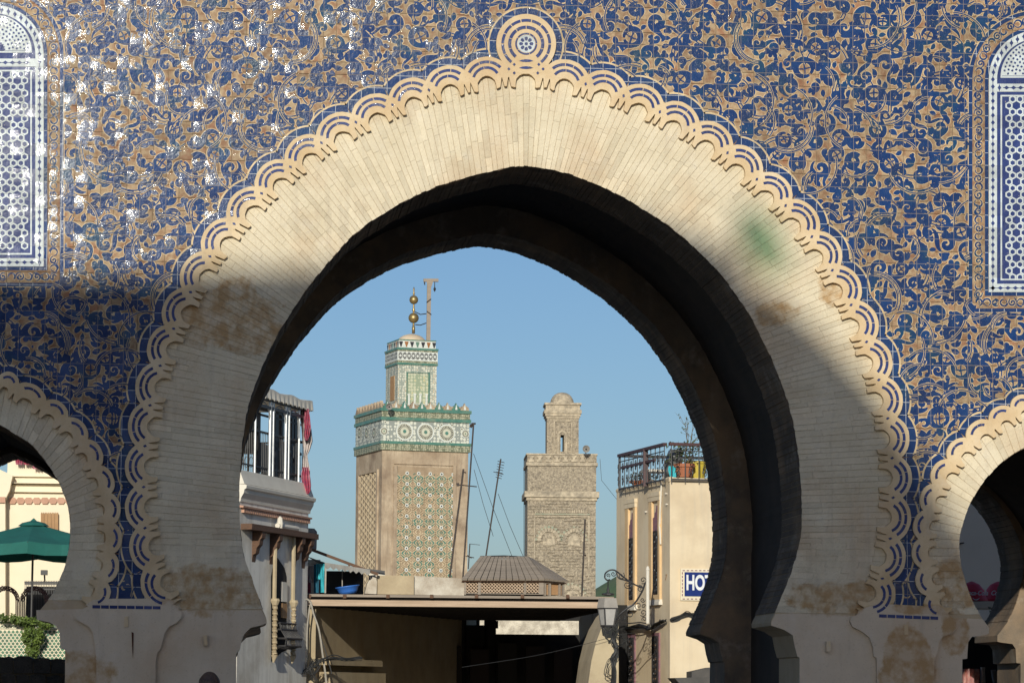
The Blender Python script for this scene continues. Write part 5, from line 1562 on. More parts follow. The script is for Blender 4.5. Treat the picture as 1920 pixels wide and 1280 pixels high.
M_terra = mat("terracotta", (.42, .15, .07), (.34, .12, .06), 8, .8, .1)
M_leaf = mat("leaf_green", (.05, .08, .03), (.09, .10, .04), 6, .7, .1, island=.5)
M_dry = mat("dry_twig", (.16, .12, .08), (.12, .10, .07), 6, .9, .1)
def pot(name, label, c, r, h, group=None, leaves=120, spread=.22, lh=.35, lm=None):
    t = thing(name, label, "plant pot", tuple(c), group)
    b = MB(); b.lathe([(r * .7, 0), (r * .95, h * .75), (r * 1.1, h * .76), (r * 1.1, h), (r * .95, h), (r * .8, h * .8)], c, 16); b.build("pot", M_terra, t)
    b = MB(); rr = random.Random(int(c[0] * 100))
    for k in range(leaves):
        q = Vector(c) + Vector((rr.gauss(0, spread * .5), rr.gauss(0, spread * .5), h + rr.random() ** .7 * lh)); d = Vector((rr.gauss(0, 1), rr.gauss(0, 1), rr.gauss(.4, 1))).normalized()
        s_ = d.cross(Vector((rr.random(), rr.random(), .3))).normalized() * .02; L_ = .07 + .05 * rr.random()
        b.add([q, q + d * L_ * .5 + s_, q + d * L_, q + d * L_ * .5 - s_], [(0, 1, 2, 3)])
    if leaves: b.build("foliage", lm or M_leaf, t, kind="stuff")
    return t
pot("plant_pot", "large terracotta pot with trailing green plant at the terrace corner", hf.px(1289, 893, -.25), .21, .28, None, 160, .42, .45)
pot("plant_pot", "row of small orange pots low at the far end of the railing", rl.px(1190, 918, -.2), .28, .2, None, 60, .3, .12)
t = thing("reflective_bundle", "crumpled silvery foil bundle leaning behind the railing", "bundle", tuple(hf.px(1272, 890, -.5)))
M_foil = mat("foil", (.30, .30, .28), (.10, .10, .09), 9, .35, .5, metal=.5, dist=.05)
b = MB(); rr = random.Random(3); rows = []
for i in range(9):
    z_ = i / 8; rows += [hf.px(1273 + 14 * math.cos(t_ * .7) * (.8 + .25 * math.sin(z_ * 3)) + rr.gauss(0, 1.2) + z_ * 8, 895 - 56 * z_, -.6 + .25 * math.sin(t_ * .7) + rr.gauss(0, .03)) for t_ in range(9)]
b.add(rows, [(i * 9 + k, i * 9 + (k + 1) % 9, (i + 1) * 9 + (k + 1) % 9, (i + 1) * 9 + k) for i in range(8) for k in range(9)] + [tuple(72 + k for k in range(9))]); b.build("foil", M_foil, t)
t = thing("roof_table", "white topped terrace table on crossed grey legs behind the railing", "table", tuple(rl.px(1225, 905, -.8)))
ft = Fac(1225, 37.6, (1, 0)); b = MB(); ft.pbox(b, 1206, 879, 1257, 884, -.6, 0); b.build("top", M_trim, t)
for x0, x1 in ((1206, 1228), (1250, 1238)): b = MB(); b.bar(ft.px(x0, 884), ft.px(x1, 908), .07); b.build("leg", M_awn, t)
t = thing("cloth_pile", "teal cloth hanging at the terrace corner beside the pot", "cloth", tuple(hf.px(1266, 897, -.3)))
dr = hf; drape("cloth", [(1259, 1273, 872), (1258, 1274, 880), (1260, 1275, 890), (1262, 1274, 899)], M_teal, t, -.25, 9)
t = thing("bin", "yellow tub at the right end of the hotel terrace", "tub", tuple(hf.px(1320, 897, -.5))); b = MB(); b.lathe([(.16, 0), (.22, .35), (.24, .37), (.24, .42)], hf.px(1321, 898, -.6), 12); M_yel = mat("yellow_plastic", (.55, .42, .05), None, 5, .5, 0); b.build("body", M_yel, t)
# bare shrub
sh_ = thing("bare_shrub", "thin leafless shrub reaching above the terrace rail", "shrub", tuple(hf.px(1292, 860, -.3)))
b = MB(); lf = MB(); rr = random.Random(8)
def twig(p, d, L, r, dep):
    pts = [p]
    for k in range(4):
        d = (d + Vector((rr.gauss(0, .16), rr.gauss(0, .12), rr.gauss(.02, .08)))).normalized(); pts.append(pts[-1] + d * L / 4)
    b.tube(pts, [r * (1 - .15 * k) for k in range(5)], 4)
    for k in range(3 if dep < 3 else 0):
        q = pts[1 + k]; twig(q, (d + Vector((rr.gauss(0, .6), rr.gauss(0, .4), rr.gauss(0, .3)))).normalized(), L * .6, r * .6, dep + 1)
    if dep >= 2:
        for k in range(3):
            q = pts[-1 - k]; e = Vector((rr.gauss(0, 1), rr.gauss(0, 1), rr.gauss(0, 1))).normalized() * .03; g_ = e.cross(Vector((0, 1, .2))) * .5
            lf.add([q, q + e + g_, q + e * 2, q + e - g_], [(0, 1, 2, 3)])
twig(hf.px(1292, 880, -.3), Vector((-.08, 0, 1)), .85, .018, 0); twig(hf.px(1296, 880, -.3), Vector((.12, 0, 1)), .8, .016, 0)
b.build("stems", M_dry, sh_); lf.f = lf.f[::4]; lf.build("leaves", M_leaf, sh_)
cbl = Fac(1200, 33.4, (1, 0))
bundle("cable_bundle", "sooty mass of cables along the hotel's street wall under the lamp bracket", [(1157, 1176), (1172, 1178), (1190, 1177), (1212, 1172), (1228, 1178), (1240, 1170), (1254, 1162)], 2.0, 12, .012, 14, hl)
bundle("cable_bundle", "cables carried on round the hotel's front below its sign", [(1257, 1161), (1268, 1156), (1282, 1150), (1300, 1152), (1320, 1158)], 1.6, 8, .012, 24, hf)
bundle("cable_bundle", "black vertical cable bundle down the hotel corner", [(1150, 1186), (1150, 1200), (1153, 1215), (1149, 1232), (1150, 1250), (1148, 1290)], 2.0, 14, .014, 15, cbl)
bundle("cable_loops", "loose pale cable loops beside the black vertical bundle", [(1153, 1180), (1160, 1190), (1172, 1196), (1166, 1207), (1158, 1212), (1152, 1230), (1138, 1240), (1136, 1262), (1146, 1270)], 2.8, 5, .007, 16, cbl)
cable("wire", "thin wire crossing the dark street opening up to the hotel corner", [cbl.px(866, 1250), cbl.px(1000, 1229), cbl.px(1100, 1206), cbl.px(1160, 1190), cbl.px(1185, 1186)], .005, M_cable)
cable("wire", "thin wire climbing the hotel wall between its windows", [hl.px(1231, 1190, .1), hl.px(1229, 1140, .1), hl.px(1238, 1060, .1), hl.px(1241, 1000, .1)], .010, M_cable)
t = thing("shop_awning", "edge of a dark awning at the foot of the hotel front", "awning", tuple(hf.px(1300, 1275, .5)))
b = MB(); fa = Fac(1300, 32.5, (1, 0)); fa.prism(b, [(1265, 1270), (1340, 1268), (1340, 1290), (1282, 1290)], -1, 0); b.build("cloth", M_awndk, t)
b = MB(); fa.prism(b, [(1304, 1258), (1340, 1250), (1340, 1268), (1304, 1270)], -1.2, -.5); b.build("box", M_awndk, t)

# street lantern on its scrolled wall bracket
lp = Fac(1145, 33.0, (1, 0))
lamp = thing("street_lantern", "black framed street lantern hanging from a scrolled iron wall bracket", "street lamp", tuple(lp.px(1213, 1120)))
def sp(x, y, r, a0, turns, s_, n=20, end=.15): return [(x + r * (1 - (1 - end) * t / n) * math.cos(a0 + s_ * turns * 6.283 * t / n), y + r * (1 - (1 - end) * t / n) * math.sin(a0 + s_ * turns * 6.283 * t / n)) for t in range(n + 1)]
b = MB(); P2 = lambda L: [lp.px(x, y) for x, y in L]
arm = catmull([(1208, 1102), (1188, 1094), (1168, 1080), (1154, 1069), (1144, 1068), (1136, 1073), (1134, 1081), (1138, 1087), (1144, 1086)], 5)
b.tube(P2(arm), .017, 5); b.tube(P2(catmull([(1155, 1070), (1160, 1083), (1172, 1087), (1184, 1092)], 4)), .016, 5)
for q in ((1150, 1075, 5, 0, 1.2, 1), (1140, 1078, 4, 1, 1.2, -1), (1165, 1079, 6.5, -1, 1.4, 1), (1176, 1096, 8, -1.2, 1.6, 1), (1200, 1103, 6.5, -2, 1.5, 1), (1206, 1087, 7, 2, 1.4, -1)): b.tube(P2(sp(*q)), .010, 4)
b.tube(P2(catmull([(1210, 1092), (1204, 1108), (1190, 1130), (1176, 1140), (1162, 1152), (1154, 1168)], 5)), .02, 5)
for q in ((1182, 1150, 8, -1.6, 1.3, -1), (1168, 1156, 8, -1.6, 1.3, -1), (1197, 1135, 8, 1, 1.3, 1), (1206, 1148, 7, 2.4, 1.4, -1), (1208, 1160, 5, 2.4, 1.3, 1), (1205, 1124, 5, 0, 1.3, 1), (1207, 1136, 4.5, 0, 1.3, -1)): b.tube(P2(sp(*q)), .010, 4)
b.tube(P2([(1160, 1165), (1180, 1168), (1200, 1166), (1212, 1168)]), .014, 4)
b.build("bracket", M_iron, lamp)
b = MB(); b.tube(P2([(1214.5, 1168), (1214.5, 1068)]), .035, 8); b.tube(P2([(1214.5, 1068), (1214.5, 1061)]), [.045, .02], 8); b.build("wall_pipe", M_trim, lamp)
b = MB(); b.tube(P2([(1140, 1087), (1140, 1112)]), .014, 5); b.lathe([(.01, .16), (.03, .10), (.03, .04), (.13, .02), (.13, -.01), (.02, -.03)], lp.px(1140, 1114), 10); b.build("finial", M_iron, lamp)
c = lp.px(1139, 1139)
s9 = 1 / 90.0
def frus(mb, c, rt, rb, zt_, zb_, rot=.35):
    vs = [Vector(c) + Vector((r * math.cos(rot + math.pi / 4 + k * math.pi / 2) * 1.414, r * math.sin(rot + math.pi / 4 + k * math.pi / 2) * 1.414, z_)) for r, z_ in ((rt, zt_), (rb, zb_)) for k in range(4)]
    mb.add(vs, [(0, 1, 2, 3), (7, 6, 5, 4)] + [(k, 4 + k, 4 + (k + 1) % 4, (k + 1) % 4) for k in range(4)]); return vs
M_lglass = mat("frosted_glass", (.50, .47, .43), (.42, .40, .37), 5, .3, 0)
b = MB(); frus(b, c, 12 * s9, 14.5 * s9, 18 * s9, 0); b.build("lantern_roof", mat("lantern_cap", (.40, .36, .31), None, 5, .6, 0), lamp)
b = MB(); vs = frus(b, c, 12.5 * s9, 8.5 * s9, -1 * s9, -33 * s9); b.build("lantern_glass", M_lglass, lamp)
b = MB()
for k in range(4): b.bar(vs[k], vs[4 + k], .028); b.bar(vs[k] + Vector((0, 0, .01)), vs[(k + 1) % 4] + Vector((0, 0, .01)), .035); b.bar(vs[4 + k], vs[4 + (k + 1) % 4], .035)
b.tube([c + Vector((-8 * s9, 0, -34 * s9)), c + Vector((-6 * s9, 0, -39 * s9)), c + Vector((0, 0, -44 * s9)), c + Vector((6 * s9, 0, -39 * s9)), c + Vector((8 * s9, 0, -34 * s9))], .018, 5)
b.tube([c + Vector((0, 0, -42 * s9)), c + Vector((0, 0, -48 * s9))], .03, 5)
b.build("lantern_frame", M_iron, lamp)

# ------------------------------------------------------------------ minarets
M_stuc = mat("worn_minaret_wall", (.50, .40, .28), (.32, .235, .155), .7, .9, .5, dirt=(.20, .14, .095), dscale=.6, streak=(.20, .145, .10), dist=.06, bscale=2)
M_ribs = mat("ochre_ribs", (.54, .43, .28), (.38, .29, .18), 2.5, .9, .2)
M_gtile = mat("green_glaze", (.085, .21, .16), (.055, .155, .12), 2.5, .35, .1, dirt=(.20, .24, .17), dscale=1.1)
def zellij(name, base, dark, sc1, accent):
    m, nt, b = newmat(name); g = nd(nt, "ShaderNodeNewGeometry"); pos = g.outputs["Position"]
    v = nd(nt, "ShaderNodeTexVoronoi", feature='F1'); v.inputs["Scale"].default_value = sc1; v.inputs["Randomness"].default_value = .35; nt.links.new(pos, v.inputs["Vector"])
    col = mixc(nt, mth(nt, 'GREATER_THAN', v.outputs["Distance"], .46), base, dark)
    sp_ = nd(nt, "ShaderNodeSeparateColor"); nt.links.new(v.outputs["Color"], sp_.inputs[0])
    col = mixc(nt, mth(nt, 'MULTIPLY', mth(nt, 'GREATER_THAN', sp_.outputs[0], .62), mth(nt, 'LESS_THAN', v.outputs["Distance"], .25)), col, accent)
    nt.links.new(col, b.inputs["Base Color"]); b.inputs["Roughness"].default_value = .5; return m
M_zel = zellij("pale_zellij", (.60, .60, .50), (.26, .28, .25), 4.6, (.10, .09, .06))
M_zel2 = zellij("dense_zellij", (.60, .58, .47), (.28, .31, .26), 6.5, (.30, .20, .09))
M_zel3 = zellij("greenish_zellij", (.50, .50, .35), (.28, .33, .22), 5.0, (.45, .38, .16))
M_ztrim = zellij("diamond_trim", (.40, .38, .26), (.15, .16, .10), 7.5, (.14, .22, .17))
M_wt = mat("pale_zellij_white", (.66, .68, .62), None, 3, .5, 0)
M_dk = mat("zellij_black", (.03, .03, .035), None, 3, .5, 0)
M_or = mat("zellij_amber", (.32, .13, .04), None, 3, .5, 0)
M_brass = mat("old_brass", (.42, .30, .12), (.28, .20, .09), 1.5, .42, .05, metal=.7)
M_dome = mat("dome_plaster", (.62, .50, .36), (.52, .41, .28), 1.0, .9, .2)
YM = 162
rot = math.radians(14)
mF = Fac(717, YM, (math.cos(rot), math.sin(rot)), 800); mL = Fac(717, YM, (-math.sin(rot), math.cos(rot)), 800)
W1 = mF.hit(877.5, 900)[0]
U1, V1 = mF.u, mL.u
O1 = mF.O
mz = lambda y: mF.hit(717, y)[1]
def tbox(b, e, z0, z1, inset=0.0):
    """square prism of the tower, e metres proud of the shaft"""
    vs = [O1 + U1 * a + V1 * c + Vector((0, 0, z_)) for z_ in (z0, z1) for a, c in ((-e, -e), (W1 + e, -e), (W1 + e, W1 + e), (-e, W1 + e))]
    b.add(vs, [(0, 3, 2, 1), (4, 5, 6, 7), (0, 1, 5, 4), (1, 2, 6, 5), (2, 3, 7, 6), (3, 0, 4, 7)])
mi = thing("tiled_minaret", "tall square minaret with green and white tilework, crowned by brass balls", "minaret", tuple(O1))
b = MB(); tbox(b, 0, 0, mz(843)); b.build("shaft", M_stuc, mi)
for e, y0, y1, mm, nm in ((.12, 831, 843, M_ztrim, "trim_band"), (.16, 826, 831, M_gtile, "green_band"), (.05, 787, 826, M_zel, "medallion_frieze"), (.14, 781, 787, M_gtile, "green_band"), (.08, 770, 781, M_ztrim, "trim_band"), (.16, 764, 770, M_gtile, "green_band")):
    b = MB(); tbox(b, e, mz(y1) + .002, mz(y0)); b.build(nm, mm, mi)
# rosettes of the frieze
def rosette(fac, x, y, rpx, par, o=.06, squash=1.0):
    a, z_ = fac.hit(x, y); r = rpx / 29.5
    def pt(rr, t, oo): return fac.P(a + rr * math.cos(t) * squash, z_ + rr * math.sin(t), oo)
    b = MB(); n = 24
    for ra, rb, oo in ((.86, 1.0, o), ):
        b.add([pt(r * q, k * 2 * math.pi / n, oo) for q in (ra, rb) for k in range(n)], [(k, (k + 1) % n, n + (k + 1) % n, n + k) for k in range(n)])
    rz = b.build("rosette", M_wt, par)
    b = MB(); b.add([pt(r * .84, k * 2 * math.pi / n, o - .006) for k in range(n)], [tuple(range(n))]); b.build("disc", mat_zw, rz)
    b = MB()
    for k in range(24):
        t = k * 2 * math.pi / 24; b.add([pt(r * .48, t - .05, o + .01), pt(r * .76, t - .07, o + .01), pt(r * .80, t, o + .01), pt(r * .76, t + .07, o + .01), pt(r * .48, t + .05, o + .01)], [(0, 1, 2, 3, 4)])
    b.build("rays", M_dk, rz, kind="stuff")
    b = MB(); b.add([pt(r * .20, k * math.pi / 5, o + .012) for k in range(10)], [tuple(range(10))]); b.build("boss", M_gtile, rz)
mat_zw = mat("zellij_cream", (.55, .54, .42), (.48, .47, .36), 4, .5, 0)
for x, y in ((719.5, 808), (758, 808.5), (797.5, 810), (837, 812), (872, 813)): rosette(mF, x, y, 17 if 725 < x < 865 else 8, mi, .07)
for x in (675.5, 689, 703): rosette(mL, x, 812, 13, mi, .07, 1.0)
# merlons
def merlon(fac, a, z0, wd, h, par, m):
    b = MB(); fac.prism(b, [(a - wd / 2, z0), (a - wd / 2, z0 + h * .3), (a - wd * .3, z0 + h * .3), (a - wd * .3, z0 + h * .6), (a - wd * .14, z0 + h * .62), (a, z0 + h), (a + wd * .14, z0 + h * .62), (a + wd * .3, z0 + h * .6), (a + wd * .3, z0 + h * .3), (a + wd / 2, z0 + h * .3), (a + wd / 2, z0)], -.12, .10, px=False)
    b.build("merlon", m, par)
hm = mz(750) - mz(764)
b = MB(); tbox(b, .0, mz(764), mz(757)); b.build("parapet", M_stuc, mi)
for k in range(10): merlon(mF, W1 * (k + .5) / 10, mz(764), W1 / 10 * .98, hm, mi, M_gtile if k % 2 == 0 else M_stuc); 
for k in range(10): b = MB(); a = W1 * (k + .5) / 10; mF.prism(b, [(a - .08, mz(763)), (a, mz(752)), (a + .08, mz(763))], .11, .13, px=False); b.build("merlon_inlay", M_wt, mi)
for k in range(9): merlon(mL, W1 * (k + .5) / 9, mz(764), W1 / 9 * .9, hm, mi, M_stuc)
# sebka panels
b = MB(); mF.pbox(b, 741, 874, 849, 1200, -.01, .008); b.build("panel_ground", mat("panel_ground", (.38, .285, .185), (.29, .21, .135), 1.6, .9, .3), mi)
b = MB()
for q in ((738, 872, 741, 1200), (849, 872, 852, 1200), (738, 869, 852, 873)): mF.pbox(b, *q, 0, .10)
b.build("panel_frame", M_stuc, mi)
ribs, stars, dots, leaves = MB(), MB(), MB(), MB()
a0, a1 = mF.hit(741, 900)[0], mF.hit(849, 900)[0]; pa = (a1 - a0) / 5; pz = 20.2 / 29.5; ztop = mz(876)
rr = random.Random(2)
for j in range(16):
    zc = ztop - pz * (j + .4)
    for i in range(-1, 11):
        a = a0 + pa * (i * .5); off = (i % 2) * pz * .5
        if a < a0 - .01 or a > a1 + .01: continue
        zz = zc - off
        # ogee ribs
        for s_ in (-1, 1):
            pts = []
            for t in range(6):
                u = t / 5; aa = a + s_ * (pa * .5) * (u * u * (3 - 2 * u)); pts.append((min(max(aa, a0), a1), zz - pz * .5 * u))
            w_ = .06
            for (x0_, y0_), (x1_, y1_) in zip(pts[:-1], pts[1:]):
                ribs.add([mF.P(x0_ - w_, y0_, .06), mF.P(x0_ + w_, y0_, .06), mF.P(x1_ + w_, y1_, .06), mF.P(x1_ - w_, y1_, .06)], [(0, 1, 2, 3)])
                ribs.add([mF.P(x0_ + w_, y0_, .06), mF.P(x0_ + w_, y0_, 0), mF.P(x1_ + w_, y1_, 0), mF.P(x1_ + w_, y1_, .06)], [(0, 1, 2, 3)])
        for s_ in (-1, 1):
            # inner lozenge, interlaced with the main ribs
            cz_ = zz - pz * .52; q = [(a, cz_ + pz * .27), (a + s_ * pa * .13, cz_ + pz * .14), (a + s_ * pa * .23, cz_), (a + s_ * pa * .12, cz_ - pz * .16), (a, cz_ - pz * .24)]
            for (x0_, y0_), (x1_, y1_) in zip(q[:-1], q[1:]):
                if a0 < min(x0_, x1_) - .05 and max(x0_, x1_) + .05 < a1: ribs.add([mF.P(x0_ - .045, y0_, .068), mF.P(x0_ + .045, y0_, .068), mF.P(x1_ + .045, y1_, .068), mF.P(x1_ - .045, y1_, .068)], [(0, 1, 2, 3)])
        for _ in range(5):
            x_, y_ = rr.uniform(a0, a1 - .12), zz - rr.uniform(0, pz); g_ = rr.uniform(.04, .09)
            (ribs if rr.random() < .6 else leaves).add([mF.P(x_, y_, .072), mF.P(x_ + g_, y_ + .02, .072), mF.P(x_ + g_ * .8, y_ - g_, .072), mF.P(x_ - .01, y_ - g_ * .7, .072)], [(0, 1, 2, 3)])
        if off == 0:
            def cpt(r_, t, oo, zz=zz, a=a): return mF.P(a + r_ * math.cos(t), zz - pz * .06 + r_ * math.sin(t), oo)
            stars.add([cpt(.095 if k % 2 else .145, k * math.pi / 8, .075) for k in range(16)], [tuple(range(16))])
            dots.add([cpt(.055, k * math.pi / 4, .08) for k in range(8)], [tuple(range(8))])
            if rr.random() < .82:
                for s_ in (-1, 1):
                    g_ = [(.02, -.36), (.13, -.12), (.26, -.20), (.36, -.46), (.25, -.72), (.05, -.60)]
                    if a0 < a + s_ * .25 < a1: leaves.add([mF.P(a + s_ * x_, zz + y_ * .95, .05) for x_, y_ in g_], [tuple(range(6))])
ribs.build("sebka_ribs", M_ribs, mi, kind="stuff"); stars.build("white_stars", M_wt, mi, kind="stuff"); dots.build("star_centres", M_dk, mi, kind="stuff"); leaves.build("green_leaves", M_gtile, mi, kind="stuff")
b = MB(); l0, l1 = mL.hit(708, 900)[0], mL.hit(675, 900)[0]
n = 8; pa = (l1 - l0) / n
for j in range(30):
    for i in range(n):
        a = l0 + pa * (i + .5); zc = mz(884) - .42 * (j + .5 * (i % 2))
        b.add([mL.P(a, zc + .2, .02), mL.P(a + pa * .45, zc, .12), mL.P(a, zc - .2, .02), mL.P(a - pa * .45, zc, .02)], [(0, 1, 2, 3)])
b.build("carved_lozenges", M_ribs, mi, kind="stuff")
b = MB(); mL.box(b, l0 - .25, l0, 0, mz(878), 0, .12); mL.box(b, l1, l1 + .25, 0, mz(878), 0, .12); mL.box(b, l0, l1, mz(882), mz(878), 0, .12); b.build("panel_frame", M_stuc, mi)
# upper turret, set back on the roof
W2 = 76 / 29.5 / math.cos(rot) * .99
o_in = (W1 - W2) / 2
uf = Fac(746, YM + o_in * .9, (math.cos(rot), math.sin(rot)), 700)
O2 = uf.O; k2 = FPX / (O2.y + WALLD)
def ubox(b, e, z0, z1):
    vs = [O2 + U1 * a + V1 * c + Vector((0, 0, z_)) for z_ in (z0, z1) for a, c in ((-e, -e), (W2 + e, -e), (W2 + e, W2 + e), (-e, W2 + e))]
    b.add(vs, [(0, 3, 2, 1), (4, 5, 6, 7), (0, 1, 5, 4), (1, 2, 6, 5), (2, 3, 7, 6), (3, 0, 4, 7)])
ul = Fac(746, YM + o_in * .9, (-math.sin(rot), math.cos(rot)), 700); ul.O = O2
uz = lambda y: uf.hit(746, y)[1]
for e, y0, y1, mm, nm in ((0, 683, 775, M_zel2, "turret"), (.07, 679, 683, M_gtile, "green_band"), (.05, 675, 679, M_ztrim, "trim_band"), (.05, 658, 675, M_wt, "star_frieze"), (.05, 655, 658, M_ztrim, "trim_band"), (.09, 651, 655, M_gtile, "green_band"), (-.06, 637, 651, M_wt, "merlon_frieze"), (-.03, 635, 637, M_gtile, "green_band")):
    b = MB(); ubox(b, e, uz(y1) + .002, uz(y0)); b.build(nm, mm, mi)
b = MB()
for k in range(9):
    a = W2 * (k + .5) / 9; zc = uz(666)
    for t in range(10):
        th = t * .628; c_, s_ = math.cos(th), math.sin(th)
        b.add([uf.P(a + .07 * c_ - .025 * s_, zc + .09 * s_ + .025 * c_, .055), uf.P(a + .15 * c_ - .03 * s_, zc + .24 * s_ + .03 * c_, .055), uf.P(a + .15 * c_ + .03 * s_, zc + .24 * s_ - .03 * c_, .055), uf.P(a + .07 * c_ + .025 * s_, zc + .09 * s_ - .025 * c_, .055)], [(0, 1, 2, 3)])
        b.add([ul.P(a + .06 * c_ - .025 * s_, zc + .09 * s_ + .025 * c_, .055), ul.P(a + .12 * c_ - .02 * s_, zc + .24 * s_ + .03 * c_, .055), ul.P(a + .12 * c_ + .02 * s_, zc + .24 * s_ - .03 * c_, .055), ul.P(a + .06 * c_ + .025 * s_, zc + .09 * s_ - .025 * c_, .055)], [(0, 1, 2, 3)])
b.build("star_ribs", M_dk, mi, kind="stuff")
for k in range(7):
    a = W2 * (k + .55) / 7; z0_, z1_ = uz(649), uz(639); w_ = .13
    for f_ in (uf, ul):
        b = MB(); f_.prism(b, [(a - .05, z0_), (a - .05, z0_ + .1), (a - w_ * .7, z0_ + .16), (a - w_, z1_), (a + w_, z1_), (a + w_ * .7, z0_ + .16), (a + .05, z0_ + .1), (a + .05, z0_)], -.065, -.045, px=False); b.build("stepped_inlay", (M_dk, M_or, M_dk, M_gtile)[k % 4], mi)
b = MB(); uf.pbox(b, 764, 700, 803, 756, 0, .03); b.build("turret_panel", M_zel3, mi)
b = MB()
for q in ((762, 698, 764, 756), (803, 698, 805, 756), (762, 697, 805, 700)): uf.pbox(b, *q, 0, .06)
b.build("panel_frame", M_gtile, mi)
for x in (766, 777, 787.5, 799): b = MB(); uf.pbox(b, x - 1.6, 739, x + 1.6, 760, .03, .09); uf.pbox(b, x - 2.6, 738, x + 2.6, 741, .03, .11); b.build("white_colonnette", M_wt, mi)
b = MB(); ul.pbox(b, 740, 704, 732, 752, 0, .03); b.build("turret_panel", M_lattice, mi)
ctr = O2 + (U1 + V1) * (W2 / 2); zd = uz(637)
b = MB(); n = 8; rd = W2 * .36
b.lathe([(rd, -.3), (rd, .02), (rd * .94, .2), (rd * .78, .36), (rd * .55, .48), (rd * .25, .56), (.02, .60)], (ctr.x, ctr.y, zd), 20); b.build("dome", M_dome, mi, smooth=True)
cf2 = Fac(775, ctr.y, (1, 0), 600); cz = lambda y: cf2.hit(775, y)[1]
b = MB(); cxy = cf2.px(775.5, 600)
def fz(y): return cz(y)
prof = [(.09, fz(625)), (.07, fz(606.5)), (.10, fz(606)), (.06, fz(605.5))]
def ballp(yc, r): return [(max(.03, r * math.cos(t)), fz(yc) + r * math.sin(t)) for t in [-1.45 + 2.9 * k / 12 for k in range(13)]]
prof = [(.10, fz(625)), (.10, fz(613)), (.07, fz(612)), (.07, fz(607))] + ballp(596, .34) + [(.07, fz(585)), (.10, fz(581)), (.06, fz(578)), (.06, fz(572))] + ballp(562, .29) + [(.05, fz(553)), (.07, fz(550)), (.035, fz(546)), (.06, fz(543)), (.02, fz(538))]
b.lathe([(r, z_) for r, z_ in prof], (cxy.x, cxy.y, 0), 14); b.build("brass_finial", M_brass, mi, smooth=True)
gb = Fac(803, ctr.y + .3, (1, 0), 600)
b = MB(); b.bar(gb.px(803, 645), gb.px(804.5, 530), .26); b.bar(gb.px(794, 525.5), gb.px(822, 525.5), .18, .20); b.add([gb.px(800, 528, .08), gb.px(812, 528, .08), gb.px(808, 540, .08), gb.px(801, 540, .08)], [(0, 1, 2, 3)])
g_ = b.build("gibbet", M_wgrey, mi)
b = MB(); b.tube([gb.px(815, 528), gb.px(815, 538), gb.px(815, 542), gb.px(815, 547)], [.025, .03, .10, .02], 6); b.tube([gb.px(796, 528), gb.px(796.5, 534)], .04, 5); b.build("pulley", M_iron, g_)
b = MB()
for p in (((778, 585), (788, 590), (799, 588.5)), ((778, 609), (788, 610), (799, 606)), ((808, 561), (800, 567), (800, 568)), ((800, 584), (808, 590), (808, 591))): b.tube([gb.px(*q, .16) for q in p], .035, 4)
b.build("lashing", M_iron, g_)
def horn(label, f, x, y, r, grp=None):
    t = thing("loudspeaker", label, "loudspeaker", tuple(f.px(x, y, .1)))
    c = f.px(x, y, .25); b = MB(); Mx = Matrix.Rotation(math.radians(90), 3, 'X')
    b.lathe([(r * .25, -.3), (r * .3, -.1), (r * .6, .05), (r, .15), (r * 1.02, .16), (r * .92, .14), (r * .5, .0), (r * .1, -.02)], c, 16, Mx); b.build("horn", M_awn, t)
    b = MB(); b.lathe([(r * .22, .0), (r * .25, .1), (r * .05, .13)], c, 10, Mx); b.build("driver", M_iron, t)
    b = MB(); b.bar(c + Vector((0, .1, -r - .15)), c + Vector((0, .1, 0)), .06); b.build("stand", M_iron, t)
horn("grey horn loudspeaker at the corner of the tiled minaret's parapet", Fac(729, YM - .6, (1, 0)), 729, 763, .21)

# stone minaret
YS = 200
rot2 = math.radians(-3.5)
sF = Fac(989.5, YS, (math.cos(rot2), math.sin(rot2)), 900); sL = Fac(989.5, YS, (-math.sin(rot2), math.cos(rot2)), 900)
U3, V3, O3 = sF.u, sL.u, sF.O
W3 = sF.hit(1117, 1000)[0]; sz = lambda y: sF.hit(1050, y)[1]
M_old = mat("old_brickwork", (.46, .385, .275), (.22, .18, .13), 8.0, .95, 1.0, dirt=(.12, .10, .08), dscale=4.5, dist=.12, bscale=3.2, streak=(.28, .23, .17))
M_oldl = mat("old_render", (.54, .45, .32), (.30, .25, .18), 3.5, .95, .5, dirt=(.20, .17, .13), dscale=1.4, dist=.06, bscale=3)
ms = thing("stone_minaret", "plain weathered brick minaret with a small domed turret on top", "minaret", tuple(O3))
def sbox(b, e, z0, z1, W=W3, O=None):
    O = O or O3
    vs = [O + U3 * a + V3 * c + Vector((0, 0, z_)) for z_ in (z0, z1) for a, c in ((-e, -e), (W + e, -e), (W + e, W + e), (-e, W + e))]
    b.add(vs, [(0, 3, 2, 1), (4, 5, 6, 7), (0, 1, 5, 4), (1, 2, 6, 5), (2, 3, 7, 6), (3, 0, 4, 7)])
for e, y0, y1, mm, nm in ((0, 938, 1400, M_old, "shaft"), (.10, 932, 938, M_oldl, "cornice"), (.25, 921, 932, M_oldl, "cornice"), (.02, 872, 921, M_old, "upper_wall"), (.14, 867, 873, M_oldl, "string_course"), (.05, 853, 867, M_old, "parapet"), (.12, 850, 853, M_oldl, "coping")):
    b = MB(); sbox(b, e, sz(y1) + .003, sz(y0)); b.build(nm, mm, ms)
for k in range(8):
    x = 996 + 16 * k; b = MB()
    sF.prism(b, [(x - 5, 866), (x - 5, 862), (x - 2.6, 862), (x - 2.6, 858), (x - 5, 857), (x - 5, 854), (x + 5, 854), (x + 5, 857), (x + 2.6, 858), (x + 2.6, 862), (x + 5, 862), (x + 5, 866)], .05, .15); b.build("stepped_block", M_oldl, ms)
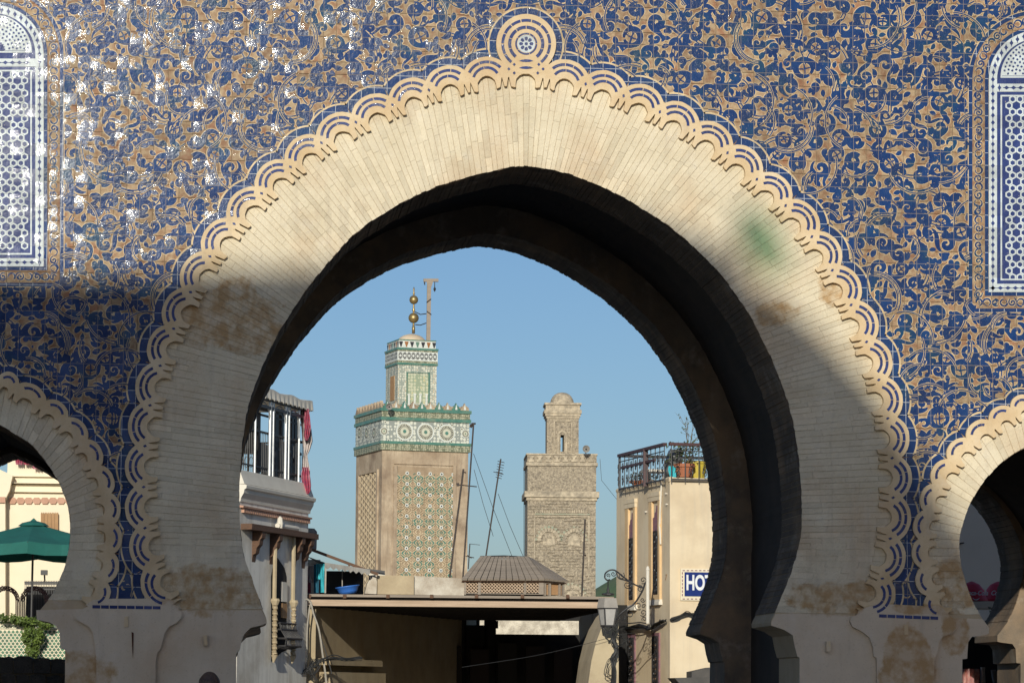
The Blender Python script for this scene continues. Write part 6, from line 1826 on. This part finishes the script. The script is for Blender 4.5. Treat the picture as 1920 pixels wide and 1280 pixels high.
# courses of worn bricks standing proud on the shaft
b = MB(); rr = random.Random(12); zz = sz(940)
while zz > sz(1120):
    a = 0.05
    while a < W3 - .05:
        L = rr.uniform(.35, .8)
        if rr.random() < .62: 
            o = rr.uniform(.03, .12); a2 = min(a + L, W3 - .04); sF.box(b, a, a2, zz - .17, zz, 0, o)
        a += L + .03
    zz -= .22
b.build("brick_courses", M_old, ms, kind="stuff")
b = MB()
for q in ((1001, 966, 1105, 969), (1001, 969, 1003, 1084), (1103, 969, 1105, 1084), (1001, 1084, 1105, 1086)): sF.pbox(b, *q, 0, .13)
b.build("panel_frame", M_oldl, ms)
b = MB()
for k in range(24): sF.pbox(b, 1003 + k * 4.3, 955.5, 1005.2 + k * 4.3, 961.5, .0, .10)
b.build("dentil_row", M_oldl, ms, kind="stuff")
b = MB(); sF.pbox(b, 1003, 962, 1106, 965, 0, .12); b.build("green_band", M_gtile2 := mat("faded_green_tile", (.24, .28, .20), (.38, .33, .23), 2.5, .7, .1), ms)
def blind_arch(xc, yb, yt, hw, nm="blind_arch"):
    b = MB(); pts = [(xc - hw, yb)] + [(xc - hw * math.cos(math.pi * k / 10) * (1.0), yt + hw * 1.25 - hw * 1.25 * math.sin(math.pi * k / 10)) for k in range(11)] + [(xc + hw, yb)]
    sF.prism(b, pts, .071, .085); o = b.build(nm, M_oldl, ms)
    for k in range(11):
        t = math.pi * (k + .5) / 11; x, y = xc - (hw + 7) * math.cos(t), yt + hw * 1.25 - (hw * 1.25 + 7) * math.sin(t); b = MB()
        sF.prism(b, [(x + 3.6 * math.cos(q), y + 3.6 * math.sin(q)) for q in [i * math.pi / 4 for i in range(8)]], .0, .13); b.build("lobe", M_oldl, o)
        x, y = xc - (hw + 12.5) * math.cos(t), yt + hw * 1.25 - (hw * 1.25 + 12.5) * math.sin(t); b = MB()
        sF.prism(b, [(x + 2.6 * math.cos(q), y + 2.6 * math.sin(q)) for q in [i * math.pi / 3 for i in range(6)]], .0, .10); b.build("tile_chip", M_gtile2, o)
blind_arch(1029, 1022, 1000, 11.5); blind_arch(1076, 1022, 1001, 11.5); blind_arch(1073, 1120, 1106, 14)
# domed turret with a slot through it
tF = Fac(1025.5, YS + 2, (math.cos(rot2), math.sin(rot2)), 800); W4 = tF.hit(1085, 800)[0]
tz = lambda y: tF.hit(1050, y)[1]
s0, s1 = tF.hit(1051, 830)[0], tF.hit(1057.5, 830)[0]
b = MB()
for a_, c_, z0_, z1_ in ((0, s0, tz(856), tz(784)), (s1, W4, tz(856), tz(784)), (s0, s1, tz(856), tz(846)), (s0, s1, tz(815), tz(784))): tF.box(b, a_, c_, z0_, z1_, -W4, 0)
b.build("turret", M_old, ms)
for e, y0, y1 in ((.06, 780, 784), (.14, 775, 780), (.22, 768, 775), (.10, 759, 768), (.20, 755, 759)):
    b = MB(); tF.box(b, -e, W4 + e, tz(y1) + .003, tz(y0), -W4 - e, e); b.build("turret_cornice", M_oldl, ms)
b = MB()
for q in ((1038, 789, 1040, 850), (1071, 789, 1073, 850), (1038, 787, 1073, 790)): tF.pbox(b, *q, 0, .08)
sx = [(1045 + 0, 850)] + [(1054 - 9.5 * math.cos(math.pi * k / 10), 817 - 11 * math.sin(math.pi * k / 10)) for k in range(11)] + [(1063.5, 850), (1059.5, 850)] + [(1054 + 5.8 * math.cos(math.pi * k / 10), 817 - 7 * math.sin(math.pi * k / 10)) for k in range(11)] + [(1048.3, 850)]
tF.prism(b, sx, .001, .07); b.build("niche_frame", M_oldl, ms)
tc = tF.P(W4 / 2, tz(756), -W4 / 2); rd = 23 / (FPX / (tc.y + WALLD))
b = MB(); b.lathe([(rd * 1.0, -.1), (rd * 1.0, .12), (rd * .93, .38), (rd * .80, .62), (rd * .62, .80), (rd * .38, .92), (rd * .12, .97)], tc, 18); b.build("dome", M_oldl, ms)
horn("round horn loudspeaker beside the stone minaret's turret", Fac(1098, YS - 1, (1, 0)), 1098, 842, .28)
b = MB(); b.tube([sL.px(985, y, .1) for y in (860, 920, 960, 1050)], .03, 4); b.build("conductor", M_cable, ms)

# hill
M_grass = mat("hill_scrub", (.075, .14, .05), (.05, .10, .04), .02, .95, 0, dirt=(.16, .14, .09), dscale=.012)
h = MB(); N = 26
hc = wp(1235, 1230, 900)
vs = []
for j in range(N + 1):
    for i in range(N + 1):
        x = hc.x + (i / N - .5) * 260; y = 900 + (j / N - .5) * 300
        r_ = math.hypot((x - hc.x) / 62, (y - 900) / 130); zz = 44 * max(0, 1 - r_ ** 1.3) + R.uniform(-.5, .5)
        vs.append((x, y, max(-1, zz)))
h.add(vs, [(j * (N + 1) + i, j * (N + 1) + i + 1, (j + 1) * (N + 1) + i + 1, (j + 1) * (N + 1) + i) for j in range(N) for i in range(N)])
h.build("hill", M_grass, None, kind="structure")

# ------------------------------------------------------------------ seen through the left arch
lf_ = Fac(60, 38, (1, 0))
ch = thing("cream_house", "bright cream house front with pink tile band behind the green parasol", "house", tuple(lf_.px(60, 1200)))
lz = lambda y: lf_.hit(60, y)[1]
b = MB(); lf_.pbox(b, 15, 840, 260, 1500, -4, 0); b.build("wall", M_cream_w, ch)
b = MB(); lf_.prism(b, [(-160, 868), (-20, 872), (26, 893), (23, 905), (20, 921), (12, 937), (12, 1500), (-160, 1500)], -3.5, .35); b.build("corner_pilaster", M_cream_w, ch)
for y0, y1, o in ((893, 896, .10), (905, 909, .16), (909, 912, .07), (922, 925, .12)):
    b = MB(); lf_.pbox(b, 16, y0, 260, y1, 0, o); b.build("cornice", M_cream_w, ch)
for k in range(12):
    x = 16 + k * 15.2; b = MB()
    lf_.prism(b, [(x, 936), (x + 3, 932.5), (x + 12, 932.5), (x + 15, 936), (x + 15, 940), (x + 12, 944.5), (x + 3, 944.5), (x, 940)], 0, .05); b.build("roof_tile", M_pink, ch)
b = MB(); lf_.pbox(b, -100, 932, 12, 944, .35, .42); b.build("roof_tile", M_pink, ch)
t = thing("wooden_crest", "orange wooden board with five pointed tips fixed on the cream wall", "board", tuple(lf_.px(93, 990, .1)))
for k in range(5):
    x = 77 + k * 6.6; b = MB(); lf_.prism(b, [(x, 1000), (x, 963), (x + 1.5, 960), (x + 3, 963.5), (x + 4.6, 960), (x + 6.2, 963), (x + 6.2, 1000)], .02, .1); b.build("plank", M_lattice, t)
t = thing("washing", "red chequered cloths hanging high on the cream wall", "washing", tuple(lf_.px(58, 872, .3)))
dr = lf_
for i, (x0, x1, y1) in enumerate(((30, 44, 872), (45, 60, 872), (62, 84, 880))): drape("cloth", [(x0, x1, 858), (x0, x1, 866), (x0 + 1, x1, y1)], M_cloth, t, .2, 30 + i)
# iron door, arches of trellis, flood light
g2 = Fac(60, 34, (1, 0))
t = thing("iron_gate", "dark spiked iron gate in the shade below the green parasol", "gate", tuple(g2.px(85, 1150)))
b = MB(); g2.pbox(b, 48, 1098, 140, 1180, -.25, -.2); b.build("door_leaf", M_dark, t)
b = MB()
for y in (1091, 1094, 1104): b.bar(g2.px(46, y), g2.px(140, y), .03)
for k in range(30): x = 47 + k * 3.1; b.bar(g2.px(x, 1180), g2.px(x, 1092), .012); b.tube([g2.px(x, 1092), g2.px(x, 1088)], [.022, .004], 4)
b.build("bars", M_iron, t)
for i, (xc, lb) in enumerate(((10, "left trellis arch of twisted rusty iron, cut by the frame"), (65, "right trellis arch of twisted rusty iron before the gate"))):
    b = MB(); g3 = Fac(60, 33.2 - i * .4, (1, 0))
    for rr_ in (26, 23, 20):
        P = [(xc - rr_, 1180)] + [(xc - rr_ * math.cos(math.pi * k / 14), 1125 - rr_ * math.sin(math.pi * k / 14)) for k in range(15)] + [(xc + rr_, 1180)]
        b.tube([g3.px(*p) for p in P], .014, 4)
    for k in range(44):
        t_ = math.pi * k / 43; rr_ = 23 + 3 * math.sin(k * 2.4)
        x, y = xc - rr_ * math.cos(t_), 1125 - rr_ * math.sin(t_); b.tube([g3.px(x - 2, y - 2), g3.px(x + 2, y + 1), g3.px(x, y + 3)], .012, 3)
    tag(b.build("trellis_arch", M_ironbr), lb, "trellis", "trellis arches in the cafe garden")
t = thing("flood_light", "small black flood light on the wall above the iron gate", "flood light", tuple(g2.px(84, 1074)))
b = MB(); g2.pbox(b, 78, 1069, 90, 1078, .1, .3); b.build("head", M_iron, t); b = MB(); b.bar(g2.px(84, 1078, .1), g2.px(84, 1090, 0), .03); b.build("arm", M_iron, t)
# parasol
g4 = Fac(62, 30, (1, 0)); pc = g4.px(63, 979)
u4 = 1 / 96.5
pr = thing("parasol", "large dark green parasol with a short valance on a thin pole", "parasol", tuple(Vector((pc.x, pc.y, 0))))
M_parasol = mat("green_canvas", (.012, .13, .105), (.010, .105, .085), 3, .8, .15)
rx, ry = 1.30, 1.25; zr = pc.z - 42 * u4; cen = Vector((pc.x, pc.y, 0))
cor = [(-rx, -ry), (.0, -ry * 1.28), (rx, -ry), (rx * 1.28, 0), (rx, ry), (0, ry * 1.28), (-rx, ry), (-rx * 1.28, 0)]
b = MB()
n = 6
for k in range(8):
    c0, c1 = cor[k], cor[(k + 1) % 8]
    rows = []
    for j in range(n + 1):
        s_ = j / n; row = []
        for i in range(5):
            q = i / 4; x = (c0[0] + (c1[0] - c0[0]) * q) * s_; y = (c0[1] + (c1[1] - c0[1]) * q) * s_
            sag = .05 * math.sin(math.pi * q) * s_
            row.append(cen + Vector((x * (1 - .05 * math.sin(math.pi * q) * s_), y * (1 - .05 * math.sin(math.pi * q) * s_), pc.z + (zr - pc.z) * (s_ ** .9) - sag)))
        rows += row
    row = [p - Vector((0, 0, .22 + .015 * math.sin(i * 1.7 + k))) for i, p in enumerate(rows[-5:])]
    rows += row
    b.add(rows, [(j * 5 + i, j * 5 + i + 1, (j + 1) * 5 + i + 1, (j + 1) * 5 + i) for j in range(n + 1) for i in range(4)])
b.build("canopy", M_parasol, pr)
b = MB(); b.lathe([(.30, -.06), (.22, .0), (.06, .04), (.01, .09)], cen + Vector((0, 0, pc.z - .01)), 8); b.build("cap", M_parasol, pr)
b = MB(); b.tube([cen, cen + Vector((0, 0, pc.z))], .022, 8); b.build("pole", M_iron, pr)
for k in range(8):
    b = MB(); b.tube([cen + Vector((0, 0, pc.z - .08)), cen + Vector((cor[k][0], cor[k][1], zr - .02))], .012, 4); b.build("rib", M_iron, pr)
# planter wall with chequered green and cream tiles
g5 = Fac(60, 27, (1, 0))
pw = thing("planter_wall", "low garden wall faced with green and cream diamond tiles", "wall", tuple(g5.px(60, 1240)))
b = MB(); g5.pbox(b, -60, 1167, 124, 1500, -.5, 0); b.build("wall_core", M_cream_w, pw)
M_gr = mat("planter_green", (.018, .10, .045), (.03, .13, .05), 6, .3, 0, island=.6)
b = MB()
for j in range(11):
    for i in range(24):
        x = -14 + i * 7.7 + (j % 2) * 3.85; y = 1184 + j * 5.5
        if not (1 - 10 < x < 123) or y > 1239: continue
        o = g5.hit(x, y); w_, h_ = .033, .040
        b.add([g5.P(o[0] + q * (.034), o[1] + r_ * (.034), .005) for q, r_ in ((-1, 0), (0, -1), (1, 0), (0, 1))], [(0, 1, 2, 3)])
b.build("diamond_tiles", M_gr, pw, kind="stuff")
b = MB(); g5.pbox(b, -60, 1177, 124, 1179, 0, .02); g5.pbox(b, -60, 1164, 124, 1168, -.5, .04); b.build("coping", M_gr, pw)
b = MB()
for k in range(20):
    x = -6 + k * 6.6; b.add([g5.px(x, 1176, .006), g5.px(x + 3.3, 1170, .006), g5.px(x + 6.6, 1176, .006), g5.px(x + 5.0, 1176, .006), g5.px(x + 3.3, 1173, .006), g5.px(x + 1.6, 1176, .006)], [(0, 1, 4, 5), (1, 2, 3, 4)])
b.build("zigzag_tiles", M_gr, pw, kind="stuff")
M_shrub = mat("shrub_leaf", (.12, .17, .025), (.07, .11, .02), 5, .6, 0, island=.7)
def shrub(label, blobs, n, seed, Y=26.8):
    rr = random.Random(seed); f = Fac(60, Y, (1, 0)); b = MB(); t = thing("shrub", label, "shrub", tuple(f.px(blobs[0][0], blobs[0][1])))
    for k in range(n):
        x, y, rx_, ry_ = blobs[rr.randrange(len(blobs))]
        t_ = rr.uniform(0, 6.28); q = math.sqrt(rr.random())
        c = f.px(x + rx_ * q * math.cos(t_), y + ry_ * q * math.sin(t_), rr.uniform(.0, .30) * (1.2 - q))
        d = Vector((rr.gauss(0, 1), rr.gauss(0, 1), rr.gauss(0, 1))).normalized(); s_ = d.cross(Vector((rr.gauss(0, 1), 1, rr.gauss(0, 1)))).normalized() * .014; L = .05
        b.add([c, c + d * L * .5 + s_, c + d * L, c + d * L * .5 - s_], [(0, 1, 2, 3)])
    b.build("foliage", M_shrub, t, kind="stuff")
    b = MB()
    for x, y, rx_, ry_ in blobs[:5]: b.tube([f.px(x, y + ry_, -.05), f.px(x + 1, y, .05)], .012, 4)
    b.build("stems", M_dry, t)
shrub("bright green creeper spilling down over the tiled garden wall", [(56, 1165, 20, 9), (40, 1164, 14, 7), (58, 1185, 16, 14), (62, 1205, 15, 12), (60, 1222, 13, 12), (74, 1195, 9, 14), (50, 1196, 9, 10), (86, 1172, 14, 6)], 2600, 5)
shrub("small green bush at the left edge above the tiled wall", [(4, 1158, 8, 8), (10, 1160, 5, 6)], 260, 6)
shrub("small yellowish bush beside the trellis arch", [(25, 1158, 5, 8), (28, 1161, 6, 6)], 260, 7)
# dark stone kerb in front
g6 = Fac(60, 7.0, (1, 0))
kb = thing("stone_parapet", "dark low wall of big rounded stones at the bottom left", "wall", tuple(g6.px(60, 1280)))
M_kerb = mat("dark_stone", (.26, .23, .20), (.17, .15, .13), 6, .9, .6, dist=.02)
rr = random.Random(3)
for j, (y0, y1) in enumerate(((1230, 1262), (1263, 1300), (1301, 1345), (1346, 1400), (1401, 1500))):
    x = -130 + j * 9
    while x < 121:
        w_ = rr.uniform(24, 38); x1 = min(x + w_, 122)
        top = [y0 + rr.uniform(-1.5, 1.5) + (3 if x > 60 else 0) for _ in range(5)]
        b = MB(); 
        pts = [(x + .8, y1 - .5)] + [(x + .8 + (x1 - x - 1.6) * k / 4, top[k] + (2.0 if k in (0, 4) else 0)) for k in range(5)] + [(x1 - .8, y1 - .5)]
        g6.prism(b, pts, -.4, .02 * rr.random()); b.build("stone", M_kerb, kb); x = x1
b = MB(); g6.pbox(b, -130, 1236, 121, 1500, -.38, -.02); b.build("core", M_mortar, kb)

# ------------------------------------------------------------------ seen through the right arch
r1 = Fac(1830, 13, (1, 0))
gw = thing("shaded_house", "plain grey plastered wall in shade behind the right arch", "house", tuple(r1.px(1840, 1280)))
M_gw = mat("grey_plaster", (.86, .72, .56), (.78, .65, .50), 1.5, .9, .2)
b = MB(); r1.pbox(b, 1700, 800, 2050, 1500, -3, 0); b.build("wall", M_gw, gw)
b = MB(); r1.pbox(b, 1799, 1017, 1803, 1019.5, 0, .15); b.build("hook", M_iron, gw)
M_redp = mat("red_canvas", (.62, .02, .04), (.54, .018, .035), 3, .5, .1)
r2 = Fac(1830, 10, (1, 0))
for i, (xc, lb) in enumerate(((1822, "red soft drink parasol on the left, white script on it"), (1872, "red soft drink parasol on the right, half hidden by the arch jamb"))):
    t = thing("red_parasol", lb, "parasol", tuple(r2.px(xc, 1300)), "red parasols behind the right arch")
    f = Fac(xc, 10 + i * .3, (1, 0)); b = MB(); k_ = 38.0 / FPX
    rr_ = 30 * k_
    c = f.px(xc, 1126); ring_ = []
    for r_, z_ in ((1.0, -.0), (1.0, .10), (.97, .12), (.78, .62), (.5, .92), (.2, 1.05), (.02, 1.1)):
        ring_.append((rr_ * r_, z_ * 34 * k_))
    b.lathe(ring_, c, 24); b.build("canopy", M_redp, t)
    b = MB(); b.tube([Vector((c.x, c.y, 0)), c + Vector((0, 0, .25))], .02, 6); b.build("pole", M_iron, t)
    b = MB(); b.bar(c + Vector((-rr_ * 1.01, -rr_ * .0, .06)), c + Vector((rr_ * 1.01, 0, .06)), .012); b.build("rim", M_dark, t)
    q = Vector((c.x, c.y - rr_ - .012, c.z + 14 * k_))
    text("lettering", "Coca-Cola", M_letter, t, q, (1, 0, 0), 12.5 * k_, sx=.85, shear=.35, bold=.0015, extrude=.004)
    b = MB(); b.tube([Vector((c.x, c.y - rr_ - .01, c.z)) + Vector((x * k_, 0, y * k_)) for x, y in ((-6, 5), (-3, 2), (0, 1), (4, 2.2), (7, 5))], [.003, .006, .007, .005, .002], 4); b.build("swoosh", M_letter, t)
t = thing("cafe_table", "pale covered table under the red parasols", "table", tuple(r2.px(1840, 1280)))
b = MB(); r2.pbox(b, 1800, 1128, 1900, 1141, -.5, .3); b.build("cloth", M_gw, t)
b = MB(); r2.pbox(b, 1803, 1141, 1806, 1600, -.2, -.15); r2.pbox(b, 1890, 1141, 1893, 1600, -.2, -.15); b.build("leg", M_iron, t)
t = thing("planter", "dark foliage below the covered table", "plant", tuple(r2.px(1845, 1160, 1)))
rr = random.Random(4); b = MB()
for k in range(700):
    c = r2.px(rr.uniform(1825, 1880), rr.uniform(1142, 1166), rr.uniform(.8, 1.1)); d = Vector((rr.gauss(0, 1), rr.gauss(0, 1), rr.gauss(0, 1))).normalized(); s_ = d.cross(Vector((0, 1, .3))).normalized() * .01
    b.add([c, c + d * .02 + s_, c + d * .04, c + d * .02 - s_], [(0, 1, 2, 3)])
b.build("leaves", M_leaf, t, kind="stuff")
b = MB(); b.lathe([(.22, -1.6), (.25, -.1), (.27, -.1), (.27, 0)], r2.px(1850, 1166, .95), 12); b.build("tub", M_iron, t)
# dark goods and rugs under the corbel
r3 = Fac(1830, 6.4, (1, 0))
t = thing("dark_stall", "dark open stall front filling the space below the corbel", "stall", tuple(r3.px(1850, 1280)))
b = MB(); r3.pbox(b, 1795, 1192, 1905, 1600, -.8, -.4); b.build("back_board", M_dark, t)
dr = r3
M_rug = mat("pink_rug", (.50, .22, .18), (.28, .12, .12), 12, .9, .3, dirt=(.45, .36, .30), dscale=14)
for i, (pts, mm, lb) in enumerate((([(1804, 1836, 1253), (1803, 1838, 1262), (1803, 1838, 1275), (1803, 1838, 1300)], M_rug, "faded pink striped rug draped below the corbel"), ([(1837, 1843, 1250), (1838, 1844, 1262), (1838, 1845, 1285), (1838, 1845, 1300)], M_cafe, "narrow grey cloth hanging beside the pink rug"), ([(1854, 1862, 1255), (1856, 1866, 1263), (1860, 1868, 1285), (1860, 1868, 1300)], M_paleclo, "small pale cloth hanging in the dark stall"))):
    o = drape("rug", pts, mm, None, .0 + .04 * i, 50 + i); tag(o, lb, "rug")

# ------------------------------------------------------------------ the passer-by at the bottom edge
hY = -2.2
hp = wp(393, 1258, hY); hr = .105
pe = thing("person", "top of a brown-haired passer-by's head at the bottom edge by the left pier", "person", (hp.x, hY, 0))
M_skin = mat("skin", (.30, .17, .11), None, 5, .6, 0); M_hair = mat("brown_hair", (.13, .075, .05), (.07, .04, .026), 3, .6, .3, stretch=(40, 40, 4)); M_coat = mat("dark_jacket", (.04, .04, .05), None, 5, .9, .2)
top = hp.z; ht = top
me = bpy.data.meshes.new("body"); 
J = [(0, 0, .94), (0, .01, 1.10), (0, .02, 1.32), (0, .01, 1.45), (0, 0, 1.53), (0, -.01, 1.62), (0, -.01, 1.72),
     (.10, 0, .90), (.11, -.06, .50), (.11, .02, .08), (.11, -.14, .04), (-.10, 0, .90), (-.11, .10, .50), (-.11, .20, .10), (-.11, .06, .04),
     (.19, .01, 1.42), (.25, .05, 1.14), (.25, -.10, .92), (.25, -.16, .84), (-.19, .01, 1.42), (-.25, -.02, 1.14), (-.25, .02, .90), (-.25, .02, .81)]
Rr = [.15, .13, .15, .10, .055, .075, .08, .10, .07, .045, .03, .10, .07, .045, .03, .06, .045, .032, .03, .06, .045, .032, .03]
E = [(0, 1), (1, 2), (2, 3), (3, 4), (4, 5), (5, 6), (0, 7), (7, 8), (8, 9), (9, 10), (0, 11), (11, 12), (12, 13), (13, 14), (3, 15), (15, 16), (16, 17), (17, 18), (3, 19), (19, 20), (20, 21), (21, 22)]
s_h = ht / 1.80
me.from_pydata([(x + hp.x, y + hY, z_ * s_h) for x, y, z_ in J], E, [])
bo = bpy.data.objects.new("body", me); link(bo, pe)
bo.modifiers.new("skin", 'SKIN')
for i, v in enumerate(me.skin_vertices[0].data): v.radius = (Rr[i], Rr[i]); v.use_root = (i == 0)
sb = bo.modifiers.new("sub", 'SUBSURF'); sb.levels = 2; sb.render_levels = 2
dg = bpy.context.evaluated_depsgraph_get(); dg.update()
me2 = bpy.data.meshes.new_from_object(bo.evaluated_get(dg)); bo.modifiers.clear(); bo.data = me2
me2.materials.clear(); me2.materials.append(M_skin)
for p in me2.polygons: p.use_smooth = True
# head with face and ears: shaped ellipsoid continuous with the neck
b = MB(); vs = []; n = 20; m_ = 14
for j in range(m_ + 1):
    ph = -math.pi / 2 + math.pi * j / m_
    for i in range(n):
        th = 2 * math.pi * i / n
        x = .078 * math.cos(ph) * math.sin(th); y = -.098 * math.cos(ph) * math.cos(th); z_ = .118 * math.sin(ph)
        if z_ < 0: x *= 1 + z_ * 2.0; y = y * (1 + z_ * 1.2) 
        if abs(math.sin(th)) < .2 and math.cos(th) > 0 and -.05 < z_ < .01: y -= .018
        vs.append((x + hp.x, y + hY, top - .125 + z_))
b.add(vs, [(j * n + i, j * n + (i + 1) % n, (j + 1) * n + (i + 1) % n, (j + 1) * n + i) for j in range(m_) for i in range(n)])
b.build("head", M_skin, pe, smooth=True)
b = MB(); vs = []
for j in range(m_ + 1):
    ph = -.15 + (math.pi / 2 + .15) * j / m_
    for i in range(n):
        th = 2 * math.pi * i / n; w2 = 1 + .03 * math.sin(i * 3.1 + j)
        vs.append((hp.x + .094 * w2 * math.cos(ph) * math.sin(th), hY + .004 - .110 * w2 * math.cos(ph) * math.cos(th), top - .125 + .125 * math.sin(ph) + (.03 if math.cos(th) > .5 and j < 4 else 0)))
b.add(vs, [(j * n + i, j * n + (i + 1) % n, (j + 1) * n + (i + 1) % n, (j + 1) * n + i) for j in range(m_) for i in range(n)])
b.build("hair", M_hair, pe, smooth=True)
b = MB(); b.lathe([(.19, .86 * s_h), (.21, 1.0 * s_h), (.20, 1.2 * s_h), (.21, 1.36 * s_h), (.15, 1.46 * s_h), (.075, 1.50 * s_h)], (hp.x, hY, 0), 20); b.build("jacket", M_coat, pe, smooth=True)
